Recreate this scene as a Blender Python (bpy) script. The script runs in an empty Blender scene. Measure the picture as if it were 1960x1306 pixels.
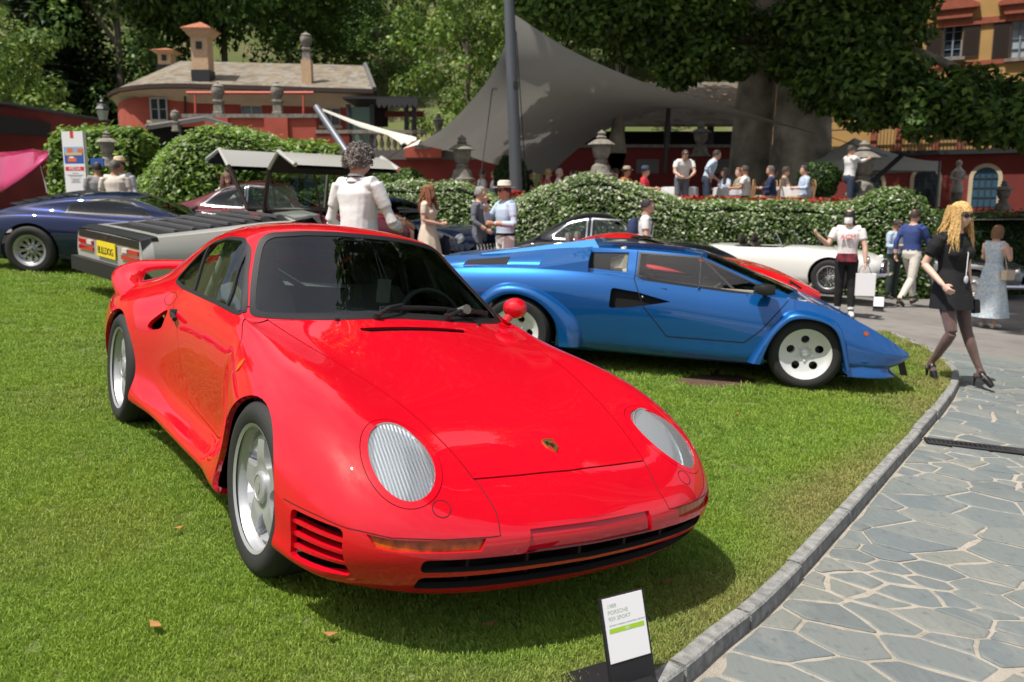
import bpy, bmesh, math, random
import numpy as np
from mathutils import Vector, Matrix, Euler
from mathutils.bvhtree import BVHTree
PI = math.pi
random.seed(7); np.random.seed(7)
SC = bpy.context.scene
COL = SC.collection
def rad(a): return math.radians(a)

# ------------------------------------------------------------------ camera, sky, sun, exposure
F_PX, YH, CAM_H = 1600.0, 390.0, 1.70
TH = math.atan((653 - YH) / F_PX)
cam_d = bpy.data.cameras.new('camera'); cam = bpy.data.objects.new('camera', cam_d); COL.objects.link(cam)
cam.location = (0, 0, CAM_H); cam.rotation_euler = (PI / 2 - TH, 0, 0)
cam_d.sensor_width = 36; cam_d.lens = F_PX / 1960 * 36; cam_d.clip_end = 900; cam_d.clip_start = 0.05
cam_d.dof.use_dof = True; cam_d.dof.focus_distance = 3.5; cam_d.dof.aperture_fstop = 3.4
SC.camera = cam
SUN_AZ, SUN_EL = rad(-125), rad(66)          # azimuth from +Y towards +X, elevation
wd = bpy.data.worlds.new('World'); SC.world = wd; wd.use_nodes = True
nt = wd.node_tree; bg = nt.nodes['Background']
sky = nt.nodes.new('ShaderNodeTexSky'); sky.sky_type = 'NISHITA'; sky.sun_disc = False
sky.sun_elevation = SUN_EL; sky.sun_rotation = SUN_AZ; sky.air_density = 1.3; sky.dust_density = 6.0; sky.ozone_density = 1.0
# thin bright summer cloud, evenly over the whole dome
tcw = nt.nodes.new('ShaderNodeTexCoord'); cn = nt.nodes.new('ShaderNodeTexNoise'); cn.inputs['Scale'].default_value = 2.2; cn.inputs['Detail'].default_value = 7; cn.inputs['Roughness'].default_value = .6; nt.links.new(tcw.outputs['Generated'], cn.inputs['Vector'])
cr_ = nt.nodes.new('ShaderNodeMapRange'); cr_.inputs[1].default_value = .38; cr_.inputs[2].default_value = .68; cr_.inputs[4].default_value = .85; nt.links.new(cn.outputs[0], cr_.inputs[0])
cm = nt.nodes.new('ShaderNodeMix'); cm.data_type = 'RGBA'; cm.inputs[7].default_value = (6.0, 6.2, 6.6, 1); nt.links.new(cr_.outputs[0], cm.inputs[0]); nt.links.new(sky.outputs[0], cm.inputs[6]); nt.links.new(cm.outputs[2], bg.inputs[0])
bg.inputs[1].default_value = 0.098
sun_d = bpy.data.lights.new('sun', 'SUN'); sun = bpy.data.objects.new('sun', sun_d); COL.objects.link(sun)
sun_d.energy = 5.0; sun_d.angle = rad(0.53); sun_d.color = (1.0, 0.95, 0.87)
sv = Vector((math.cos(SUN_EL) * math.sin(SUN_AZ), math.cos(SUN_EL) * math.cos(SUN_AZ), math.sin(SUN_EL)))
sun.rotation_euler = sv.to_track_quat('Z', 'Y').to_euler()
SC.view_settings.view_transform = 'Standard'; SC.view_settings.look = 'None'; SC.view_settings.gamma = 1
SC.view_settings.use_curve_mapping = False; SC.view_settings.exposure = 0.16
SC.render.engine = 'CYCLES'
try:
    SC.cycles.use_denoising = True
    SC.cycles.max_bounces = 8; SC.cycles.transparent_max_bounces = 16; SC.cycles.glossy_bounces = 4; SC.cycles.transmission_bounces = 6
    SC.cycles.caustics_reflective = False; SC.cycles.caustics_refractive = False
    SC.cycles.sample_clamp_indirect = 6
except Exception: pass

def at(px, py, Y):
    """world point at photo pixel (px,py) and depth Y along the optical axis' ground direction"""
    a, b = (px - 980) / F_PX, (653 - py) / F_PX
    d = Vector((a, math.cos(TH) + b * math.sin(TH), -math.sin(TH) + b * math.cos(TH)))
    return Vector((0, 0, CAM_H)) + d * (Y / d.y)

# ------------------------------------------------------------------ terrain height
_TP = np.array([(-.89,2.93,.369),(.34,3.80,.221),(-2.21,4.79,.449),(-.94,5.68,.300),(2.45,6.96,.159),(2.75,8.42,.129),(.04,7.41,.274),(.37,8.97,.242),
    (-6.4,11.4,.76),(-3.6,9.3,.55),(4.3,7.8,.05),(5.6,13.7,-.09),(7.8,13.4,-.23),(6.2,16.4,-.07),(1.5,3.3,.09),(3.0,3.6,.0),(.3,1.0,.25),(-3,1,.50),(4,1,-.02),(-9,16,.9),(-2.5,17,.42),(12,18,-.2),(1,17,.15),(-10,6,.95),(9,6,-.15),(10.5,20.5,-.6),(12,16.5,-.45)])
def _U(r2): return np.where(r2 > 1e-9, r2*np.log(np.maximum(r2, 1e-9)), 0.0)
_n = len(_TP); _d2 = ((_TP[:, None, :2]-_TP[None, :, :2])**2).sum(-1); _K = _U(_d2) + np.eye(_n)*0.6
_Pm = np.concatenate([np.ones((_n, 1)), _TP[:, :2]], 1); _A = np.zeros((_n+3, _n+3)); _A[:_n, :_n] = _K; _A[:_n, _n:] = _Pm; _A[_n:, :_n] = _Pm.T
_W = np.linalg.solve(_A, np.concatenate([_TP[:, 2], np.zeros(3)]))
def gz(x, y):
    """ground height: the lawn slopes up to the left, the drive on the right is nearly level"""
    x = np.clip(np.asarray(x, float), -13, 13); y = np.clip(np.asarray(y, float), -2, 21)
    z = _W[_n] + _W[_n+1]*x + _W[_n+2]*y
    for k in range(_n): z = z + _W[k]*_U((x-_TP[k, 0])**2 + (y-_TP[k, 1])**2)
    return np.clip(z, -.85, 1.2)

# ------------------------------------------------------------------ helpers
def thing(name, label, cat, loc=(0, 0, 0), rz=0, group=None, rot=None):
    o = bpy.data.objects.new(name, None); COL.objects.link(o); o.location = loc
    o.rotation_euler = rot if rot is not None else (0, 0, rz); o['label'] = label; o['category'] = cat
    o.empty_display_size = 0.1
    if group: o['group'] = group
    return o
def tag(o, label, cat, group=None):
    o['label'] = label; o['category'] = cat
    if group: o['group'] = group
    return o
def struct(o): o['kind'] = 'structure'; return o
def link(name, me, parent=None, loc=None, rz=0):
    o = bpy.data.objects.new(name, me); COL.objects.link(o)
    if parent is not None: o.parent = parent
    if loc is not None: o.location = loc
    if rz: o.rotation_euler = (0, 0, rz)
    return o
def copy_tree(o, parent=None):
    c = o.copy(); COL.objects.link(c); c.parent = parent
    for ch in list(o.children): copy_tree(ch, c)
    return c

def pchip(xs, ys, x):
    xs = np.asarray(xs, float); ys = np.asarray(ys, float); x = np.asarray(x, float)
    h = np.diff(xs); d = np.diff(ys) / h; m = np.zeros_like(ys)
    for i in range(1, len(xs) - 1):
        if d[i-1] * d[i] > 0:
            w1 = 2 * h[i] + h[i-1]; w2 = h[i] + 2 * h[i-1]; m[i] = (w1 + w2) / (w1 / d[i-1] + w2 / d[i])
    m[0] = d[0]; m[-1] = d[-1]
    i = np.clip(np.searchsorted(xs, x) - 1, 0, len(xs) - 2); t = np.clip((x - xs[i]) / h[i], 0, 1)
    return ((1 + 2*t) * (1-t)**2) * ys[i] + t * (1-t)**2 * h[i] * m[i] + t*t*(3-2*t) * ys[i+1] + t*t*(t-1) * h[i] * m[i+1]

class MB:
    """collects verts/faces (with material slots) and links them as one mesh"""
    def __init__(s): s.v = []; s.f = []; s.m = []; s.mi = 0
    def add(s, vs, fs, mi=None):
        b = len(s.v); s.v += [tuple(map(float, p)) for p in vs]
        s.f += [tuple(b + i for i in f) for f in fs]; s.m += [s.mi if mi is None else mi] * len(fs); return s
    def box(s, c, d, rz=0, mi=None, taper=1.0, M=None):
        x, y, z = d[0]/2, d[1]/2, d[2]/2; t = taper
        p = [(-x,-y,-z),(x,-y,-z),(x,y,-z),(-x,y,-z),(-x*t,-y*t,z),(x*t,-y*t,z),(x*t,y*t,z),(-x*t,y*t,z)]
        R = (M if M is not None else Matrix.Rotation(rz, 3, 'Z')); C = Vector(c)
        return s.add([R @ Vector(q) + C for q in p], [(3,2,1,0),(4,5,6,7),(0,1,5,4),(1,2,6,5),(2,3,7,6),(3,0,4,7)], mi)
    def tube(s, pts, r, n=10, mi=None, caps=True, flat=None, up=(0,0,1)):
        pts = [Vector(p) for p in pts]; rs = r if hasattr(r, '__len__') else [r]*len(pts)
        vs = []; U = Vector(up)
        for i, p in enumerate(pts):
            t = (pts[min(i+1, len(pts)-1)] - pts[max(i-1, 0)]).normalized()
            a = t.cross(U)
            if a.length < 1e-3: a = t.cross(Vector((1, 0, 0)))
            a.normalize(); b = t.cross(a).normalized()
            for k in range(n):
                w = 2*PI*k/n; rr = rs[i]
                vs.append(p + a*(math.cos(w)*rr) + b*(math.sin(w)*rr*(flat or 1)))
        fs = [(i*n+k, i*n+(k+1) % n, (i+1)*n+(k+1) % n, (i+1)*n+k) for i in range(len(pts)-1) for k in range(n)]
        if caps: fs += [tuple(range(n))[::-1], tuple((len(pts)-1)*n + k for k in range(n))]
        return s.add(vs, fs, mi)
    def lathe(s, prof, n=24, c=(0,0,0), axis='Z', mi=None, sq=False, a0=0.0, caps=True):
        vs = []
        for r, z in prof:
            for k in range(n):
                w = 2*PI*k/n + a0; x, y = r*math.cos(w), r*math.sin(w)
                if sq:
                    q = max(abs(math.cos(w)), abs(math.sin(w))); x /= q; y /= q
                p = (x, y, z) if axis == 'Z' else ((x, z, y) if axis == 'Y' else (z, x, y))
                vs.append((p[0]+c[0], p[1]+c[1], p[2]+c[2]))
        m = len(prof)
        fs = [(i*n+k, i*n+(k+1) % n, (i+1)*n+(k+1) % n, (i+1)*n+k) for i in range(m-1) for k in range(n)]
        if axis == 'Y': fs = [f[::-1] for f in fs]
        if caps and prof[0][0] > 1e-4: fs.append(tuple(range(n))[::-1] if axis != 'Y' else tuple(range(n)))
        if caps and prof[-1][0] > 1e-4: fs.append(tuple((m-1)*n+k for k in range(n)) if axis != 'Y' else tuple((m-1)*n+k for k in range(n))[::-1])
        return s.add(vs, fs, mi)
    def prism(s, poly, z0, z1, mi=None, M=None):
        """2D polygon extruded along local z, M maps to 3D"""
        n = len(poly); M = M if M is not None else Matrix.Identity(4)
        vs = [M @ Vector((p[0], p[1], z0)) for p in poly] + [M @ Vector((p[0], p[1], z1)) for p in poly]
        return s.add(vs, [tuple(range(n))[::-1], tuple(range(n, 2*n))] + [(i, (i+1) % n, n+(i+1) % n, n+i) for i in range(n)], mi)
    def grid(s, P, mi=None, wrap=False, flip=False):
        P = np.asarray(P, float); a, b = P.shape[:2]
        fs = [(i*b+j, i*b+(j+1) % b, (i+1)*b+(j+1) % b, (i+1)*b+j) for i in range(a-1) for j in range(b if wrap else b-1)]
        if flip: fs = [f[::-1] for f in fs]
        return s.add(P.reshape(-1, 3), fs, mi)
    def ball(s, c, r, n=12, m=8, mi=None):
        r = r if hasattr(r, '__len__') else (r, r, r)
        vs = [(c[0]+r[0]*math.sin(PI*i/m)*math.cos(2*PI*k/n), c[1]+r[1]*math.sin(PI*i/m)*math.sin(2*PI*k/n), c[2]-r[2]*math.cos(PI*i/m)) for i in range(m+1) for k in range(n)]
        return s.add(vs, [(i*n+k, i*n+(k+1) % n, (i+1)*n+(k+1) % n, (i+1)*n+k) for i in range(m) for k in range(n)], mi)
    def mesh(s, name, mats, smooth=True, angle=40):
        me = bpy.data.meshes.new(name); me.from_pydata(s.v, [], s.f)
        for m in (mats if isinstance(mats, (list, tuple)) else [mats]): me.materials.append(m)
        me.polygons.foreach_set('material_index', s.m)
        bm = bmesh.new(); bm.from_mesh(me); bmesh.ops.remove_doubles(bm, verts=bm.verts, dist=1e-5)
        bm.to_mesh(me); bm.free()
        if smooth:
            me.polygons.foreach_set('use_smooth', [True]*len(me.polygons))
            try: me.set_sharp_from_angle(angle=rad(angle))
            except Exception: pass
        me.update(); return me
    def build(s, name, mats, parent=None, loc=None, rz=0, smooth=True, angle=40):
        return link(name, s.mesh(name, mats, smooth, angle), parent, loc, rz)

# ------------------------------------------------------------------ materials
MATS = {}
def mat(name, col, rough=0.6, metal=0.0, spec=0.5, coat=0.0, var=0.0, vscale=8.0, bump=0.0, bscale=60.0, trans=0.0, back=None, alpha=1.0, sheen=0.0, col2=None, detail=4.0, ior=None, coords='Object', sss=0.0):
    if name in MATS: return MATS[name]
    m = bpy.data.materials.new(name); m.use_nodes = True; MATS[name] = m
    n = m.node_tree.nodes; L = m.node_tree.links; b = n['Principled BSDF']
    c = tuple(col) + (1,)
    b.inputs['Base Color'].default_value = c; b.inputs['Roughness'].default_value = rough; b.inputs['Metallic'].default_value = metal
    b.inputs['Specular IOR Level'].default_value = 0.0 if coat >= 1 else spec; b.inputs['Coat Weight'].default_value = coat; b.inputs['Coat Roughness'].default_value = 0.015; b.inputs['Coat IOR'].default_value = 1.7 if coat >= 1 else 1.5
    b.inputs['Sheen Weight'].default_value = sheen
    if ior: b.inputs['IOR'].default_value = ior
    if var > 0 or col2 is not None:
        tc = n.new('ShaderNodeTexCoord'); ns = n.new('ShaderNodeTexNoise'); ns.inputs['Scale'].default_value = vscale; ns.inputs['Detail'].default_value = detail
        L.new(tc.outputs[coords], ns.inputs['Vector'])
        mx = n.new('ShaderNodeMix'); mx.data_type = 'RGBA'
        if col2 is None:
            mx.inputs[6].default_value = tuple(max(0, x*(1-var)) for x in col) + (1,); mx.inputs[7].default_value = tuple(min(1, x*(1+var)) for x in col) + (1,)
        else:
            mx.inputs[6].default_value = c; mx.inputs[7].default_value = tuple(col2) + (1,)
        mr = n.new('ShaderNodeMapRange'); mr.inputs[1].default_value = 0.32; mr.inputs[2].default_value = 0.68
        L.new(ns.outputs[0], mr.inputs[0]); L.new(mr.outputs[0], mx.inputs[0]); L.new(mx.outputs[2], b.inputs['Base Color'])
    if bump > 0:
        tc2 = n.new('ShaderNodeTexCoord'); n2 = n.new('ShaderNodeTexNoise'); n2.inputs['Scale'].default_value = bscale; n2.inputs['Detail'].default_value = 6
        L.new(tc2.outputs[coords], n2.inputs['Vector']); bp = n.new('ShaderNodeBump'); bp.inputs['Strength'].default_value = bump; bp.inputs['Distance'].default_value = 0.02
        L.new(n2.outputs[0], bp.inputs['Height']); L.new(bp.outputs[0], b.inputs['Normal'])
    out = n['Material Output']
    sh = b.outputs[0]
    if trans > 0:       # thin leaf / cloth translucency
        tr = n.new('ShaderNodeBsdfTranslucent'); ms = n.new('ShaderNodeMixShader'); ms.inputs[0].default_value = trans
        src = b.inputs['Base Color'].links[0].from_socket if b.inputs['Base Color'].is_linked else None
        if src: L.new(src, tr.inputs[0])
        else: tr.inputs[0].default_value = c
        L.new(sh, ms.inputs[1]); L.new(tr.outputs[0], ms.inputs[2]); sh = ms.outputs[0]
    if back is not None:  # inner side of a sheet is trimmed in another material
        g = n.new('ShaderNodeNewGeometry'); d = n.new('ShaderNodeBsdfPrincipled'); d.inputs['Base Color'].default_value = tuple(back)+(1,); d.inputs['Roughness'].default_value = .9
        ms = n.new('ShaderNodeMixShader'); L.new(g.outputs['Backfacing'], ms.inputs[0]); L.new(sh, ms.inputs[1]); L.new(d.outputs[0], ms.inputs[2]); sh = ms.outputs[0]
    L.new(sh, out.inputs[0]); return m
def glass(name, tint=(0.75, 0.85, 0.8), refl=1.0, rough=0.0):
    if name in MATS: return MATS[name]
    m = bpy.data.materials.new(name); m.use_nodes = True; MATS[name] = m
    n = m.node_tree.nodes; L = m.node_tree.links; n.remove(n['Principled BSDF'])
    tr = n.new('ShaderNodeBsdfTransparent'); tr.inputs[0].default_value = tuple(tint)+(1,)
    gl = n.new('ShaderNodeBsdfGlossy'); gl.inputs[0].default_value = (refl, refl, refl, 1); gl.inputs['Roughness'].default_value = rough
    fr = n.new('ShaderNodeFresnel'); fr.inputs[0].default_value = 1.75
    ms = n.new('ShaderNodeMixShader'); L.new(fr.outputs[0], ms.inputs[0]); L.new(tr.outputs[0], ms.inputs[1]); L.new(gl.outputs[0], ms.inputs[2])
    L.new(ms.outputs[0], n['Material Output'].inputs[0]); return m
def paint(name, col, metal=0.0, rough=0.3, back=(0.02, 0.02, 0.02), flake=False):
    return mat(name, col, rough=rough, metal=metal, spec=0.5, coat=1.0, back=back)
BLACK = mat('black_plastic', (0.012, 0.012, 0.013), rough=.45)
RUBBER = mat('rubber', (0.018, 0.018, 0.018), rough=.75, bump=.15, bscale=150)
GAP = mat('panel_gap', (0.006, 0.004, 0.004), rough=.9)
CHROME = mat('chrome', (0.75, 0.75, 0.76), rough=.12, metal=1)
SILVER = mat('silver_alloy', (0.50, 0.51, 0.53), rough=.42, metal=.6)
DARKMET = mat('dark_metal', (0.05, 0.05, 0.055), rough=.5, metal=.6)
AMBER = mat('amber_lens', (0.40, 0.07, 0.004), rough=.25, coat=.35, var=.5, vscale=30)
REDLENS = mat('red_lens', (0.5, 0.01, 0.01), rough=.12, coat=1)
CARGLASS = glass('car_glass', (0.74, 0.82, 0.79))
INTERIOR = mat('interior_trim', (0.12, 0.125, 0.125), rough=.8)

# ------------------------------------------------------------------ smooth body surfaces from control nets
def bspl(n_ctrl, per):
    """uniform cubic B-spline matrix with clamped (reflected) ends"""
    T = np.linspace(0, n_ctrl - 1, (n_ctrl - 1) * per + 1); B = np.zeros((len(T), n_ctrl))
    for r, t in enumerate(T):
        i = min(int(t), n_ctrl - 2); u = t - i
        w = [(1-u)**3/6, (3*u**3-6*u*u+4)/6, (-3*u**3+3*u*u+3*u+1)/6, u**3/6]
        for k, j in enumerate((i-1, i, i+1, i+2)):
            if j < 0: B[r, 0] += 2*w[k]; B[r, 1] -= w[k]
            elif j >= n_ctrl: B[r, n_ctrl-1] += 2*w[k]; B[r, n_ctrl-2] -= w[k]
            else: B[r, j] += w[k]
    return B
def tighten(N, axis, idx, e=0.06):
    """insert extra control lines close to the listed ones so that the surface bends tightly there"""
    N = np.moveaxis(N, axis, 0); out = []
    for i in range(len(N)):
        if i in idx:
            if i > 0: out.append(N[i] + (N[i-1]-N[i]) * e)
            out.append(N[i])
            if i < len(N)-1: out.append(N[i] + (N[i+1]-N[i]) * e)
        else: out.append(N[i])
    return np.moveaxis(np.array(out), 0, axis)
def surf(N, pu, pv, fit=0.7):
    """dense grid from net N[stations][rows][3]"""
    N = np.asarray(N, float); a, b = N.shape[:2]
    A1, B1 = bspl(a, 1), bspl(b, 1)
    P = N.copy()
    for _ in range(2):
        S = np.einsum('ij,jkc->ikc', A1, P); S = np.einsum('ij,kjc->kic', B1, S); P = P + fit * (N - S)
    S = np.einsum('ij,jkc->ikc', bspl(a, pu), P); return np.einsum('ij,kjc->kic', bspl(b, pv), S)

class Shell:
    """a dense smooth sheet that can be cut along outlines and split into parts with the original smooth normals"""
    def __init__(s, G, flip=True):
        a, b = G.shape[:2]; s.V = G.reshape(-1, 3)
        i, j = np.meshgrid(np.arange(a-1), np.arange(b-1), indexing='ij'); i = i.ravel(); j = j.ravel()
        F = np.stack([i*b+j, i*b+j+1, (i+1)*b+j+1, (i+1)*b+j], 1)
        if flip: F = F[:, ::-1]
                # area weighted vertex normals (robust at collapsed ends)
        P = s.V[F]; fn = np.cross(P[:, 2]-P[:, 0], P[:, 3]-P[:, 1]); vn = np.zeros_like(s.V)
        for k in range(4): np.add.at(vn, F[:, k], fn)
        # merge normals of coincident verts
        key = np.round(s.V, 4); _, inv = np.unique(key, axis=0, return_inverse=True); inv = inv.ravel()
        acc = np.zeros((inv.max()+1, 3)); np.add.at(acc, inv, vn); vn = acc[inv]
        s.N = vn / np.maximum(np.linalg.norm(vn, axis=1, keepdims=True), 1e-9)
        s.F = F; s.bvh = BVHTree.FromPolygons([Vector(v) for v in s.V], [tuple(map(int, f)) for f in F])
        s.bm = bmesh.new(); me = bpy.data.meshes.new('tmp'); me.from_pydata(s.V.tolist(), [], F.tolist()); s.bm.from_mesh(me); bpy.data.meshes.remove(me)
        bmesh.ops.remove_doubles(s.bm, verts=s.bm.verts, dist=1e-4)
        bmesh.ops.dissolve_degenerate(s.bm, dist=1e-5, edges=s.bm.edges)
        s.tagl = s.bm.faces.layers.int.new('region'); s.regions = {0: 'body'}
    def normal(s, p):
        loc, _, fi, _ = s.bvh.find_nearest(p)
        if fi is None: return Vector((0, 0, 1))
        f = s.F[fi]; P = s.V[f]; d = np.linalg.norm(P - np.array(loc), axis=1); w = 1/np.maximum(d, 1e-5)**1.5
        # bilinear-ish weights
        n = (s.N[f] * w[:, None]).sum(0); return Vector(n).normalized()
    def hit(s, o, d):
        r = s.bvh.ray_cast(Vector(o), Vector(d).normalized()); return r[0], (s.normal(r[0]) if r[0] else None)
    def region(s, poly, axes, name, ok=None, only=None, off=None):
        """cut along a closed outline given in the plane spanned by axes (two 3-vectors); faces inside become region `name`"""
        bm = s.bm; A, B = Vector(axes[0]), Vector(axes[1]); D = A.cross(B)
        poly = [Vector((p[0], p[1])) for p in poly]; n = len(poly)
        x0 = min(p.x for p in poly); x1 = max(p.x for p in poly); y0 = min(p.y for p in poly); y1 = max(p.y for p in poly)
        rid = max(s.regions)+1; s.regions[rid] = name
        def bb(f):
            xs = [v.co.dot(A) for v in f.verts]; ys = [v.co.dot(B) for v in f.verts]; return min(xs), max(xs), min(ys), max(ys)
        cand = []
        for f in bm.faces:
            c = f.calc_center_median(); u = c.dot(A); w = c.dot(B)
            if u < x0-.06 or u > x1+.06 or w < y0-.06 or w > y1+.06: continue
            if ok and not ok(c, f.normal): continue
            if only is not None and s.regions[f[s.tagl]] not in only: continue
            q = bb(f)
            if q[1] >= x0 and q[0] <= x1 and q[3] >= y0 and q[2] <= y1: cand.append(f)
        # work on a small copy of the touched faces, then put the pieces back
        tb = bmesh.new(); tl = tb.faces.layers.int.new('region'); vm = {}; back = {}
        for f in cand:
            vs = []
            for v in f.verts:
                k = vm.get(v)
                if k is None: k = vm[v] = tb.verts.new(v.co); back[k] = v
                vs.append(k)
            tf = tb.faces.new(vs); tf[tl] = f[s.tagl]
        tb.normal_update(); tc = list(tb.faces); cache = {}
        def bbc(f):
            k = cache.get(f)
            if k is None: k = cache[f] = bb(f)
            return k
        for i in range(n):
            p, q = poly[i], poly[(i+1) % n]
            if (q-p).length < 1e-6: continue
            no = A * (q.y-p.y) + B * (-(q.x-p.x)); co = A*p.x + B*p.y
            sx0, sx1, sy0, sy1 = min(p.x, q.x)-1e-4, max(p.x, q.x)+1e-4, min(p.y, q.y)-1e-4, max(p.y, q.y)+1e-4
            sub = []
            for f in tc:
                if not f.is_valid: continue
                b = bbc(f)
                if b[1] < sx0 or b[0] > sx1 or b[3] < sy0 or b[2] > sy1: continue
                ds = [(v.co-co).dot(no) for v in f.verts]
                if min(ds) < -1e-9 and max(ds) > 1e-9: sub.append(f)
            if not sub: continue
            for f in sub: cache.pop(f, None)
            es = list({e for f in sub for e in f.edges}); vs = list({v for f in sub for v in f.verts})
            r = bmesh.ops.bisect_plane(tb, geom=vs+es+sub, dist=1e-6, plane_co=co, plane_no=no)
            for g in r['geom']:
                if isinstance(g, bmesh.types.BMFace): cache.pop(g, None)
            tc = list(dict.fromkeys([f for f in tc if f.is_valid] + [g for g in r['geom'] if isinstance(g, bmesh.types.BMFace)]))
        live = {v: back[v] for v in back if v.is_valid}
        bmesh.ops.delete(bm, geom=[f for f in cand if f.is_valid], context='FACES_ONLY')
        cand = []
        for f in tb.faces:
            vs = []
            for v in f.verts:
                k = live.get(v)
                if k is None or not k.is_valid: k = live[v] = bm.verts.new(v.co)
                vs.append(k)
            try: nf = bm.faces.new(vs)
            except ValueError: continue
            nf[s.tagl] = f[tl]; nf.normal_update(); cand.append(nf)
        tb.free()
        pts = [(p.x, p.y) for p in poly]
        for f in cand:
            if not f.is_valid: continue
            c = f.calc_center_median(); x, y = c.dot(A), c.dot(B)
            if ok and not ok(c, f.normal): continue
            if only is not None and s.regions[f[s.tagl]] not in only: continue
            ins = False; j = n-1
            for i in range(n):
                if (pts[i][1] > y) != (pts[j][1] > y) and x < (pts[j][0]-pts[i][0])*(y-pts[i][1])/(pts[j][1]-pts[i][1])+pts[i][0]: ins = not ins
                j = i
            if ins: f[s.tagl] = rid
        return s
    def take(s, name, mats, parent=None, oname=None, offset=0.0, thick=0.0, rim=None, delete=True, split=False, fs=None):
        """make an object of all faces in region `name`"""
        if fs is None:
            ids = [k for k, v in s.regions.items() if v == name]; fs = [f for f in s.bm.faces if f[s.tagl] in ids]
        if not fs: return None
        if split:      # one object for each connected piece
            todo = set(fs); last = []
            while todo:
                st = [todo.pop()]; comp = []
                while st:
                    f = st.pop(); comp.append(f)
                    for v in f.verts:
                        for g in v.link_faces:
                            if g in todo: todo.discard(g); st.append(g)
                last.append(comp)
            return [s.take(name, mats, parent, oname, offset, thick, rim, False, False, c) for c in last if len(c) > 0] + ([bmesh.ops.delete(s.bm, geom=fs, context='FACES')] if delete else [])
        vm = {}; V = []; N = []; F = []
        for f in fs:
            idx = []
            for v in f.verts:
                if v.index not in vm or True:
                    k = vm.get(v)
                    if k is None:
                        k = vm[v] = len(V); nn = s.normal(v.co); V.append(v.co + nn*offset); N.append(nn)
                    idx.append(k)
            F.append(idx)
        nb = len(V); mi = [0]*len(F)
        if thick:
            cnt = {}
            for f in F:
                for a, b in zip(f, f[1:]+f[:1]): cnt[(a, b)] = cnt.get((a, b), 0)+1
            edge = [(a, b) for (a, b) in cnt if (b, a) not in cnt]
            low = {}
            for a, b in edge:
                for k in (a, b):
                    if k not in low: low[k] = len(V); V.append(V[k] - N[k]*thick); N.append(N[k])
            for a, b in edge: F.append([b, a, low[a], low[b]]); mi.append(1 if rim else 0)
        me = bpy.data.meshes.new(oname or name); me.from_pydata([tuple(v) for v in V], [], F)
        for m in (mats if isinstance(mats, (list, tuple)) else [mats]): me.materials.append(m)
        if rim: me.materials.append(rim)
        me.polygons.foreach_set('material_index', mi)
        me.polygons.foreach_set('use_smooth', [True]*len(F))
        ln = []
        nf0 = len(fs)
        for pi, p in enumerate(me.polygons):
            if pi < nf0: ln += [N[v] for v in p.vertices]
            else: ln += [p.normal.copy()]*len(p.vertices)
        me.normals_split_custom_set([tuple(x) for x in ln])
        if delete: bmesh.ops.delete(s.bm, geom=fs, context='FACES')
        return link(oname or name, me, parent)
    def drop(s, name):
        ids = [k for k, v in s.regions.items() if v == name]
        bmesh.ops.delete(s.bm, geom=[f for f in s.bm.faces if f[s.tagl] in ids], context='FACES')

def offset_poly(poly, d):
    """offset a closed outline outwards (d>0), orientation independent, mitred"""
    P = [Vector(p) for p in poly]; n = len(P); A = sum(P[i].x*P[(i+1) % n].y - P[(i+1) % n].x*P[i].y for i in range(n))
    s = 1 if A > 0 else -1; out = []
    for i in range(n):
        a = (P[i]-P[i-1]).normalized(); b = (P[(i+1) % n]-P[i]).normalized()
        na = Vector((a.y, -a.x)); nb = Vector((b.y, -b.x)); m = (na+nb)
        if m.length < 1e-4: m = na
        m.normalize(); k = max(0.35, m.dot(na)); out.append(P[i] + m*(s*d/k))
    return out
def round_poly(poly, r, n=4):
    P = [Vector(p) for p in poly]; out = []; N = len(P)
    for i in range(N):
        p = P[i]; a = P[i-1]-p; b = P[(i+1) % N]-p
        rr = r[i] if hasattr(r, '__len__') else r
        ra = min(rr, a.length*.49); rb = min(rr, b.length*.49)
        A = p + a.normalized()*ra; B = p + b.normalized()*rb
        for k in range(n+1):
            t = k/n; out.append(A*(1-t)**2 + p*(2*t*(1-t)) + B*t*t)
    return out
def ellipse(cx, cy, a, b, n=40, rot=0):
    return [(cx + a*math.cos(2*PI*k/n)*math.cos(rot) - b*math.sin(2*PI*k/n)*math.sin(rot), cy + a*math.cos(2*PI*k/n)*math.sin(rot) + b*math.sin(2*PI*k/n)*math.cos(rot)) for k in range(n)]
def mirror_net(H):
    """H[st][row] from bottom centre to top centre on the +y side -> full net from -y side to +y side"""
    H = np.asarray(H, float); R = H[:, ::-1].copy(); L = H.copy(); L[..., 1] *= -1
    return np.concatenate([L, R[:, 1:]], axis=1)
SIDE = ((1, 0, 0), (0, 0, 1)); TOP = ((1, 0, 0), (0, 1, 0)); FRONT = ((0, 1, 0), (0, 0, 1))
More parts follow.
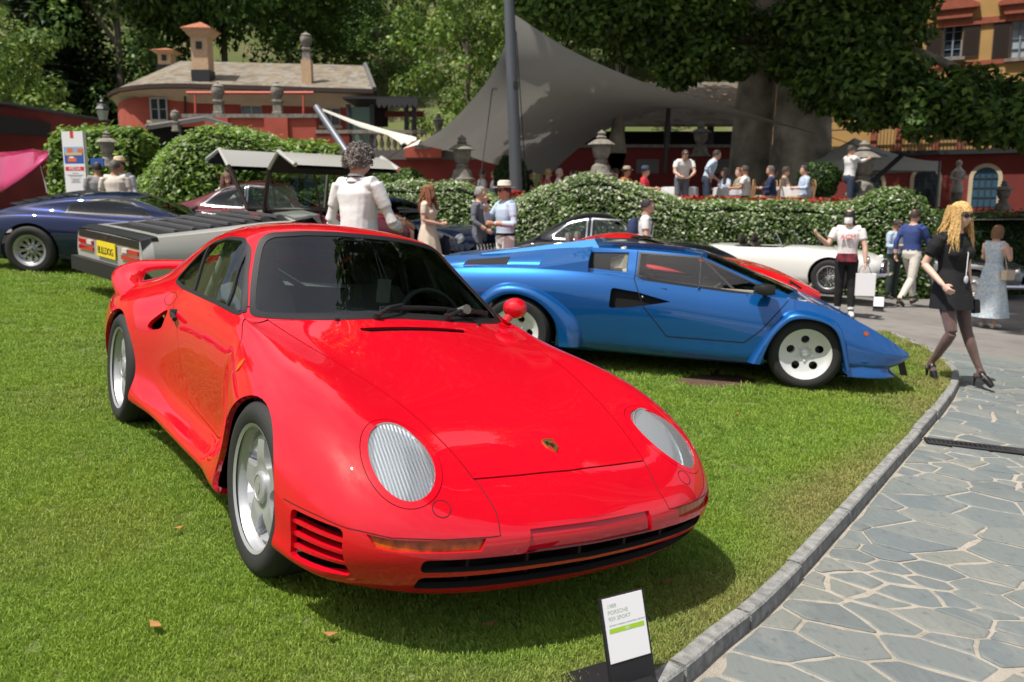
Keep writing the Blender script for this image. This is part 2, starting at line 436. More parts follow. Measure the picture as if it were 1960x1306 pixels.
# ================================================================== ground, lawn, kerb, flagstones, grass
DROP = 0.055
def ray_ground(px, py, dz=0.0):
    a, b = (px-980)/F_PX, (653-py)/F_PX; d = Vector((a, math.cos(TH)+b*math.sin(TH), -math.sin(TH)+b*math.cos(TH))); o = Vector((0, 0, CAM_H))
    lo, hi = .5, 60.0
    for k in range(400):
        t = .5 + k*.15; p = o + d*t
        if p.z < float(gz(p.x, p.y)) + dz: hi = t; lo = t-.15; break
    for _ in range(30):
        t = (lo+hi)/2; p = o + d*t
        if p.z < float(gz(p.x, p.y)) + dz: hi = t
        else: lo = t
    return o + d*hi
def noise_mix(n, L, vec, scale, detail, c1, c2, lo=.35, hi=.65, rough=.55):
    ns = n.new('ShaderNodeTexNoise'); ns.inputs['Scale'].default_value = scale; ns.inputs['Detail'].default_value = detail; ns.inputs['Roughness'].default_value = rough; L.new(vec, ns.inputs['Vector'])
    mr = n.new('ShaderNodeMapRange'); mr.inputs[1].default_value = lo; mr.inputs[2].default_value = hi; L.new(ns.outputs[0], mr.inputs[0])
    mx = n.new('ShaderNodeMix'); mx.data_type = 'RGBA'; L.new(mr.outputs[0], mx.inputs[0])
    for k, c in ((6, c1), (7, c2)):
        if hasattr(c, 'links') or hasattr(c, 'node'): L.new(c, mx.inputs[k])
        else: mx.inputs[k].default_value = tuple(c)+(1,)
    return mx.outputs[2]
def surface_mat(name, c1, c2, c3, s1, s2, rough=.9, bump=.4, bs=120):
    m = bpy.data.materials.new(name); m.use_nodes = True; MATS[name] = m; n = m.node_tree.nodes; L = m.node_tree.links; b = n['Principled BSDF']; b.inputs['Roughness'].default_value = rough; b.inputs['Specular IOR Level'].default_value = .3
    tc = n.new('ShaderNodeTexCoord'); v = tc.outputs['Object']
    a = noise_mix(n, L, v, s1, 5, c1, c2); a = noise_mix(n, L, v, s2, 6, a, c3, .5, .75); L.new(a, b.inputs['Base Color'])
    ns = n.new('ShaderNodeTexNoise'); ns.inputs['Scale'].default_value = bs; ns.inputs['Detail'].default_value = 5; L.new(v, ns.inputs['Vector']); bp = n.new('ShaderNodeBump'); bp.inputs['Strength'].default_value = bump; bp.inputs['Distance'].default_value = .01
    L.new(ns.outputs[0], bp.inputs['Height']); L.new(bp.outputs[0], b.inputs['Normal']); return m
KPX = [(1228,1306),(1290,1262),(1350,1212),(1420,1160),(1490,1096),(1560,1025),(1620,962),(1680,896),(1740,832),(1788,778),(1815,740),(1823,718),(1812,697),(1786,677),(1744,656),(1700,637)]
KERB = [ray_ground(*p) for p in KPX]
KERB = [KERB[0]+(KERB[0]-KERB[1])*6, KERB[0]+(KERB[0]-KERB[1])*3] + KERB
KXY = [(p.x, p.y) for p in KERB]
LAWN = KXY + [(2.6,11.6),(0,12.4),(-3,13.0),(-8,14.8),(-16,16),(-16,-4),(KXY[0][0]-.5,-4)]
def in_poly(x, y, P):
    ins = False; j = len(P)-1
    for i in range(len(P)):
        if (P[i][1] > y) != (P[j][1] > y) and x < (P[j][0]-P[i][0])*(y-P[i][1])/(P[j][1]-P[i][1])+P[i][0]: ins = not ins
        j = i
    return ins
def seg_dist(x, y, P):
    d = np.full(np.shape(x), 1e9)
    for (ax, ay), (bx, by) in zip(P, P[1:]):
        l2 = (bx-ax)**2+(by-ay)**2; t = np.clip(((x-ax)*(bx-ax)+(y-ay)*(by-ay))/max(l2, 1e-9), 0, 1); d = np.minimum(d, np.hypot(x-ax-t*(bx-ax), y-ay-t*(by-ay)))
    return d
def inside_mask(x, y, P):
    ins = np.zeros(np.shape(x), bool); j = len(P)-1
    for i in range(len(P)):
        (xi, yi), (xj, yj) = P[i], P[j]
        if yi != yj: ins ^= ((yi > y) != (yj > y)) & (x < (xj-xi)*(y-yi)/(yj-yi)+xi)
        j = i
    return ins
def build_ground():
    tar = surface_mat('drive_tarmac', (.20,.185,.175), (.25,.235,.22), (.16,.15,.145), .6, 3.0, bs=300, bump=.5)
    xs = np.concatenate([[-400,-150,-60], np.linspace(-30, 30, 61), [60,150,400]]); ys = np.concatenate([[-300,-80,-20], np.linspace(-6, 34, 61), [60,150,400]])
    X, Y = np.meshgrid(xs, ys, indexing='ij'); m = MB(); m.grid(np.stack([X, Y, gz(X, Y)-DROP-.06*(Y < 8.3)*(Y > -5)], -1), flip=True); struct(m.build('ground', tar))
    # lawn sheet
    lawn_m = surface_mat('lawn_soil', (.09,.125,.035), (.12,.165,.04), (.17,.16,.07), 1.4, 6.0, bs=90, bump=1.0)
    X, Y = np.meshgrid(np.linspace(-16.2, 7, 94), np.linspace(-4.2, 16.2, 83), indexing='ij'); sh = Shell(np.stack([X, Y, gz(X, Y)], -1), flip=True)
    sh.region(LAWN, TOP, 'lawn'); lawn = sh.take('lawn', lawn_m, None, 'lawn'); struct(lawn)
    # soil patch
    P = [ray_ground(1366 + 80*math.cos(a)*(1+.08*math.sin(3*a)), 730 + 12*math.sin(a)) for a in np.linspace(0, 2*PI, 20, endpoint=False)]
    s = MB(); s.add([(p.x, p.y, p.z+.006) for p in P], [tuple(range(20))]); struct(s.build('soil_patch', surface_mat('bare_soil', (.085,.05,.035), (.12,.075,.05), (.06,.04,.03), 8, 30, bs=80, bump=1)))
    soil = [(p.x, p.y) for p in P]
    # kerb stones
    kt = thing('kerb', 'row of grey stone kerb blocks curving along the edge of the lawn', 'kerb')
    C = np.array([(p.x, p.y) for p in KERB]); d = np.concatenate([[0], np.cumsum(np.linalg.norm(np.diff(C, axis=0), axis=1))]); km = mat('kerb_granite', (.25,.25,.245), rough=.85, var=.3, vscale=20, bump=.5, bscale=90)
    s0 = 0; L = d[-1]; rr = random.Random(3)
    while s0 < L-.2:
        ln = rr.uniform(.55, .95); s1 = min(L, s0+ln); q = np.linspace(s0+.006, s1-.006, 6); cx = pchip(d, C[:, 0], q); cy = pchip(d, C[:, 1], q)
        G = []; o_ = rr.uniform(-.006, .006); dz = rr.uniform(-.006, .008)
        for i in range(6):
            a, b = max(i-1, 0), min(i+1, 5); t = Vector((cx[b]-cx[a], cy[b]-cy[a])).normalized(); n = Vector((t.y, -t.x)); z = float(gz(cx[i], cy[i])) + dz
            G.append([(cx[i]+n.x*w, cy[i]+n.y*w, z+h) for w, h in ((-.005+o_, -.15), (-.005+o_, .012), (.004+o_, .018), (.050+o_, .014), (.058+o_, .006), (.062+o_, -.15))])
        m = MB(); m.grid(G); m.add(G[0], [tuple(range(6))]); m.add(G[-1], [tuple(range(6))[::-1]]); m.build('kerb_stone', km, kt, angle=30); s0 = s1
    # flagstone path
    off = []
    for i, (x, y) in enumerate(KXY):
        a, b = KXY[max(i-1, 0)], KXY[min(i+1, len(KXY)-1)]; t = Vector((b[0]-a[0], b[1]-a[1])).normalized(); off.append((x+t.y*.06, y-t.x*.06))
    far = [(q.x, q.y) for q in (ray_ground(1750, 657, -DROP), ray_ground(1850, 672, -DROP), ray_ground(1960, 688, -DROP))]
    k_end = max(i for i, p in enumerate(off) if p[1] < far[0][1]+.1)
    path_poly = off[:k_end] + far + [(7.4, far[-1][1]-.4), (7.4, -3), (off[0][0]+.2, -3)]
    mortar = surface_mat('path_mortar', (.36,.325,.275), (.43,.39,.335), (.25,.225,.185), 3, 18, bs=160, bump=.8)
    X, Y = np.meshgrid(np.linspace(-1.5, 7.6, 60), np.linspace(-3.2, 10, 86), indexing='ij'); sh = Shell(np.stack([X, Y, gz(X, Y)-DROP+.004], -1), flip=True); sh.region(path_poly, TOP, 'p')
    path = struct(sh.take('p', mortar, None, 'path'))
    rr = np.random.RandomState(11); pts = []
    ang = rad(-18); R2 = np.array([[math.cos(ang), -math.sin(ang)], [math.sin(ang), math.cos(ang)]])
    tries = 0
    PQ = np.zeros((0, 2))
    while tries < 40000:
        tries += 1; x, y = rr.uniform(-.6, 7.2), rr.uniform(.8, 9.4)
        q = np.array([x, y]) @ R2 * np.array([1/.31, 1/.205]); s = .50 + .5*((math.sin(x*1.7+y*2.3)+1)/2)
        if len(PQ) == 0 or ((PQ-q)**2).sum(1).min() > s*s: pts.append((q, (x, y))); PQ = np.concatenate([PQ, q[None]])
    Q = np.array([p[0] for p in pts]); wt = rr.uniform(-.06, .06, len(Q)); stone_m = stone_mat(); cells = []
    for i in range(len(Q)):
        c = Q[i]; poly = [c+np.array(v)*3 for v in ((-1,-1),(1,-1),(1,1),(-1,1))]; o = np.argsort(((Q-c)**2).sum(1))[1:22]
        for j in o:
            nrm = Q[j]-c; mid = (c+Q[j])/2 + nrm*(wt[i]-wt[j])/max(.5, (nrm@nrm)); out = []
            for a, b in zip(poly, poly[1:]+poly[:1]):
                fa, fb = (a-mid)@nrm, (b-mid)@nrm
                if fa <= 0: out.append(a)
                if fa*fb < 0: out.append(a+(b-a)*fa/(fa-fb))
            poly = out
            if len(poly) < 3: break
        if len(poly) < 3: continue
        P = [tuple((p*np.array([.31, .205])) @ R2.T) for p in poly]
        A = sum(P[k][0]*P[(k+1) % len(P)][1]-P[(k+1) % len(P)][0]*P[k][1] for k in range(len(P)))/2
        if abs(A) < .003 or abs(A) > .9: continue
        if A < 0: P = P[::-1]
        P = [p for k, p in enumerate(P) if math.hypot(p[0]-P[k-1][0], p[1]-P[k-1][1]) > .03]
        if len(P) < 3: continue
        # clip against path outline: keep cells whose corners lie inside, trim the rest by the kerb
        P = [Vector(p) for p in offset_poly(P, -rr.uniform(.004, .011))]
        ctr = sum(P, Vector((0, 0)))/len(P)
        if ctr.y < far[0][1]-.3:      # trim along the kerb line
            sg = min(range(k_end-1), key=lambda q: min(math.hypot(ctr.x-(off[q][0]*(1-t)+off[q+1][0]*t), ctr.y-(off[q][1]*(1-t)+off[q+1][1]*t)) for t in (0, .5, 1))); a0, a1 = Vector(off[sg]), Vector(off[sg+1]); nk_ = Vector((a1.y-a0.y, a0.x-a1.x)).normalized(); out = []
            for a_, b_ in zip(P, P[1:]+P[:1]):
                fa, fb = (a_-a0).dot(nk_)-.02, (b_-a0).dot(nk_)-.02
                if fa >= 0: out.append(a_)
                if fa*fb < 0: out.append(a_.lerp(b_, fa/(fa-fb)))
            P = out
            if len(P) < 3: continue
            ctr = sum(P, Vector((0, 0)))/len(P)
        P2 = P; A2 = abs(sum(P[k].x*P[(k+1) % len(P)].y-P[(k+1) % len(P)].x*P[k].y for k in range(len(P)))/2)
        if A2 < .004 or not in_poly(ctr.x, ctr.y, path_poly): continue
        P3 = []
        for a_, b_ in zip(P2, P2[1:]+P2[:1]):
            P3.append(a_)
            if (b_-a_).length > .14: q_ = a_.lerp(b_, rr.uniform(.3, .7)); e_ = (b_-a_).normalized(); P3.append(q_+Vector((e_.y, -e_.x))*rr.uniform(-.012, .010))
        P = round_poly(P3, .009, 2)
        dist = math.hypot(ctr.x, ctr.y); v = Vector((ctr.x, ctr.y, float(gz(ctr.x, ctr.y))-CAM_H)); zc = v.y*math.cos(TH)-v.z*math.sin(TH); px = 980+F_PX*v.x/max(zc, .1)
        vis = zc > .5 and -60 < px < 2060 and (653-F_PX*(v.y*math.sin(TH)+v.z*math.cos(TH))/zc) < 1400
        cells.append((dist if vis else dist+100, ctr, P))
    cells.sort(key=lambda c: c[0]); rest = MB()
    for k, (dd, ctr, P) in enumerate(cells):
        n = len(P); z0 = float(gz(ctr.x, ctr.y)); tx, ty = rr.uniform(-.006, .006, 2); h = rr.uniform(.006, .014)
        top = []; low = []; bas = []
        for p in P:
            zz = float(gz(p.x, p.y)) - DROP - z0; dx, dy = p.x-ctr.x, p.y-ctr.y
            e = 1-.008/max(.03, math.hypot(dx, dy)); top.append((dx*e, dy*e, zz+h+tx*dx+ty*dy)); low.append((dx, dy, zz+h-.005+tx*dx+ty*dy)); bas.append((dx, dy, zz-.01))
        if k < 300:
            m = MB(); m.add(top+low+bas, [tuple(range(n))]+[(n+i, n+(i+1) % n, (i+1) % n, i) for i in range(n)]+[(2*n+i, 2*n+(i+1) % n, n+(i+1) % n, n+i) for i in range(n)])
            m.build('flagstone', stone_m, path, (ctr.x, ctr.y, z0), angle=25)
        else: rest.add([(a+ctr.x, b+ctr.y, c+z0) for a, b, c in top+low+bas], [tuple(range(n))]+[(n+i, n+(i+1) % n, (i+1) % n, i) for i in range(n)]+[(2*n+i, 2*n+(i+1) % n, n+(i+1) % n, n+i) for i in range(n)])
    if rest.v: o = rest.build('flagstones', stone_m, path, angle=25); o['kind'] = 'stuff'
    # drain channel
    a = ray_ground(1772, 848, -DROP); b = ray_ground(1985, 873, -DROP); dr = thing('drain_channel', 'narrow slotted metal drain grating set across the flagstone path', 'drain', (0, 0, 0)); t = (b-a).normalized(); n = Vector((-t.y, t.x, 0)).normalized(); m = MB(); Lc = (b-a).length
    up = Vector((0, 0, .02)); fr = MB()
    for s in (-.055, .055): fr.tube([a+n*s+up, b+n*s+up], .009, n=6)
    fr.build('drain_rail', DARKMET, dr)
    k = 0.0
    while k < Lc: p = a+t*k; m.box(p+up, (.014, .10, .012), rz=math.atan2(t.y, t.x)); k += .03
    o = m.build('drain_bars', DARKMET, dr, smooth=False); o['kind'] = 'stuff'
    base = MB(); base.box((a+b)/2+Vector((0, 0, .008)), (Lc, .11, .01), rz=math.atan2(t.y, t.x)); base.build('drain_bed', mat('drain_dark', (.03,.03,.03), rough=.9), dr)
    build_grass(soil)
    # fallen leaves
    lm = mat('fallen_leaf', (.34,.17,.05), rough=.7, var=.3)
    for (px, py, lw) in ((392,935,'by the front wheel arch of the red car'),(345,1025,'well left of the front wheel of the red car'),(635,1232,'nearest the bottom below the red bumper'),(935,1212,'in the shadow under the red bumper'),(1275,1128,'just right of the display card'),(1410,800,'right of the far headlamp of the red car'),(300,1215,'near the lower left corner'),(1205,1105,'in the shade behind the display card')):
        p = ray_ground(px, py); m = MB(); a = random.uniform(0, 6); s = random.uniform(.014, .022)
        pts = [(s*1.6*math.cos(a), s*1.6*math.sin(a), .012), (s*.8*math.cos(a+1.2), s*.8*math.sin(a+1.2), .004), (s*1.4*math.cos(a+3.1), s*1.4*math.sin(a+3.1), .010), (s*.8*math.cos(a-1.2), s*.8*math.sin(a-1.2), .006)]
        m.add(pts+[(x, y, z-.002) for x, y, z in pts], [(0, 1, 2, 3), (7, 6, 5, 4)]); tag(m.build('fallen_leaf', lm, None, (p.x, p.y, p.z+.028)), 'dry brown leaf on the lawn '+lw, 'leaf', 'dry leaves on the lawn')
def stone_mat():
    m = bpy.data.materials.new('flagstone_slate'); m.use_nodes = True; n = m.node_tree.nodes; L = m.node_tree.links; b = n['Principled BSDF']; b.inputs['Roughness'].default_value = .75; b.inputs['Specular IOR Level'].default_value = .35
    oi = n.new('ShaderNodeObjectInfo'); rp = n.new('ShaderNodeValToRGB'); e = rp.color_ramp.elements
    e[0].position = 0; e[0].color = (.135,.155,.16,1); e[1].position = 1; e[1].color = (.20,.205,.185,1)
    for p, c in ((.3, (.165,.185,.18,1)), (.55, (.14,.165,.175,1)), (.8, (.185,.20,.19,1))): q = e.new(p); q.color = c
    L.new(oi.outputs['Random'], rp.inputs[0]); g = n.new('ShaderNodeNewGeometry'); mp = n.new('ShaderNodeMapping'); mp.inputs['Scale'].default_value = (1, .35, 1); L.new(g.outputs['Position'], mp.inputs[0])
    a = noise_mix(n, L, mp.outputs[0], 6, 8, rp.outputs[0], (.235,.24,.225), .5, .8, .65); a2 = noise_mix(n, L, g.outputs['Position'], 22, 6, a, (.11,.125,.13), .56, .8)
    L.new(a2, b.inputs['Base Color']); ns = n.new('ShaderNodeTexNoise'); ns.inputs['Scale'].default_value = 35; ns.inputs['Detail'].default_value = 8; L.new(mp.outputs[0], ns.inputs['Vector'])
    bp = n.new('ShaderNodeBump'); bp.inputs['Strength'].default_value = .45; bp.inputs['Distance'].default_value = .01; L.new(ns.outputs[0], bp.inputs['Height']); L.new(bp.outputs[0], b.inputs['Normal']); return m
def build_grass(soil):
    rr = np.random.RandomState(5); TV = []; TF = []
    for k in range(28):      # one tuft of short blades
        a = rr.uniform(0, 2*PI); r = .030*math.sqrt(rr.uniform(0, 1)); x, y = r*math.cos(a), r*math.sin(a); h = rr.uniform(.008, .019); w = rr.uniform(.0011, .0024); la = rr.uniform(0, 2*PI); lean = rr.uniform(.2, 1.1)*h; t = rr.uniform(0, PI)
        wx, wy = w*math.cos(t), w*math.sin(t); b = len(TV)
        TV += [(x-wx, y-wy, -.004), (x+wx, y+wy, -.004), (x+wx*.8+lean*.35*math.cos(la), y+wy*.8+lean*.35*math.sin(la), h*.6), (x-wx*.8+lean*.35*math.cos(la), y-wy*.8+lean*.35*math.sin(la), h*.6), (x+lean*math.cos(la), y+lean*math.sin(la), h)]
        TF += [(b, b+1, b+2, b+3), (b+3, b+2, b+4)]
    pts = []
    for (y0, y1, dens, sc) in ((1.6, 3.2, 2900, .95), (3.2, 4.6, 1700, 1.12), (4.6, 6.5, 820, 1.45), (6.5, 9.5, 330, 1.9), (9.5, 14.5, 130, 2.6)):
        xa, xb = -y1*.68-.3, min(6.0, y1*.68+.3); n = int((xb-xa)*(y1-y0)*dens); x = rr.uniform(xa, xb, n); y = rr.uniform(y0, y1, n)
        keep = inside_mask(x, y, LAWN) & (np.abs(x) < y*.68+.3); 
        keep &= ~inside_mask(x, y, soil)
        dk = seg_dist(x, y, KXY); pt = np.sin(x*2.1+1.3*np.sin(y*1.7))*np.sin(y*2.6+1.1*np.sin(x*1.9)); dry = np.clip(1.0-dk/.42+.45*pt, 0, 1)*.62 + .16*np.clip(pt, 0, 1)
        keep &= rr.uniform(0, 1, n) > dry*.35
        for i in np.nonzero(keep)[0]: pts.append((x[i], y[i], sc*rr.uniform(.75, 1.2), dry[i]))
    pts = np.array(pts); z = gz(pts[:, 0], pts[:, 1]); nt_ = len(TV); npnt = len(pts)
    me = bpy.data.meshes.new('grass'); me.from_pydata(TV + [(a, b, c) for a, b, c in zip(pts[:, 0], pts[:, 1], z)], [], TF)
    def attr(nm, ty, vals):
        at_ = me.attributes.new(nm, ty, 'POINT'); at_.data.foreach_set('vector' if ty == 'FLOAT_VECTOR' else 'value', vals)
    attr('is_pt', 'FLOAT', np.concatenate([np.zeros(nt_), np.ones(npnt)])); attr('scl', 'FLOAT', np.concatenate([np.ones(nt_), pts[:, 2]])); attr('dry', 'FLOAT', np.concatenate([np.zeros(nt_), pts[:, 3]]))
    rot = np.zeros((nt_+npnt, 3)); rot[nt_:, 2] = rr.uniform(0, 2*PI, npnt); rot[nt_:, 0] = rr.normal(0, .12, npnt); rot[nt_:, 1] = rr.normal(0, .12, npnt); attr('rot', 'FLOAT_VECTOR', rot.ravel())
    m = bpy.data.materials.new('grass_blade'); m.use_nodes = True; n = m.node_tree.nodes; L = m.node_tree.links; b = n['Principled BSDF']; b.inputs['Roughness'].default_value = .55; b.inputs['Specular IOR Level'].default_value = .25
    oi = n.new('ShaderNodeObjectInfo'); rp = n.new('ShaderNodeValToRGB'); e = rp.color_ramp.elements; e[0].color = (.185,.335,.042,1); e[1].color = (.36,.49,.10,1); L.new(oi.outputs['Random'], rp.inputs[0])
    g = n.new('ShaderNodeNewGeometry'); c = noise_mix(n, L, g.outputs['Position'], 1.1, 4, rp.outputs[0], (.29,.42,.06), .42, .62)
    at_ = n.new('ShaderNodeAttribute'); at_.attribute_type = 'INSTANCER'; at_.attribute_name = 'dry'; mx = n.new('ShaderNodeMix'); mx.data_type = 'RGBA'; L.new(at_.outputs['Fac'], mx.inputs[0]); L.new(c, mx.inputs[6]); mx.inputs[7].default_value = (.42,.36,.16,1)
    L.new(mx.outputs[2], b.inputs['Base Color']); tr = n.new('ShaderNodeBsdfTranslucent'); L.new(mx.outputs[2], tr.inputs[0]); ms = n.new('ShaderNodeMixShader'); ms.inputs[0].default_value = .4; L.new(b.outputs[0], ms.inputs[1]); L.new(tr.outputs[0], ms.inputs[2]); L.new(ms.outputs[0], n['Material Output'].inputs[0])
    me.materials.append(m); o = link('grass', me); o['kind'] = 'stuff'; o['label'] = 'short mown green grass covering the lawn'
    ng = bpy.data.node_groups.new('scatter_points', 'GeometryNodeTree'); ng.interface.new_socket('Geometry', in_out='INPUT', socket_type='NodeSocketGeometry'); ng.interface.new_socket('Geometry', in_out='OUTPUT', socket_type='NodeSocketGeometry')
    N = ng.nodes; gi = N.new('NodeGroupInput'); go = N.new('NodeGroupOutput'); sp = N.new('GeometryNodeSeparateGeometry'); sp.domain = 'POINT'; ip = N.new('GeometryNodeInstanceOnPoints'); K = ng.links
    def na(nm, ty):
        q = N.new('GeometryNodeInputNamedAttribute'); q.data_type = ty; q.inputs['Name'].default_value = nm; return [s for s in q.outputs if s.enabled and s.name == 'Attribute'][0]
    cp = N.new('FunctionNodeCompare'); cp.data_type = 'FLOAT'; cp.operation = 'GREATER_THAN'; K.new(na('is_pt', 'FLOAT'), cp.inputs[0]); cp.inputs[1].default_value = .5
    K.new(gi.outputs[0], sp.inputs[0]); K.new(cp.outputs[0], sp.inputs['Selection']); K.new(sp.outputs[0], ip.inputs['Points']); K.new(sp.outputs[1], ip.inputs['Instance']); K.new(na('rot', 'FLOAT_VECTOR'), ip.inputs['Rotation']); K.new(na('scl', 'FLOAT'), ip.inputs['Scale']); K.new(ip.outputs[0], go.inputs[0])
    md = o.modifiers.new('scatter', 'NODES'); md.node_group = ng
    return o
# ================================================================== foliage, trees, hedges
def fast_quads(name, V, nq, mats, mi=None):
    me = bpy.data.meshes.new(name); me.vertices.add(nq*4); me.vertices.foreach_set('co', np.asarray(V, np.float32).ravel()); me.loops.add(nq*4); me.loops.foreach_set('vertex_index', np.arange(nq*4, dtype=np.int32))
    me.polygons.add(nq); me.polygons.foreach_set('loop_start', np.arange(0, nq*4, 4, dtype=np.int32)); me.polygons.foreach_set('loop_total', np.full(nq, 4, np.int32))
    for m in mats: me.materials.append(m)
    if mi is not None: me.polygons.foreach_set('material_index', np.asarray(mi, np.int32))
    me.update(calc_edges=True); return me
def leaves(name, C, N, size, mats, rr, weights=None, aspect=.62):
    n = len(C); N = N/np.maximum(np.linalg.norm(N, axis=1, keepdims=True), 1e-6); a = np.cross(N, rr.normal(size=(n, 3))); a /= np.maximum(np.linalg.norm(a, axis=1, keepdims=True), 1e-6); b = np.cross(N, a)
    s = np.asarray(size)*rr.uniform(.6, 1.3, n); a = a*s[:, None]; b = b*(s*aspect)[:, None]; drop = N*(s*.18)[:, None]
    V = np.stack([C-a, C-b*.9-drop*0+a*.1, C+a-drop, C+b*.9+a*.1], 1)
    mi = rr.choice(len(mats), n, p=weights) if len(mats) > 1 else None
    return fast_quads(name, V, n, mats, mi)
def leafmat(name, c, tr=.35): return mat(name, c, rough=.5, spec=.35, trans=tr, var=.25, vscale=1.2)
LEAF_D = leafmat('leaf_dark', (.035,.075,.016)); LEAF_M = leafmat('leaf_mid', (.080,.155,.028)); LEAF_L = leafmat('leaf_light', (.16,.25,.045)); LEAF_Y = leafmat('leaf_yellow', (.26,.34,.06))
HG_A = leafmat('hedge_green', (.11,.205,.032)); HG_B = leafmat('hedge_bright', (.20,.33,.05)); HG_Y = leafmat('hedge_tips', (.33,.44,.075))
CONIF = leafmat('leaf_conifer', (.018,.040,.016), .15)
BARK = mat('bark', (.16,.135,.10), rough=.95, col2=(.07,.06,.05), vscale=3, bump=1.0, bscale=9)
BARK_P = mat('bark_plane_tree', (.42,.385,.30), rough=.95, col2=(.17,.155,.125), vscale=1.6, bump=.8, bscale=6)
def clumps(rr, centers, radii, per, flat=.7):
    C = []; N = []
    for c, r in zip(centers, radii):
        k = max(8, int(per*r*r)); d = rr.normal(size=(k, 3)); d /= np.linalg.norm(d, axis=1, keepdims=True); q = d*(rr.uniform(.35, 1, (k, 1))**.6)*r; q[:, 2] *= flat
        C.append(np.asarray(c)+q); N.append(d*.7+np.array([0, 0, .55])+rr.normal(size=(k, 3))*.45)
    return np.concatenate(C), np.concatenate(N)
CROWNS = {}
def crown_mesh(kind, seed=1):
    key = (kind, seed)
    if key in CROWNS: return CROWNS[key]
    rr = np.random.RandomState(seed*17+3)
    if kind == 'broad':
        n = 60; d = rr.normal(size=(n, 3)); d /= np.linalg.norm(d, axis=1, keepdims=True); R = rr.uniform(.45, .95, (n, 1)); c = d*R*np.array([1, 1, .95])+np.array([0, 0, .1]); c[:, 2] *= .95
        C, N = clumps(rr, c, rr.uniform(.16, .32, n), 3600, .75); me = leaves('crown', C, N, .028, [LEAF_D, LEAF_M, LEAF_L], rr, [.3, .5, .2])
    elif kind == 'tall':
        n = 64; t = rr.uniform(-1, 1, n); a = rr.uniform(0, 2*PI, n); r = np.sqrt(np.clip(1-t*t, 0, 1))*rr.uniform(.4, .95, n)*.62; c = np.stack([r*np.cos(a), r*np.sin(a), t], 1)
        C, N = clumps(rr, c, rr.uniform(.13, .25, n), 5200, .8); me = leaves('crown', C, N, .024, [LEAF_D, LEAF_M, LEAF_L], rr, [.4, .45, .15])
    elif kind == 'light':
        n = 56; d = rr.normal(size=(n, 3)); d /= np.linalg.norm(d, axis=1, keepdims=True); c = d*rr.uniform(.4, .95, (n, 1))
        C, N = clumps(rr, c, rr.uniform(.15, .30, n), 3400, .6); me = leaves('crown', C, N, .030, [LEAF_M, LEAF_L, LEAF_Y], rr, [.35, .45, .2])
    else:   # conifer
        C = []; N = []
        for k in range(30):
            h = k/30; r = (1-h)*.42+.03; m = int(90+500*r); a = rr.uniform(0, 2*PI, m); q = r*rr.uniform(.2, 1, m)**.6; C.append(np.stack([q*np.cos(a), q*np.sin(a), -1+2*h-.16*q/.42+rr.normal(0, .02, m)], 1)); N.append(np.stack([np.cos(a)*.5, np.sin(a)*.5, np.ones(m)], 1)+rr.normal(size=(m, 3))*.3)
        me = leaves('crown', np.concatenate(C), np.concatenate(N), .03, [CONIF, LEAF_D], rr, [.75, .25])
    CROWNS[key] = me; return me
def trunk_mesh(key='t1', h=1.0):
    if key in CROWNS: return CROWNS[key]
    b = MB(); rr = random.Random(5); b.tube([(0, 0, -.05), (.01, 0, .1), (.02, .01, .4), (0, .02, .75), (.01, .03, 1.0)], [.055, .042, .034, .024, .012], n=8)
    for k in range(7):
        z = rr.uniform(.4, .9); a = rr.uniform(0, 6.28); l = rr.uniform(.12, .28); b.tube([(0.01, 0.01, z), (l*.5*math.cos(a), l*.5*math.sin(a), z+.08), (l*math.cos(a), l*math.sin(a), z+.18)], [.016, .011, .004], n=6)
    CROWNS[key] = b.mesh('trunk', BARK); return CROWNS[key]
def tree(kind, seed, x, y, z0, H, rx, rz, label, group, name='tree', rot=0):
    """H total height; rx crown radius; rz crown half height"""
    t = thing(name, label, 'tree', (x, y, z0), rot, group); tr = link('trunk', trunk_mesh(), t); tr.scale = (H*.32, H*.32, H*.86)
    c = link('crown', crown_mesh(kind, seed), t, (0, 0, H-rz)); c.scale = (rx, rx, rz) if kind not in ('tall', 'conifer') else (rx/.62 if kind == 'tall' else rx/.42, rx/.62 if kind == 'tall' else rx/.42, rz); return t
def surface_leaves(rr, n, faces):
    """random points on listed quads (4 corners), with outward normals"""
    A = [np.linalg.norm(np.cross(np.subtract(f[1], f[0]), np.subtract(f[3], f[0]))) for f in faces]; p = np.array(A)/sum(A); k = rr.choice(len(faces), n, p=p); u, v = rr.uniform(size=(2, n)); F = np.array(faces, float)[k]
    P = F[:, 0]*((1-u)*(1-v))[:, None]+F[:, 1]*(u*(1-v))[:, None]+F[:, 2]*(u*v)[:, None]+F[:, 3]*((1-u)*v)[:, None]; N = np.cross(F[:, 1]-F[:, 0], F[:, 3]-F[:, 0]); N /= np.maximum(np.linalg.norm(N, axis=1, keepdims=True), 1e-6)
    return P, N
HEDGE_CORE = mat('hedge_core', (.012,.025,.008), rough=1)
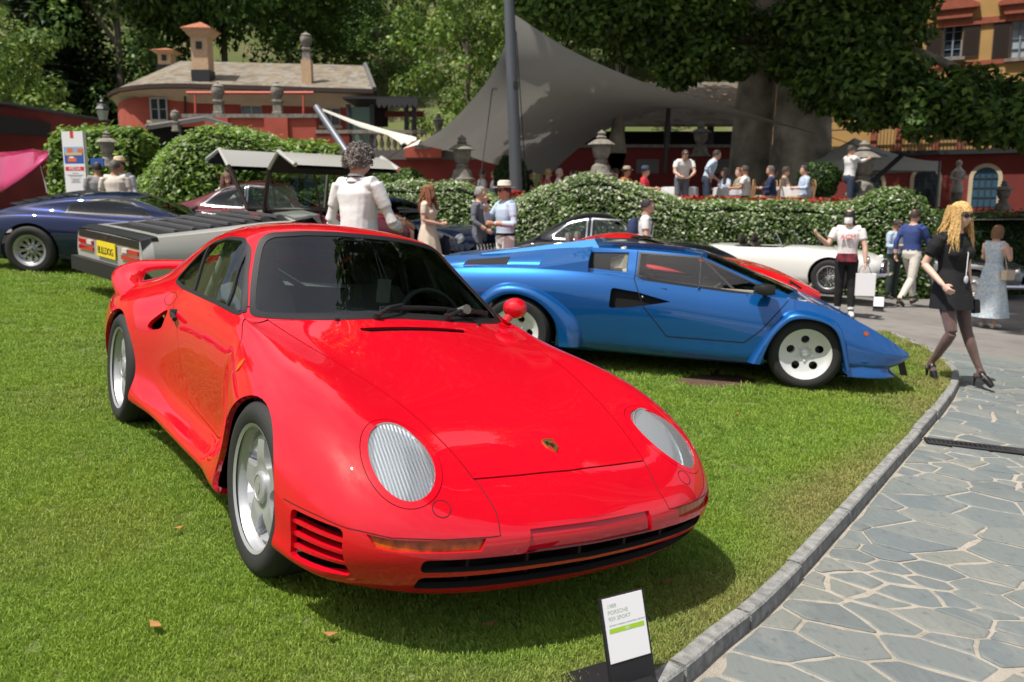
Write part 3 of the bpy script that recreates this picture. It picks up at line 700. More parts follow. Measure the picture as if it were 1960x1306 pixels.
def hedge_loft(name, label, path, n, size, mats, weights, seed=1, lump=.12, group=None, bottom=None, cat='hedge'):
    """hedge as a swept section: path list of (x, y, z_ground, z_top, halfdepth)"""
    rr = np.random.RandomState(seed); t = thing(name, label, cat, (path[0][0], path[0][1], path[0][2]), group=group); o = np.array(path[0][:3]); secs = []
    P = np.array(path, float)
    if len(P) > 2:
        q = np.linspace(0, len(P)-1, (len(P)-1)*5+1); P = np.stack([pchip(range(len(P)), P[:, k], q) for k in range(5)], 1)
    for i, p in enumerate(P):
        d = P[min(i+1, len(P)-1), :2]-P[max(i-1, 0), :2]; d /= np.linalg.norm(d); nn = np.array([d[1], -d[0]]); x, y, z0, z1, w = p
        sec = []
        for (u, v) in ((1, 0), (1.04, .35), (1.0, .75), (.85, .94), (.4, 1.02), (-.4, 1.02), (-.85, .94), (-1, .7), (-1, 0)): sec.append((x+nn[0]*w*u, y+nn[1]*w*u, z0+(z1-z0)*v))
        secs.append(sec)
    S = np.array(secs); faces = [(S[i, j], S[i+1, j], S[i+1, j+1], S[i, j+1]) for i in range(len(S)-1) for j in range(8)]
    for e, rev in ((0, False), (-1, True)):
        c = S[e].mean(0)
        for j in range(8):
            f = (S[e, j], S[e, j+1], c, c); faces.append(f if not rev else (S[e, j+1], S[e, j], c, c))
    C, N = surface_leaves(rr, n, faces)
    ax = S.mean(1); k_ = ((C[:, None, :]-ax[None])**2).sum(-1).argmin(1); sg = np.sign(((C-ax[k_])*N).sum(1)); N = N*np.where(sg == 0, 1, sg)[:, None]
    lum = np.sin(C[:, 0]*2.3+C[:, 2]*1.9)*np.sin(C[:, 1]*2.7+C[:, 0]*1.1)*lump; C2 = C + N*(np.abs(lum)*.8+size*.5+np.abs(rr.normal(0, size*.9, n)))[:, None]
    me = leaves(name+'_leaves', C2-o, N*.5+np.array([-.15, -.1, .75])+rr.normal(size=(n, 3))*.5, size, mats, rr, weights); link('foliage', me, t)
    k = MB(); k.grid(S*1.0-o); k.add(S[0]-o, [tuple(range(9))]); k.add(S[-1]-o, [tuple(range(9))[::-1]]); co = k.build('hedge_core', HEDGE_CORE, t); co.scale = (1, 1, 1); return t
def ball_shrub(name, label, c, r, n, size, mats, weights, seed=1, group=None, cat='shrub'):
    rr = np.random.RandomState(seed); d = rr.normal(size=(n, 3)); d /= np.linalg.norm(d, axis=1, keepdims=True); t = thing(name, label, cat, c, group=group); r = np.array(r)
    lum = 1+.05*np.sin(d[:, 0]*7+d[:, 2]*5)+rr.normal(0, .03, n); C = d*r*lum[:, None]; C[:, 2] += r[2]*.85; keep = C[:, 2] > 0
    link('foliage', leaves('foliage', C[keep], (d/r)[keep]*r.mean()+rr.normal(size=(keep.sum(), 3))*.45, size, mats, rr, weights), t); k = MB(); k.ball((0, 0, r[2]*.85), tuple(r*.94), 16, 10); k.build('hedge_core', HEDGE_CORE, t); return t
JAS_W = mat('jasmine_flower', (.68,.70,.58), rough=.6, trans=.3); JAS_P = leafmat('jasmine_pale', (.34,.41,.22))
def build_plants():
    jm = [LEAF_M, HG_A, JAS_P, JAS_W]
    def hp(px, ytop, Y, w, zb=None):
        q = at(px, ytop, Y); return (q.x, Y, float(gz(q.x, Y))-DROP-.05 if zb is None else zb, q.z-.13, w)
    hedge_loft('jasmine_hedge', 'long pale flowering jasmine hedge behind the dark saloon', [hp(560, 372, 18.0, .6), hp(660, 362, 18.3, .6), hp(760, 352, 18.7, .6), hp(870, 350, 19, .6), hp(960, 385, 19, .55)], 22000, .046, jm, [.10, .30, .48, .12], 3)
    hedge_loft('jasmine_hedge', 'tall mounded jasmine hedge with white flowers behind the black coupe', [hp(955, 392, 19, .6), hp(1010, 378, 19, .7), hp(1070, 352, 19, .8), hp(1125, 338, 19, .9), hp(1190, 348, 19, .8), hp(1250, 372, 19, .7), hp(1300, 385, 19, .6)], 30000, .046, jm, [.12, .30, .43, .15], 4)
    hedge_loft('jasmine_hedge', 'straight jasmine hedge below the red geraniums behind the white roadster', [hp(1295, 386, 19, .55), hp(1400, 386, 19.1, .55), hp(1520, 390, 19.2, .55), hp(1640, 393, 19.3, .55)], 30000, .046, jm, [.20, .36, .32, .12], 5)
    hedge_loft('jasmine_hedge', 'dark rounded jasmine hedge beside the pagoda tent', [hp(1630, 392, 19.2, .6), hp(1670, 372, 19.2, .8), hp(1705, 366, 19.3, .8), hp(1740, 400, 19.6, .6)], 13000, .046, jm, [.3, .4, .22, .08], 6)
    hedge_loft('box_hedge', 'low dark green hedge in front of the arched windows', [hp(1725, 408, 19.4, .5), hp(1850, 408, 20.4, .5), hp(1995, 406, 21.4, .5)], 8000, .055, [LEAF_D, LEAF_M], [.6, .4], 7)
    # left side
    hm = [HG_A, HG_B, HG_Y]
    hedge_loft('clipped_hedge', 'square clipped bright green hedge behind the media panel', [hp(126, 252, 22, .9), hp(200, 249, 22, .9), hp(275, 250, 22, .9)], 13000, .07, hm, [.45, .4, .15], 8, lump=.05)
    c = at(415, 390, 17); zg = float(gz(c.x, 17))-DROP
    hedge_loft('ivy_mound', 'big rounded ivy mound with white blossom behind the maroon coupe', [hp(262, 378, 17.0, .5), hp(292, 330, 17.2, .9), hp(335, 284, 17.4, 1.2), hp(390, 258, 17.5, 1.3), hp(440, 252, 17.6, 1.3), hp(490, 256, 17.6, 1.3), hp(535, 278, 17.6, 1.1), hp(572, 300, 17.6, .8), hp(585, 340, 17.6, .5)], 34000, .055, [HG_A, HG_B, JAS_P, HG_Y], [.38, .32, .20, .10], 9, lump=.10)
    hedge_loft('clipped_hedge', 'clipped green hedge behind the raised silver door', [hp(540, 272, 21, .7), hp(600, 276, 21, .7), hp(646, 288, 21, .7)], 7000, .07, hm, [.45, .4, .15], 10, lump=.05)
    hedge_loft('low_hedge', 'low leafy hedge behind the open silver doors', [hp(470, 372, 16.5, .5), hp(560, 368, 16.8, .5), hp(640, 362, 17.2, .5)], 9000, .05, [HG_A, HG_B, JAS_P], [.45, .3, .25], 12)
    for i, (px, py, w, lab) in enumerate(((728, 338, .42, 'small round box shrub beside the grey haired man'), (772, 340, .55, 'larger round box shrub left of the stone urn'))):
        q = at(px, py+20, 21); ball_shrub('box_shrub', lab, (q.x, 21, q.z-.3), (w, w, .42), 2500, .045, [LEAF_M, LEAF_L], [.6, .4], 20+i, 'round box shrubs')
    q = at(985, 365, 22.8); ball_shrub('cone_shrub', 'dark conical shrub behind the steel mast', (q.x-.1, 22.8, q.z-.3), (.45, .45, .65), 3000, .045, [LEAF_D, LEAF_M], [.7, .3], 31)
    q = at(1565, 375, 21.5); ball_shrub('ball_shrub', 'dark clipped ball shrub beside the man in blue shirt', (q.x, 21.5, q.z), (.5, .5, .45), 3000, .045, [LEAF_D, LEAF_M], [.8, .2], 32)
    # geraniums
    rr = np.random.RandomState(9); gt = thing('geranium_planter', 'long row of red geraniums along the terrace edge above the hedge', 'flowers', (4, 19.9, 1.5)); a = at(1292, 381, 19.9); b = at(1640, 388, 19.9); n = 3000; u = rr.uniform(size=n)
    C = np.stack([a.x+(b.x-a.x)*u, 19.9+rr.uniform(-.16, .16, n), a.z+(b.z-a.z)*u+rr.uniform(-.12, .08, n)], 1)-np.array([4, 19.9, 1.5]); link('foliage', leaves('foliage', C, rr.normal(size=(n, 3))+np.array([0, -.4, .8]), .045, [mat('geranium_red', (.45,.012,.015), rough=.6), LEAF_M], rr, [.7, .3]), gt)
    tb = MB(); tb.box(((a.x+b.x)/2-4, .05, (a.z+b.z)/2-1.5-.25), (b.x-a.x, .3, .22)); tb.build('planter_box', mat('terracotta', (.30,.13,.07), rough=.9, var=.2), gt)
    g2 = thing('geranium_bed', 'short strip of red geraniums at the foot of the steel mast', 'flowers', (-.1, 20.3, 1.6)); n = 400; a = at(955, 370, 20.3); b = at(1003, 371, 20.3); u = rr.uniform(size=n)
    C = np.stack([a.x+(b.x-a.x)*u+.1, rr.uniform(-.12, .12, n), a.z+(b.z-a.z)*u+rr.uniform(-.08, .06, n)-1.6], 1); link('foliage', leaves('foliage', C, rr.normal(size=(n, 3))+np.array([0, -.4, .8]), .04, [MATS['geranium_red'], LEAF_M], rr, [.7, .3]), g2)
def build_hill():
    xs = np.linspace(-160, 160, 60); ys = np.linspace(44, 190, 40); X, Y = np.meshgrid(xs, ys, indexing='ij'); Z = 1.0 + np.clip((Y-46)*.50, 0, None) + 3*np.sin(X*.05+Y*.03)*np.clip((Y-46)/30, 0, 1) + 2*np.sin(X*.13)*np.clip((Y-46)/30, 0, 1); Z += np.clip((np.abs(X-6)-20)*.12, 0, 14)*np.clip((Y-46)/20, 0, 1)
    hz = lambda x, y: 1.0+max(0, (y-46)*.50)+3*math.sin(x*.05+y*.03)*min(1, max(0, (y-46)/30))+2*math.sin(x*.13)*min(1, max(0, (y-46)/30))+min(14, max(0, (abs(x-6)-20)*.12))*min(1, max(0, (y-46)/20))
    m = MB(); m.grid(np.stack([X, Y, Z], -1), flip=True); struct(m.build('hill', surface_mat('hillside', (.075,.105,.03), (.12,.135,.045), (.17,.14,.085), .12, .5, bs=2, bump=1)))
    G = 'wooded hillside trees'; rr = random.Random(4); spots = []
    # rows of trees on the slope, densest where the photograph shows wood
    names = {'broad': 'broad dark tree', 'tall': 'tall leafy tree', 'light': 'pale green tree', 'conifer': 'dark conifer'}
    def put(px, Y, kind, H, rx, rz, label, seed):
        x = (px-980)/F_PX*Y; tree(kind, seed, x, Y, hz(x, Y)-.3, H, rx, rz, label, G, rot=rr.uniform(0, 6))
    # named foreground row
    put(20, 34, 'light', 9.0, 3.6, 4.6, 'bright leafy tree at the far left above the red wall', 1); put(-60, 38, 'light', 11, 4, 5.6, 'leafy tree cut by the left edge of the picture', 2)
    put(115, 50, 'conifer', 14, 4.5, 6.8, 'dark conifer left of the small chimney', 1); put(180, 54, 'conifer', 10, 4.0, 4.8, 'dark low conifer beside the sandy bank', 1)
    put(255, 52, 'tall', 19, 4.6, 9.4, 'tall leafy tree directly left of the small chimney', 1); put(320, 55, 'tall', 20, 4.8, 9.8, 'tall leafy tree behind the small chimney', 2); put(450, 58, 'broad', 19, 6.8, 9.2, 'broad dark tree behind the tall chimney', 1); put(570, 60, 'broad', 18, 6.4, 8.8, 'broad dark tree behind the villa roof urn', 2)
    put(690, 66, 'light', 13, 5.5, 6.6, 'pale tree right of the villa roof', 1); put(790, 72, 'light', 12, 5, 6.2, 'pale tree high on the slope above the veranda awning', 2); put(735, 60, 'broad', 8, 3.8, 4.1, 'rounded tree just above the veranda awning', 1)
    put(900, 50, 'light', 13, 4.4, 6.4, 'light green tree against the edge of the grey sail', 1)
    put(1190, 58, 'broad', 13, 5.5, 6.6, 'broad tree on the slope behind the sail and pavilion roof', 1); put(1330, 60, 'light', 13, 5.5, 6.6, 'pale tree on the slope behind the dark leaning trunk', 2); put(1060, 60, 'broad', 12, 5, 6, 'broad tree on the slope directly behind the steel mast', 2)
    # the far wood reads as one mass
    for kind, seed, ph in (('broad', 1, 0.0), ('tall', 2, .37), ('light', 1, .68), ('conifer', 1, .9)):
        src = crown_mesh(kind, seed); co = np.zeros(len(src.vertices)*3, np.float32); src.vertices.foreach_get('co', co); co = co.reshape(-1, 3); nt_ = len(co); mi = np.zeros(len(src.polygons), np.int32); src.polygons.foreach_get('material_index', mi); P = []
        for row, (Y, n, H) in enumerate(((72, 13, 14), (84, 12, 15), (96, 12, 16), (110, 12, 17), (128, 11, 19), (150, 11, 21), (175, 10, 24))):
            for i in range(n):
                px = -520+(i+ph+rr.uniform(-.25, .25))*(3000/n); YY = Y+rr.uniform(-5, 5)
                if row < 2 and 770 < px < 1000: continue
                if kind in ('conifer', 'light') and rr.random() < .45: continue
                x = (px-980)/F_PX*YY; h = H*rr.uniform(.8, 1.2)*(.72 if row < 2 and 600 < px < 1000 else 1); P.append((x, YY, hz(x, YY)+h*.52, h*(.50 if kind in ('broad', 'light') else .48), rr.uniform(0, 6.28)))
        P = np.array(P); me = bpy.data.meshes.new('forest'); nq = nt_//4
        me.vertices.add(nt_+len(P)); me.vertices.foreach_set('co', np.concatenate([co, P[:, :3].astype(np.float32)]).ravel()); me.loops.add(nt_); me.loops.foreach_set('vertex_index', np.arange(nt_, dtype=np.int32)); me.polygons.add(nq); me.polygons.foreach_set('loop_start', np.arange(0, nt_, 4, dtype=np.int32)); me.polygons.foreach_set('loop_total', np.full(nq, 4, np.int32))
        for q in src.materials: me.materials.append(q)
        me.polygons.foreach_set('material_index', mi); me.update(calc_edges=True)
        for nm, ty, vals in (('is_pt', 'FLOAT', np.concatenate([np.zeros(nt_), np.ones(len(P))])), ('scl', 'FLOAT', np.concatenate([np.ones(nt_), P[:, 3]])), ('rot', 'FLOAT_VECTOR', np.concatenate([np.zeros((nt_, 3)), np.stack([np.zeros(len(P)), np.zeros(len(P)), P[:, 4]], 1)]).ravel())):
            at_ = me.attributes.new(nm, ty, 'POINT'); at_.data.foreach_set('vector' if ty == 'FLOAT_VECTOR' else 'value', vals)
        o = link('forest', me); o['kind'] = 'stuff'; o['label'] = 'dense wood covering the hillside behind the villa'; o.modifiers.new('scatter', 'NODES').node_group = bpy.data.node_groups['scatter_points']
def branchy(t, segs, m):
    b = MB()
    for pts, r in segs: b.tube(pts, r, n=12)
    return b.build('trunk', m, t)
def build_plane_trees():
    rr = np.random.RandomState(21); PM = [LEAF_D, LEAF_M, LEAF_L]
    def plane(name, label, base, top, r0, r1, cl, seed, per=1500, size=.17, extra=()):
        t = thing(name, label, 'tree', base); o = Vector(base); T = Vector(top)-o; segs = [([(0, 0, -.3), (0, 0, .4), T*.2, T*.5+Vector((.2, 0, 0)), T*.8, T], [r0*1.35, r0*1.1, r0, r0*.85, r0*.65, r1])]
        rr_ = np.random.RandomState(seed); C = np.array([c[:3] for c in cl]); R = np.array([c[3] for c in cl])
        for c in cl[::3]:
            e = Vector(c[:3])-o; s = T*min(.95, max(.35, (e.z-2)/T.z*.8)); mid = s.lerp(e, .5)+Vector((0, 0, .5)); segs.append(([s, mid, e], [r0*.28, r0*.17, r0*.05]))
        segs += list(extra); branchy(t, segs, BARK_P); Cc, N = clumps(rr_, C-np.array(base), R, per, .6); link('crown', leaves('crown', Cc, N, size, PM, rr_, [.22, .5, .28]), t); return t
    def px(a, b, Y, r): q = at(a, b, Y); return (q.x, q.y, q.z, r)
    def cloud(c, rad_, n, r, seed, cut=None):
        q = np.random.RandomState(seed); out = []
        for _ in range(n):
            d = q.normal(size=3); d /= np.linalg.norm(d); p = np.array(c)+d*np.array(rad_)*q.uniform(.35, 1)**.5
            if cut is None or cut(p): out.append((p[0], p[1], p[2], q.uniform(r*.7, r*1.3)))
        return out
    hang = [px(1560,40,25,1.5), px(1610,90,24,1.5), px(1650,160,23,1.3), px(1590,170,24,1.2), px(1700,60,24.5,1.3), px(1700,140,23,1.2), px(1740,190,22.5,1.1), px(1800,205,22,1.1), px(1850,165,22.5,1.0), px(1870,225,21.5,1.0), px(1930,235,21,1.0), px(1985,215,21,1.0), px(1660,215,23,.9), px(1770,235,22,.8), px(1905,255,21.3,.7), px(1620,20,25,1.5), px(1530,120,25.5,1.1), px(1500,60,26,1.2), px(1980,265,21,.6), px(1840,190,22,1.0), px(1720,10,25,1.2), px(1960,180,22,.9)]
    base = at(1533, 372, 27); plane('plane_tree', 'huge plane tree with the thick pale trunk right of the terrace diners', (base.x, 27, 1.0), (base.x-.4, 27, 17), .88, .45, hang + cloud((base.x+2, 25, 15), (10, 8.5, 5), 90, 1.9, 3, lambda p: p[2] > 10.2), 5, per=900, size=.115)
    left = [px(1290,40,25,1.3), px(1230,80,25,1.2), px(1340,100,25,1.1), px(1180,30,24.5,1.2), px(1370,30,25.5,1.3), px(1300,140,24.5,.8), px(1130,50,24,1.0), px(1400,120,25,.9), px(1080,20,24,1.0), px(1030,15,24.5,.8), px(1200,20,25,1.2)]
    base = at(1430, 372, 28.5); plane('plane_tree', 'dark leaning plane tree trunk left of the thick pale trunk', (base.x, 28.5, 1.0), (base.x+.3, 28, 17), .66, .36, left + cloud((base.x-2, 25.5, 14.5), (7, 7.5, 4.5), 60, 1.8, 8, lambda p: p[2] > 10.0), 6, per=850, size=.115)
    base = at(1182, 350, 26); plane('plane_tree', 'slim tree trunk standing under the grey sail beside the urn', (base.x, 26, 1.0), (base.x-.3, 26, 12), .32, .2, cloud((base.x-1.5, 28, 12.5), (8.5, 7.5, 3), 70, 1.8, 12, lambda p: p[2] > 10.4), 7, per=260, size=.22)
    plane('plane_tree', 'unseen plane tree beyond the right edge, added for its reflection in the car glass', (14.5, 9.0, float(gz(13, 9))-DROP), (14, 9, 16), .6, .3, cloud((10.8, 8.8, 16), (7.8, 7.2, 4.5), 110, 1.6, 15), 9, per=300, size=.22)  # unseen tree, added only so that the car glass mirrors its crown
# ================================================================== wheels and shared car pieces
def polar_shell(prof, n=60):
    """disc surface: prof list of (r, y) from centre to edge; axle along +y (outer face towards +y)"""
    rs = np.linspace(prof[0][0], prof[-1][0], 22); ys = pchip([p[0] for p in prof], [p[1] for p in prof], rs)
    th = np.linspace(0, 2*PI, n+1)
    G = np.stack([np.outer(rs, np.cos(th)), np.repeat(ys[:, None], n+1, 1), np.outer(rs, np.sin(th))], -1)
    return Shell(G, flip=False)  # outward +y
WHEELS = {}
def wheel_meshes(style, R, W, rr, rim_m, hub_m=None):
    key = (style, R, W, rr, rim_m.name)
    if key in WHEELS: return WHEELS[key]
    h = W/2; out = {}
    t = MB(); sw = (R-rr)
    t.lathe([(rr-.004, -h*.82), (rr+.004, -h*.9), (rr+sw*.45, -h), (R-.03, -h*.97), (R-.008, -h*.82), (R, -h*.6), (R, -h*.31), (R-.007, -h*.3), (R-.007, -h*.27), (R, -h*.26), (R, h*.26), (R-.007, h*.27), (R-.007, h*.3), (R, h*.31), (R, h*.6), (R-.008, h*.82), (R-.03, h*.97), (rr+sw*.45, h), (rr+.004, h*.9), (rr-.004, h*.82)], n=56, axis='Y', caps=False)
    out['tyre'] = t.mesh('tyre', RUBBER, angle=35)
    b = MB(); b.lathe([(rr*.97, h*.86), (rr+.006, h*.92), (rr+.003, h*.80), (rr-.012, h*.72), (rr-.02, h*.3), (rr-.02, -h*.8)], n=48, axis='Y', caps=False)
    out['rim'] = b.mesh('rim', rim_m, angle=50)
    holes = []
    if style == 'five':      # five wide rounded spokes
        prof = [(0, h*.62), (.05, h*.62), (.075, h*.60), (rr*.5, h*.66), (rr*.8, h*.62), (rr*.9, h*.45), (rr-.006, h*.40)]
        for k in range(5):
            a = 2*PI*k/5 + PI/2 + PI/5; q = []
            for r_, w in ((rr*.40, .10), (rr*.50, .26), (rr*.68, .40), (rr*.83, .44), (rr*.90, .40)): q.append((r_, w))
            pts = [(r_, a-w) for r_, w in q] + [(r_, a+w) for r_, w in reversed(q)]
            holes.append(round_poly([(r_*math.cos(t_), r_*math.sin(t_)) for r_, t_ in pts], .03, 3))
    elif style == 'dial':    # five round holes
        prof = [(0, h*.35), (.04, h*.35), (.06, h*.42), (rr*.55, h*.50), (rr*.80, h*.62), (rr*.93, h*.80), (rr-.004, h*.86)]
        for k in range(5): holes.append(ellipse(rr*.58*math.cos(2*PI*k/5+PI/2), rr*.58*math.sin(2*PI*k/5+PI/2), rr*.165, rr*.165, 20))
    elif style == 'slots':   # cast ribbed wheel with ten slots
        prof = [(0, h*.55), (.05, h*.50), (.07, h*.30), (rr*.5, h*.25), (rr*.75, h*.45), (rr*.9, h*.8), (rr-.004, h*.86)]
        for k in range(10):
            a = 2*PI*k/10; q = [(rr*.36, .10), (rr*.74, .16)]; pts = [(r_, a-w) for r_, w in q] + [(r_, a+w) for r_, w in reversed(q)]
            holes.append(round_poly([(r_*math.cos(t_), r_*math.sin(t_)) for r_, t_ in pts], .02, 3))
    elif style == 'wire':
        prof = None
    else:                    # plain pressed disc with a domed cap
        prof = [(0, h*.75), (rr*.3, h*.72), (rr*.55, h*.60), (rr*.62, h*.35), (rr*.8, h*.5), (rr*.93, h*.78), (rr-.004, h*.86)]
        for k in range(10): holes.append(ellipse(rr*.8*math.cos(2*PI*k/10), rr*.8*math.sin(2*PI*k/10), rr*.05, rr*.05, 10))
    if prof:
        sh = polar_shell(prof)
        for p in holes: sh.region(p, SIDE, 'hole')
        sh.drop('hole'); o = sh.take('body', rim_m, thick=.035); out['wheel_disc'] = o.data; bpy.data.objects.remove(o)
    else:
        w = MB()
        for k in range(36):
            a = 2*PI*k/36; b_ = a + (0.35 if k % 2 else -0.35); yy = h*.6 if k % 4 < 2 else -h*.2
            w.tube([(rr*.22*math.cos(b_), yy, rr*.22*math.sin(b_)), (rr*.95*math.cos(a), h*.35 if k % 3 else -h*.1, rr*.95*math.sin(a))], .0035, n=5)
        w.lathe([(rr*.2, -h*.5), (rr*.2, h*.6), (rr*.12, h*.72), (0, h*.74)], n=20, axis='Y')
        out['wheel_disc'] = w.mesh('wheel_disc', rim_m)
    c = MB()
    if style == 'five':
        c.lathe([(.060, h*.60), (.058, h*.70), (.05, h*.74), (.046, h*.74), (.044, h*.72), (0, h*.735)], n=32, axis='Y')
        c.prism(round_poly([(-.016, .022), (.016, .022), (.016, -.005), (0, -.026), (-.016, -.005)], .006, 2), h*.735, h*.75, M=Matrix(((1,0,0,0),(0,0,1,0),(0,1,0,0),(0,0,0,1))))
    elif style == 'dial':
        c.lathe([(.035, h*.35), (.033, h*.55), (.02, h*.62), (0, h*.63)], n=6, axis='Y')
        for k in range(5): c.lathe([(.010, h*.38), (.010, h*.52), (.006, h*.55), (0, h*.55)], n=6, c=(.062*math.cos(2*PI*k/5-PI/2), 0, .062*math.sin(2*PI*k/5-PI/2)), axis='Y')
    elif style in ('slots', 'wire'):
        c.lathe([(.03, h*.5), (.03, h*.85), (.012, h*.9), (0, h*.9)], n=12, axis='Y'); c.box((0, h*.85, 0), (.11, .018, .022)); c.box((0, h*.85, 0), (.022, .018, .11))
    else: c.lathe([(.05, h*.74), (.045, h*.80), (0, h*.82)], n=20, axis='Y')
    out['hub_cap'] = c.mesh('hub_cap', hub_m or rim_m)
    d = MB(); d.lathe([(0, -h*.15), (rr*.62, -h*.15), (rr*.62, -h*.35), (0, -h*.35)], n=24, axis='Y'); out['brake_disc'] = d.mesh('brake_disc', DARKMET)
    WHEELS[key] = out; return out
def put_wheel(car, style, x, y, z, R, W, rr, rim_m, steer=0.0, spin=0.0, hub_m=None, ax=None):
    me = wheel_meshes(style, R, W, rr, rim_m, hub_m)
    w = link('wheel', me['tyre'], car, (x, y, z)); w.rotation_euler = Euler((0, spin, (PI if y < 0 else 0) + steer), 'ZYX') if False else (0, 0, 0)
    M = Matrix.Rotation((PI if y < 0 else 0) + steer, 4, 'Z') @ Matrix.Rotation(spin, 4, 'Y')
    w.matrix_local = Matrix.Translation((x, y, z)) @ M
    for k in ('rim', 'wheel_disc', 'hub_cap', 'brake_disc'): link(k, me[k], w)
    return w
def wheel_well(car, x, y0, y1, z, r, name='wheel_well'):
    m = MB(); n = 20; s = 1 if y1 > 0 else -1; P = []
    for yy in (y0, y1):
        P.append([(x + r*math.cos(PI*(k/n)*1.3 - .15*PI), s*yy, z + r*math.sin(PI*(k/n)*1.3 - .15*PI)) for k in range(n+1)])
    m.grid(P); b = len(m.v); m.add([(x, s*y0, z)] + P[0], [(0, k+1, k+2) for k in range(n)])
    return m.build(name, mat('wheel_well_black', (.01, .01, .01), rough=.95), car)
def ribbon(sh, pts, w, lift=.0008, closed=False, per=6):
    """thin strip lying on shell sh through 3D points"""
    P = [Vector(p) for p in pts]
    if closed: P.append(P[0])
    Q = []
    for a, b in zip(P, P[1:]):
        for k in range(per): Q.append(a.lerp(b, k/per))
    Q.append(P[-1]); out = []
    for q in Q:
        l = sh.bvh.find_nearest(q)[0]; out.append((l, sh.normal(l)))
    G = []
    for i, (l, n) in enumerate(out):
        t = (out[min(i+1, len(out)-1)][0] - out[max(i-1, 0)][0]).normalized(); s = t.cross(n).normalized()
        G.append([l + s*w/2 + n*lift, l - s*w/2 + n*lift])
    return G
def seams(sh, lists, w, car, name, m, lift=.0008):
    b = MB()
    for pts in lists: b.grid(ribbon(sh, pts, w, lift))
    return b.build(name, m, car)
def seat(car, x, y, z, m, name='seat', sc=1.0, yaw=0):
    b = MB(); n = 14
    def slab(sec):  # sec list of (x,z,halfwidth,thick)
        P = []
        for (xx, zz, hw, t, nx, nz) in sec:
            P.append([(x + xx + nx*t*math.sin(2*PI*k/n), y + hw*max(-1, min(1, 1.25*math.cos(2*PI*k/n))), z + zz + nz*t*math.sin(2*PI*k/n)) for k in range(n)])
        b.grid(P, wrap=True); b.add(P[0], [tuple(range(n))]); b.add(P[-1], [tuple(range(n))[::-1]])
    slab([(.25,.16,.22,.05,0,1),(.2,.18,.24,.08,0,1),(0,.15,.25,.08,0,1),(-.2,.12,.25,.08,0,1),(-.25,.12,.22,.06,0,1)])
    slab([(-.22,.10,.22,.06,1,.3),(-.28,.3,.25,.07,1,.3),(-.34,.5,.24,.065,1,.3),(-.39,.66,.20,.055,1,.3),(-.41,.72,.16,.04,1,.3)])
    slab([(-.41,.72,.10,.03,1,.3),(-.42,.78,.135,.045,1,.3),(-.44,.88,.12,.04,1,.3),(-.445,.91,.09,.02,1,.3)])
    return b.build(name, m, car)
def steering(car, c, r, tilt, m, name='steering_wheel'):
    b = MB(); M = Matrix.Rotation(tilt, 3, 'Y'); C = Vector(c)
    ring = [C + M @ Vector((0, r*math.cos(2*PI*k/28), r*math.sin(2*PI*k/28))) for k in range(29)]
    b.tube(ring, .014, n=8, caps=False)
    for a in (0, PI, -PI/2): b.tube([C, C + M @ Vector((0, r*math.cos(a), r*math.sin(a)))], .012, n=6)
    b.tube([C, C + M @ Vector((.35, 0, -.03))], .025, n=8)
    return b.build(name, m, car)
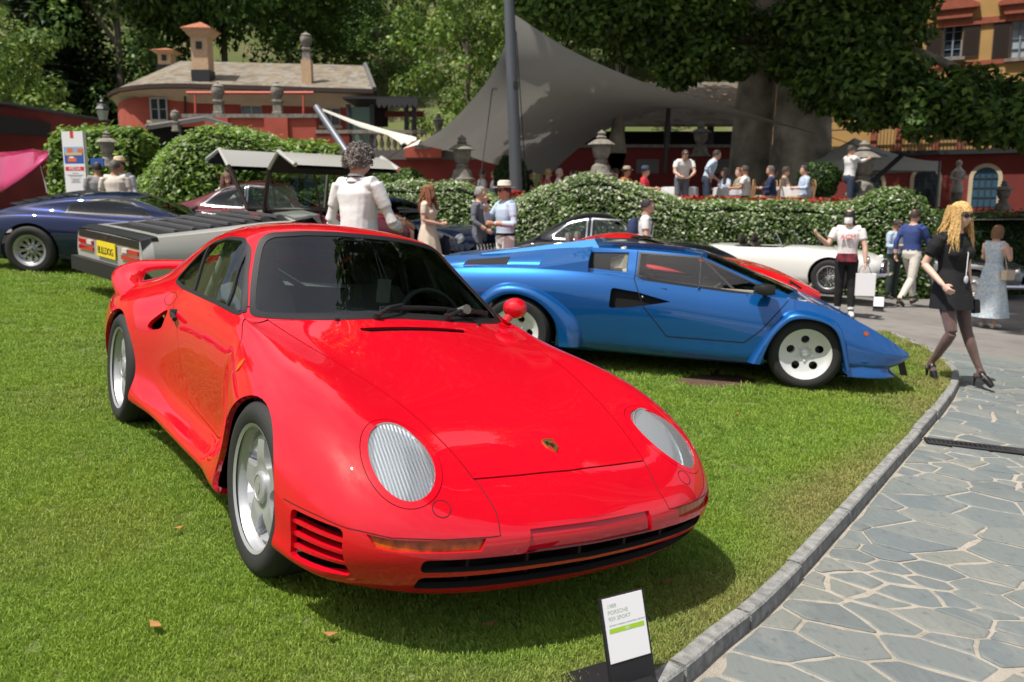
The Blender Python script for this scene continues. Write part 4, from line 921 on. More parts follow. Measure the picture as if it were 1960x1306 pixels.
# ================================================================== red sports car (hero)
RED_T = Vector((-0.2704, 3.3658, 0.2866)); RED_R = (-0.100794, 0.034991, -0.957685)
def red_net():
    # rows: 2 lower edge, 3 sill top, 4 sill joint, 5 lower door, 6 widest, 7 shoulder, 8 belt/fender crest, 9 glass/hood valley, 10 roof rail/hood edge, 11, 12 centre
    S = []
    def st(x, rows, xs=None):
        r = [(x if xs is None or xs[i] is None else xs[i], p[0], p[1]) for i, p in enumerate(rows)]
        b = r[0]; S.append([(b[0]-.02, 0, b[2]+.03), (b[0]-.02, b[1]*.55, b[2]+.02)] + r)
    st(-3.30, [(.54,.30),(.61,.36),(.65,.42),(.66,.48),(.65,.54),(.61,.585),(.54,.62),(.44,.64),(.31,.65),(.16,.655),(0,.66)])
    st(-3.20, [(.63,.20),(.70,.30),(.735,.40),(.745,.48),(.735,.57),(.70,.645),(.63,.69),(.52,.71),(.36,.725),(.18,.73),(0,.735)])
    st(-2.88, [(.76,.18),(.82,.28),(.845,.38),(.855,.48),(.845,.60),(.805,.69),(.72,.745),(.60,.765),(.43,.79),(.22,.815),(0,.825)])
    st(-2.56, [(.84,.17),(.885,.28),(.905,.38),(.91,.48),(.90,.60),(.855,.705),(.765,.775),(.625,.82),(.47,.87),(.26,.925),(0,.945)])
    st(-2.26, [(.865,.16),(.905,.27),(.915,.38),(.92,.48),(.91,.60),(.86,.715),(.755,.805),(.65,.865),(.545,.95),(.32,1.04),(0,1.07)])
    st(-1.96, [(.845,.16),(.90,.25),(.88,.35),(.875,.47),(.875,.60),(.825,.73),(.735,.83),(.665,.91),(.565,1.045),(.36,1.15),(0,1.185)])
    st(-1.66, [(.805,.165),(.857,.235),(.805,.305),(.80,.44),(.805,.60),(.775,.74),(.715,.845),(.655,.965),(.557,1.125),(.36,1.215),(0,1.248)])
    st(-1.32, [(.80,.165),(.855,.235),(.785,.295),(.775,.44),(.785,.60),(.765,.74),(.71,.85),(.642,.985),(.553,1.152),(.36,1.232),(0,1.262)])
    st(-1.12, [(.80,.165),(.855,.235),(.782,.295),(.775,.44),(.785,.60),(.765,.74),(.708,.85),(.64,.985),(.545,1.155),(.35,1.218),(0,1.240)], [None]*6+[-1.13,-1.16,-1.19,-1.15,-1.13])
    st(-1.02, [(.80,.165),(.855,.235),(.782,.295),(.775,.44),(.785,.60),(.765,.74),(.708,.85),(.642,.96),(.562,1.115),(.355,1.188),(0,1.211)], [None]*6+[-1.06,-1.09,-1.13,-1.09,-1.06])
    st(-.84, [(.80,.165),(.855,.235),(.785,.30),(.78,.44),(.79,.60),(.77,.74),(.712,.845),(.665,.905),(.612,.985),(.36,1.04),(0,1.06)], [None]*6+[-.84,-.89,-.92,-.88,-.855])
    st(-.66, [(.805,.17),(.858,.24),(.79,.31),(.785,.44),(.795,.60),(.775,.74),(.72,.836),(.69,.842),(.662,.852),(.37,.895),(0,.905)], [None]*6+[-.66,-.69,-.72,-.67,-.655])
    st(-.56, [(.825,.175),(.865,.25),(.81,.33),(.80,.45),(.805,.60),(.78,.735),(.725,.818),(.685,.826),(.63,.832),(.36,.862),(0,.875)], [None]*6+[-.58,-.61,-.64,-.59,-.575])
    st(-.33, [(.865,.185),(.893,.27),(.88,.37),(.872,.47),(.862,.585),(.82,.70),(.735,.775),(.65,.792),(.54,.796),(.30,.812),(0,.823)])
    st(0.0, [(.87,.2),(.897,.29),(.905,.38),(.905,.48),(.89,.575),(.835,.68),(.745,.743),(.64,.757),(.50,.745),(.28,.743),(0,.750)])
    st(0.3, [(.865,.20),(.895,.28),(.903,.36),(.90,.45),(.88,.535),(.825,.63),(.74,.686),(.635,.700),(.47,.684),(.26,.677),(0,.682)])
    st(.54, [(.80,.19),(.838,.25),(.853,.325),(.850,.40),(.832,.475),(.785,.555),(.71,.605),(.605,.618),(.44,.602),(.24,.608),(0,.614)])
    st(.70, [(.66,.165),(.735,.225),(.765,.30),(.772,.365),(.76,.425),(.72,.485),(.65,.522),(.55,.532),(.42,.524),(.22,.529),(0,.533)], [.60,.66,.695,.70,.695,.685,.685,.69,.70,.71,.715])
    st(.80, [(.50,.155),(.57,.21),(.60,.285),(.61,.345),(.60,.395),(.575,.425),(.53,.445),(.45,.455),(.34,.458),(.18,.461),(0,.463)], [.70,.765,.805,.815,.81,.80,.795,.795,.80,.81,.815])
    st(.87, [(.27,.15),(.305,.205),(.322,.28),(.33,.34),(.325,.378),(.315,.395),(.29,.408),(.25,.413),(.19,.416),(.10,.418),(0,.42)], [.755,.822,.867,.88,.877,.87,.862,.86,.862,.866,.868])
    st(.89, [(0,.15),(0,.205),(0,.28),(0,.34),(0,.375),(0,.392),(0,.404),(0,.409),(0,.412),(0,.414),(0,.415)], [.775,.842,.887,.90,.897,.89,.882,.878,.876,.876,.876])
    return mirror_net(S)
PAINT_RED = paint('red_paint', (0.60, 0.004, 0.016), rough=.28)
def build_red():
    car = thing('sports_car', 'glossy red coupe with laid back oval headlamps and rear wing hoop on the lawn', 'car', RED_T, rot=RED_R)
    sh = Shell(surf(red_net(), 7, 7)); side = lambda s: (lambda c, n: c.y*s > .4)
    fr = lambda c, n: c.x > .45 and n.x > .2
    def mx(poly): return [(-p[0], p[1]) for p in poly]
    # wheel arches
    for s in (1, -1):
        for cx, cz, r in ((0, .315, .338), (-2.262, .315, .342)):
            arc = [(cx + r*math.cos(a), cz + r*math.sin(a)) for a in np.linspace(-.35, PI+.35, 30)]
            sh.region([(cx + r*.95, 0.02)] + arc + [(cx - r*.95, 0.02)], SIDE, 'arch', ok=lambda c, n, s=s: c.y*s > .55)
    sh.drop('arch')
    # windscreen
    ws = [(0,.870),(.17,.866),(.34,.857),(.58,.843),(.672,.845),(.607,.978),(.537,1.106),(.502,1.162),(.452,1.195),(.29,1.219),(.14,1.228),(0,1.2295)]
    ws = ws + [(-p[0], p[1]) for p in reversed(ws[1:-1])]
    wok = lambda c, n: -1.35 < c.x < -.45 and n.x > .05
    sh.region(round_poly(ws, .03, 3), FRONT, 'ws_seal', ok=wok)
    sh.region(round_poly(offset_poly(ws, -.020), .03, 3), FRONT, 'ws', ok=wok, only=('ws_seal',))
    # side glass
    sw = [(-.715,.846),(-.965,1.008),(-1.125,1.125),(-1.22,1.158),(-1.44,1.150),(-1.62,1.112),(-1.72,1.045),(-1.80,.966),(-1.85,.895),(-1.83,.866),(-1.676,.852),(-1.45,.850),(-1.076,.848),(-.806,.843)]
    swr = round_poly(sw, .025, 2); inn = offset_poly(swr, -.016)
    def clip(poly, a, b, keep):   # half-plane clip by the line a->b
        a, b = Vector(a), Vector(b); d = b-a; out = []; f = lambda p: (d.x*(p.y-a.y)-d.y*(p.x-a.x))*keep
        P = [Vector(p) for p in poly]
        for p, q in zip(P, P[1:]+P[:1]):
            if f(p) >= 0: out.append(p)
            if f(p)*f(q) < 0: out.append(p.lerp(q, f(p)/(f(p)-f(q))))
        return out
    v0, v1 = (-.925,.845), (-1.16,1.15); b0, b1 = (-1.455,.845), (-1.69,1.13); w = .013
    off = lambda p, d: (p[0]+d, p[1])
    panes = [clip(inn, off(v0, w), off(v1, w), -1), clip(clip(inn, off(v0, -w), off(v1, -w), 1), off(b0, w), off(b1, w), -1), clip(inn, off(b0, -w), off(b1, -w), 1)]
    for s in (1, -1):
        sh.region(swr, SIDE, 'win_seal', ok=side(s))
        for p in panes: sh.region(p, SIDE, 'side_glass%d' % s, ok=side(s), only=('win_seal',))
    # rear screen
    rs = round_poly([(-1.80,-.46),(-1.80,.46),(-2.42,.42),(-2.42,-.42)], .08, 3)
    sh.region(rs, TOP, 'rear_glass', ok=lambda c, n: c.z > .85)
    # doors
    dr = round_poly([(-.74,.88),(-.60,.812),(-.52,.775),(-.425,.69),(-.40,.58),(-.42,.45),(-.50,.36),(-.66,.325),(-1.05,.345),(-1.24,.365),(-1.335,.453),(-1.378,.585),(-1.447,.672),(-1.594,.743),(-1.652,.786),(-1.64,.88)], .03, 3)
    for s in (1, -1):
        sh.region(offset_poly(dr, .002), SIDE, 'gap', ok=side(s), only=('body',)); sh.region(offset_poly(dr, -.002), SIDE, 'door%d' % s, ok=side(s), only=('gap',))
    # hood
    hd = [(-.69,.61),(-.452,.587),(-.271,.566),(.029,.513),(.276,.456),(.466,.422),(.573,.402),(.700,.382),(.714,.2),(.7225,0)]
    hd = hd + [(p[0], -p[1]) for p in reversed(hd[:-1])] + [(-.64,-.36),(-.62,0),(-.64,.36)]
    top = lambda c, n: n.z > .2 and c.z > .45
    sh.region(offset_poly(hd, .003), TOP, 'gap', ok=top, only=('body',)); sh.region(offset_poly(hd, -.003), TOP, 'hood', ok=top, only=('gap',))
    cv = [(-.455,-.268),(-.425,-.272),(-.408,-.235),(-.408,.235),(-.425,.272),(-.455,.268)]
    sh.region(cv, TOP, 'cowl_slot', ok=top)
    # headlamps: local plane
    for s in (1, -1):
        n = Vector((.66, s*.12, .74)).normalized(); A = Vector((0, 1, 0)); A = (A - n*A.dot(n)).normalized(); B = n.cross(A).normalized()
        c = Vector((.588, s*.592, .573)); ca, cb = c.dot(A), c.dot(B); lok = lambda q, nn, s=s: q.y*s > .35 and q.x > .25 and nn.z > .1
        rt = 0.12*s
        sh.region(ellipse(ca, cb, .131, .192, 48, rt), (A, B), 'lampgap', ok=lok); sh.region(ellipse(ca, cb, .1285, .1895, 48, rt), (A, B), 'bezel%d' % s, ok=lok, only=('lampgap',))
        sh.region(ellipse(ca, cb, .106, .166, 48, rt), (A, B), 'lens%d' % s, ok=lok, only=('bezel%d' % s,))
    # bumper openings
    ind = [(.755,.394),(.697,.388),(.57,.3885),(.42,.3885),(.437,.351),(.57,.350),(.697,.351),(.735,.358)]
    for s in (1, -1): sh.region([(s*p[0], p[1]) for p in ind], FRONT, 'ind%d' % s, ok=lambda c, n, s=s: c.x > .5 and c.y*s > 0)
    for zt, zb, ye in ((.328, .281, .612), (.264, .208, .605)):
        sh.region(round_poly([(-ye, zb+.003), (-ye, zt), (0, zt+.003), (ye, zt), (ye, zb+.003), (0, zb-.004)], [.02, .02, .3, .02, .02, .3], 4), FRONT, 'grille', ok=fr)
    sh.region([(-.262,.402),(-.276,.332),(.276,.332),(.262,.402)], FRONT, 'plate', ok=fr)
    vz = [(.392, .358), (.347, .316), (.305, .278), (.266, .238)]
    for s in (1, -1):
        vk = lambda c, n, s=s: c.y*s > .6 and c.x > .38
        sh.region(round_poly([(.43,.396),(.655,.394),(.652,.236),(.56,.232),(.44,.240)], .025, 3), SIDE, 'svent', ok=vk)
        for a, b in zip(vz, vz[1:]): sh.region([(.42, a[1]), (.67, a[1]), (.67, b[0]), (.42, b[0])], SIDE, 'slat', ok=vk, only=('svent',))
        sh.region(round_poly([(-1.655,.742),(-1.705,.728),(-1.815,.655),(-1.835,.622),(-1.79,.61),(-1.665,.64)], .03, 3), SIDE, 'intake', ok=side(s))
        sh.region(ellipse(-.345, .702, .018, .024, 16), SIDE, 'side_ind', ok=side(s))
    bez = mat('black_seal', (.012, .012, .013), rough=.4)
    # split into parts
    sh.take('ws_seal', bez, car, 'windscreen_seal', offset=.002, thick=.01); sh.take('ws', CARGLASS, car, 'windscreen', offset=-.001)
    sh.take('win_seal', bez, car, 'window_frame', offset=.003, thick=.012, split=True)
    for s in (1, -1): sh.take('side_glass%d' % s, CARGLASS, car, 'side_window', offset=-.003, split=True)
    sh.take('rear_glass', CARGLASS, car, 'rear_window')
    sh.take('gap', GAP, car, 'shut_line', offset=-.006, split=True); sh.take('lampgap', GAP, car, 'lamp_gap', offset=-.005, split=True)
    for s in (1, -1): sh.take('door%d' % s, PAINT_RED, car, 'door', thick=.006)
    hood = sh.take('hood', PAINT_RED, car, 'hood', thick=.008)
    LENS = lens_mat()
    for s in (1, -1):
        sh.take('bezel%d' % s, PAINT_RED, car, 'headlamp_bezel', thick=.012)
        ln = sh.take('lens%d' % s, LENS, car, 'headlight', offset=-.004)
        c = Vector((.588, s*.592, .573)); n = Vector((.66, s*.12, .74)).normalized(); A = Vector((0, 1, 0)); A = (A - n*A.dot(n)).normalized(); B = n.cross(A).normalized()
        r = MB(); r.lathe([(.0, -.10), (.3, -.095), (.6, -.075), (.85, -.045), (1.02, -.006), (1.02, -.012)], n=32)
        M = Matrix((A*.104, B*.160, n)).transposed(); r.v = [tuple(M @ Vector(p) + c - n*.022) for p in r.v]; r.build('reflector', reflector_mat(), ln)
        ind_o = sh.take('ind%d' % s, AMBER, car, 'front_indicator', offset=-.012)
    sh.take('side_ind', AMBER, car, 'side_indicator', offset=.004, thick=.006, split=True)
    sh.take('plate', PAINT_RED, car, 'number_plate_recess', offset=-.010)
    sh.take('slat', PAINT_RED, car, 'vent_slat', offset=-.010, thick=.035, split=True)
    for k in ('grille', 'svent', 'intake', 'cowl_slot'): sh.drop(k)
    full = sh  # bvh stays available for seams
    pts = lambda L, s: [(p[0], s*p[1], p[2]) for p in L]
    sm = [(.702,.380,.524),(.717,.376,.516),(.763,.366,.485),(.812,.359,.447),(.862,.372,.392),(.858,.413,.3915),(.827,.548,.3905),(.761,.696,.392),(.704,.763,.400),(.655,.80,.400),(.554,.845,.408),(.384,.889,.41)]
    L = []
    for s in (1, -1):
        L.append(pts(sm, s)); L.append([(.771+.030*math.cos(a)*.7, s*.537+.030*math.sin(a), .468-.030*math.cos(a)*.7) for a in np.linspace(0, 2*PI, 17)])
        L.append([(-1.72+.075*math.cos(a), s*.75, .79+.045*math.sin(a)) for a in np.linspace(0, 2*PI, 17)])
    seams(sh, L, .0028, car, 'body_seam', GAP)
    # crest
    hp, hn = sh.hit((.611, 0, 1.5), (0, 0, -1)); X = Vector((1, 0, 0)); X = (X - hn*X.dot(hn)).normalized(); Yv = hn.cross(X)
    M = Matrix.Translation(hp) @ Matrix((Yv*-1, X*-1, hn)).transposed().to_4x4()
    shield = round_poly([(-.026,.034),(0,.038),(.026,.034),(.025,-.005),(0,-.036),(-.025,-.005)], .008, 3)
    cr = MB(); cr.mi = 0; cr.prism(shield, 0, .004, M=M)
    cr.mi = 1
    for (x0, x1, y0, y1) in ((-.021,-.012,.003,.022), (-.008,-.002,.003,.022), (.004,.010,-.024,-.002), (.013,.019,-.016,-.002)): cr.prism([(x0,y0),(x1,y0),(x1,y1),(x0,y1)], .004, .0046, M=M)
    cr.mi = 2; cr.prism(round_poly([(-.010,.011),(.010,.011),(.010,-.004),(0,-.014),(-.010,-.004)], .003, 2), .004, .0056, M=M); cr.prism([(.004,.004),(.020,.004),(.020,.022),(.004,.022)], .004, .0046, M=M)
    cr.build('crest', [mat('crest_gold', (.75,.48,.12), rough=.3, metal=.9), mat('crest_red', (.35,.01,.01), rough=.4), mat('crest_black', (.02,.015,.01), rough=.4)], hood)
    body = sh.take('body', [PAINT_RED, GAP], car, 'body', thick=.022)
    for p in body.data.polygons:      # dark throats of the bumper slots
        c = p.center
        if c.x > .55 and abs(c.y) < .63 and .17 < c.z < .335 and sh.bvh.find_nearest(c)[3] > .004: p.material_index = 1
    # dark inner boxes behind openings, floor, wells
    k = MB(); k.box((.55, 0, .29), (.30, 1.10, .13)); k.box((-.5, 0, .72), (.22, 1.0, .06)); k.box((-1.3, 0, .24), (3.3, 1.45, .05))
    for s in (1, -1): k.box((.52, s*.70, .31), (.20, .10, .14)); k.box((-1.78, s*.70, .68), (.3, .06, .16))
    k.build('underbody', mat('underbody_black', (.008, .008, .008), rough=.95), car)
    for s in (1, -1): wheel_well(car, 0, .55, .875*s if s > 0 else -.875, .315, .345); wheel_well(car, -2.262, .55, .89*s, .315, .35)
    for s in (1, -1):
        put_wheel(car, 'five', 0, s*.750, .318, .318, .235, .228, SILVER, steer=rad(-1), spin=rad(12)); put_wheel(car, 'five', -2.272, s*.772, .316, .316, .255, .228, SILVER, spin=rad(30))
    # grille dividers
    for y in (-.42, -.20, .02, .24, .45): MB().box((.76-.18*abs(y)**2, y, .27), (.08, .012, .11)).build('grille_rib', mat('grille_black', (.03, .008, .008), rough=.7), car)
    # rear wing hoop
    wpts = [(-2.42,.75,.69),(-2.58,.775,.735),(-2.74,.765,.785),(-2.84,.72,.83),(-2.90,.62,.86),(-2.95,.45,.872),(-2.97,.2,.878),(-2.98,0,.88)]
    wpts = wpts + [(p[0], -p[1], p[2]) for p in reversed(wpts[:-1])]
    P = np.array(wpts); D = np.linspace(0, len(P)-1, 61); C = np.stack([pchip(range(len(P)), P[:, k], D) for k in range(3)], 1)
    wm = MB(); sec = []
    for i, c in enumerate(C):
        u = abs(i/60*2-1); ch = .085 + .015*u**2; th = .024 + .06*u**3
        t = C[min(i+1, 60)] - C[max(i-1, 0)]; t /= np.linalg.norm(t); up = np.array([.18, 0, 1]) if u < .8 else np.array([.3, 0, 1]); a = np.cross(t, up); a /= np.linalg.norm(a); up = np.cross(a, t)
        sec.append([c + a*ch*math.cos(w_) + up*th*(math.sin(w_) if math.sin(w_) > 0 else .7*math.sin(w_)) for w_ in np.linspace(0, 2*PI, 18, endpoint=False)])
    wm.grid(sec, wrap=True); wm.build('rear_wing', mat('red_paint_wing', (0.60, 0.004, 0.016), rough=.28, coat=1), car)
    # interior
    tub = MB(); tub.box((-1.35, 0, .33), (1.6, 1.36, .04)); tub.box((-2.05, 0, .62), (.25, 1.2, .5)); tub.box((-.64, 0, .66), (.26, 1.1, .22)); tub.box((-.76, 0, .77), (.16, 1.1, .05)); tub.box((-1.3, 0, .44), (1.1, .16, .2))
    for s in (1, -1): tub.box((-1.2, s*.66, .52), (1.0, .05, .40))
    tub.build('cabin_trim', INTERIOR, car)
    SEAT = mat('seat_leather', (.19, .195, .195), rough=.6)
    for s in (1, -1): seat(car, -1.22, s*.36, .20, SEAT)
    steering(car, (-.93, .37, .80), .185, rad(-25), mat('steering_leather', (.10, .115, .105), rough=.5))
    cage = MB(); CG = mat('cage_tube', (.20, .24, .23), rough=.45)
    for s in (1, -1):
        cage.tube([(-.78, s*.62, .84), (-1.0, s*.565, 1.0), (-1.2, s*.50, 1.12), (-1.45, s*.49, 1.15), (-1.6, s*.50, 1.12), (-1.62, s*.60, .8), (-1.62, s*.62, .4)], .022, n=10)
    cage.tube([(-1.6, -.5, 1.12), (-1.6, .5, 1.12)], .02); cage.tube([(-1.6, -.48, 1.1), (-2.1, .3, .75)], .018)
    cage.build('roll_cage', CG, car)
    mir = MB(); mir.box((-1.06, .0, 1.17), (.03, .22, .055)); mir.tube([(-1.05, 0, 1.17), (-1.06, 0, 1.215)], .008); mir.build('rear_view_mirror', BLACK, car)
    hang = MB(); hang.box((-.98, .10, .955), (.005, .075, .12)); hang.tube([(-.98, .085, 1.015), (-1.03, .05, 1.16)], .002, n=5); hang.tube([(-.98, .115, 1.015), (-1.03, .06, 1.16)], .002, n=5)
    hang.build('hanging_tag', mat('tag_card', (.30, .33, .28), rough=.8), car)
    # mirror, wipers, handle, jets
    mm = MB(); P = []
    for i in range(9):
        u = i/8; r = math.sin(PI*(.015+.93*u))**.55; P.append([(-.70+.13*(.5-u)*1.0, .735+.066*r*math.cos(w_), .922+.056*r*math.sin(w_)) for w_ in np.linspace(0, 2*PI, 18, endpoint=False)])
    mm.grid(P, wrap=True, flip=True); mm.add(P[0], [tuple(range(18))]); mm.add(P[-1], [tuple(range(18))[::-1]]); mm.tube([(-.69, .67, .85), (-.70, .72, .90)], [.022, .022], n=12); mm.build('door_mirror', PAINT_RED, car)
    def on(x, y, dz=.012):
        h, n = sh.hit((x, y, 2), (0, 0, -1)); return h + n*dz
    for (p0, p1, e0, e1) in (((-.555, -.14), (-.645, .02), (-.635, -.09), (-.665, .34)), ((-.575, .24), (-.68, .44), (-.645, .28), (-.715, .56))):
        wp = MB(); A = on(*p0, .02); Bq = on(*p1, .035); wp.tube([on(*p0, -.02), on(*p0, .03)], .018, n=12); wp.tube([A, A.lerp(Bq, .5)+Vector((0, 0, .012)), Bq], [.012, .009, .007], n=8)
        seg = [on(e0[0]+(e1[0]-e0[0])*t, e0[1]+(e1[1]-e0[1])*t, .016) for t in np.linspace(0, 1, 7)]; wp.tube(seg, .008, n=6, flat=1.6); wp.build('wiper', BLACK, car)
    for y in (-.33, .42): MB().tube([on(-.56, y, -.01), on(-.56, y, .014)], [.014, .009], n=10).build('washer_jet', BLACK, car)
    for s in (1, -1):
        hd_ = MB(); h, n = sh.hit((-1.50, s*2, .725), (0, -s, 0)); hd_.tube([h+Vector((-.05, s*.012, .01)), h+Vector((.06, s*.026, -.004))], [.014, .011], n=8); hd_.tube([h+Vector((-.05, -s*.01, .012)), h+Vector((-.05, s*.02, .012))], .022, n=12); hd_.build('door_handle', BLACK, car)
    return car
def reflector_mat():
    if 'lamp_reflector' in MATS: return MATS['lamp_reflector']
    m = mat('lamp_reflector', (.80, .83, .86), rough=.30, metal=.75); n = m.node_tree.nodes; L = m.node_tree.links; tc = n.new('ShaderNodeTexCoord'); wv = n.new('ShaderNodeTexWave'); wv.bands_direction = 'Y'; wv.inputs['Scale'].default_value = 26; wv.inputs['Distortion'].default_value = .5; L.new(tc.outputs['Object'], wv.inputs['Vector'])
    bp = n.new('ShaderNodeBump'); bp.inputs['Strength'].default_value = .2; bp.inputs['Distance'].default_value = .012; L.new(wv.outputs[0], bp.inputs['Height']); L.new(bp.outputs[0], n['Principled BSDF'].inputs['Normal']); return m
def lens_mat():
    if 'lamp_lens' in MATS: return MATS['lamp_lens']
    m = bpy.data.materials.new('lamp_lens'); m.use_nodes = True; MATS['lamp_lens'] = m; n = m.node_tree.nodes; L = m.node_tree.links; n.remove(n['Principled BSDF'])
    tc = n.new('ShaderNodeTexCoord'); wv = n.new('ShaderNodeTexWave'); wv.bands_direction = 'Y'; wv.inputs['Scale'].default_value = 24; wv.inputs['Distortion'].default_value = .4; L.new(tc.outputs['Object'], wv.inputs['Vector'])
    bp = n.new('ShaderNodeBump'); bp.inputs['Strength'].default_value = .2; bp.inputs['Distance'].default_value = .01; L.new(wv.outputs[0], bp.inputs['Height'])
    tr = n.new('ShaderNodeBsdfTransparent'); tr.inputs[0].default_value = (.86, .90, .93, 1); gl = n.new('ShaderNodeBsdfGlossy'); gl.inputs['Roughness'].default_value = .03; L.new(bp.outputs[0], gl.inputs['Normal'])
    df = n.new('ShaderNodeBsdfDiffuse'); df.inputs[0].default_value = (.74, .79, .83, 1); L.new(bp.outputs[0], df.inputs['Normal'])
    m1 = n.new('ShaderNodeMixShader'); m1.inputs[0].default_value = .2; L.new(tr.outputs[0], m1.inputs[1]); L.new(df.outputs[0], m1.inputs[2])
    fr = n.new('ShaderNodeFresnel'); fr.inputs[0].default_value = 1.5; m2 = n.new('ShaderNodeMixShader'); L.new(fr.outputs[0], m2.inputs[0]); L.new(m1.outputs[0], m2.inputs[1]); L.new(gl.outputs[0], m2.inputs[2])
    L.new(m2.outputs[0], n['Material Output'].inputs[0]); return m
# ================================================================== blue wedge car
BLU_T = Vector((2.6006, 7.6887, 0.1440)); BLU_R = (-.02, .046622, -.2063)
PAINT_BLUE = mat('blue_metallic', (.007, .105, .36), rough=.32, metal=.45, coat=1, back=(.02, .02, .02))
def half_net(st):
    S = []
    for x, rows in st:
        r = [((x if len(p) == 2 else p[2]), p[0], p[1]) for p in rows]; b = r[0]
        S.append([(b[0], 0, b[2]+.03), (b[0], b[1]*.55, b[2]+.02)] + r)
    return np.array(S)
def flare(car, outer, inner, yb, yo, s, m, name='wheel_flare'):
    n = 28; k0 = np.linspace(0, 1, len(outer)); k1 = np.linspace(0, 1, len(inner)); t = np.linspace(0, 1, n)
    O = np.stack([np.interp(t, k0, [p[i] for p in outer]) for i in (0, 1)], 1); I = np.stack([np.interp(t, k1, [p[i] for p in inner]) for i in (0, 1)], 1)
    for _ in range(2): O[1:-1] = (O[:-2]+2*O[1:-1]+O[2:])/4; I[1:-1] = (I[:-2]+2*I[1:-1]+I[2:])/4
    g = []
    for o, i in zip(O, I):
        d = i-o; row = []
        for u, y in ((-.08, yb-.03), (0, yb), (.18, yb+(yo-yb)*.55), (.45, yo-.008), (.75, yo), (1, yo-.004), (1.03, yo-.02), (1.0, yb-.05)): q = o+d*u; row.append((q[0], s*y, q[1]))
        g.append(row)
    b = MB(); b.grid(g, flip=(s > 0)); return b.build(name, m, car, angle=60)
def build_blue():
    car = thing('sports_car', 'low blue wedge shaped coupe with flared arches and white five hole wheels', 'car', BLU_T, rot=BLU_R)
    H = half_net([
        (-3.25, [(.70,.40),(.85,.45),(.90,.55),(.90,.68),(.86,.80),(.62,.83),(.58,.86),(.50,.91),(0,.93)]),
        (-3.12, [(.74,.26),(.88,.37),(.93,.55),(.92,.70),(.86,.825),(.64,.84),(.60,.88),(.50,.93),(0,.955)]),
        (-2.9, [(.80,.22),(.90,.35),(.94,.55),(.93,.72),(.86,.845),(.66,.85),(.62,.90),(.50,.945),(0,.985)]),
        (-2.45, [(.86,.18),(.92,.33),(.935,.55),(.925,.74),(.85,.868),(.68,.87),(.64,.93),(.48,1.005),(0,1.05)]),
        (-2.0, [(.84,.17),(.91,.33),(.93,.55),(.92,.74),(.85,.87),(.70,.875),(.65,.95),(.48,1.065),(0,1.11)]),
        (-1.6, [(.82,.17),(.89,.33),(.915,.55),(.90,.72),(.845,.852),(.70,.865),(.65,.95),(.52,1.07),(0,1.125)]),
        (-1.2, [(.82,.165),(.88,.32),(.90,.53),(.89,.69),(.835,.815),(.70,.825),(.64,.92),(.53,1.07),(0,1.125)]),
        (-.90, [(.82,.165),(.87,.31),(.89,.50),(.88,.66),(.825,.79),(.70,.80),(.64,.89),(.54,1.05),(0,1.09,-.86)]),
        (-.5, [(.82,.165),(.87,.30),(.885,.48),(.87,.64),(.815,.768),(.71,.775),(.66,.815),(.60,.895),(0,.94,-.42)]),
        (-.12, [(.82,.165),(.87,.30),(.88,.46),(.865,.61),(.805,.748),(.70,.75),(.66,.752),(.61,.757,-.12),(0,.785,.0)]),
        (.12, [(.82,.18),(.865,.30),(.87,.44),(.855,.57),(.795,.70),(.68,.69),(.55,.685),(.35,.685),(0,.69)]),
        (.4, [(.80,.19),(.84,.28),(.845,.38),(.825,.48),(.775,.598),(.66,.578),(.5,.565),(.3,.56),(0,.56)]),
        (.65, [(.72,.20),(.77,.26),(.78,.32),(.765,.38),(.715,.472),(.62,.455),(.48,.44),(.28,.435),(0,.435)]),
        (.80, [(.60,.24),(.66,.28),(.68,.31),(.67,.34),(.62,.378),(.54,.37),(.40,.36),(.24,.355),(0,.355)]),
        (.87, [(.55,.295),(.60,.305),(.61,.315),(.60,.325),(.56,.338),(.48,.34),(.36,.335),(.2,.33),(0,.33)])])
    H = tighten(tighten(H, 1, (6, 7, 9), .12), 0, (7, 9), .10)
    sh = Shell(surf(mirror_net(H), 5, 5))
    side = lambda s: (lambda c, n: c.y*s > .35)
    for s in (1, -1):
        for cx, cz, r in ((0.0, .30, .335), (-2.45, .30, .36)):
            arc = [(cx + r*math.cos(a), cz + r*math.sin(a)) for a in np.linspace(-.3, PI+.3, 26)]
            sh.region([(cx+r, .02)] + arc + [(cx-r, .02)], SIDE, 'arch', ok=lambda c, n, s=s: c.y*s > .6)
        win = [(-1.43,1.043),(-.905,1.030),(-.275,.775),(-.63,.782),(-1.35,.838),(-1.43,.86)]
        sh.region(offset_poly(win, .012), SIDE, 'seal', ok=side(s)); 
        sh.region([(-1.425,1.040),(-.912,1.027),(-.885,1.012),(-.625,.786),(-1.35,.842),(-1.425,.863)], SIDE, 'glass', ok=side(s), only=('seal',))
        sh.region([(-.855,1.0),(-.29,.78),(-.59,.786)], SIDE, 'glass', ok=side(s), only=('seal',))
        sh.region([(-1.86,1.03),(-1.53,1.046),(-1.53,.88),(-1.68,.885),(-1.86,.895)], SIDE, 'bvent', ok=side(s))
        sh.region([(-1.68,.991),(-1.535,1.04),(-1.535,.885),(-1.68,.89)], SIDE, 'qglass', ok=side(s), only=('bvent',))
        sh.region(round_poly([(-1.64,.753),(-1.65,.576),(-1.49,.588),(-1.13,.663),(-1.42,.728)], [.03,.03,.03,.005,.03], 3), SIDE, 'naca', ok=side(s))
        dr = [(-.17,.735),(-.38,.47),(-.50,.363),(-1.14,.366),(-1.36,.612),(-1.455,.84),(-1.455,1.075)]
        sh.region([(-2.99,.895),(-2.60,.945),(-2.61,.880),(-3.03,.850)], SIDE, 'louvre', ok=side(s))
        sh.region(ellipse(.47, .50, .022, .018, 14), SIDE, 'side_ind', ok=side(s))
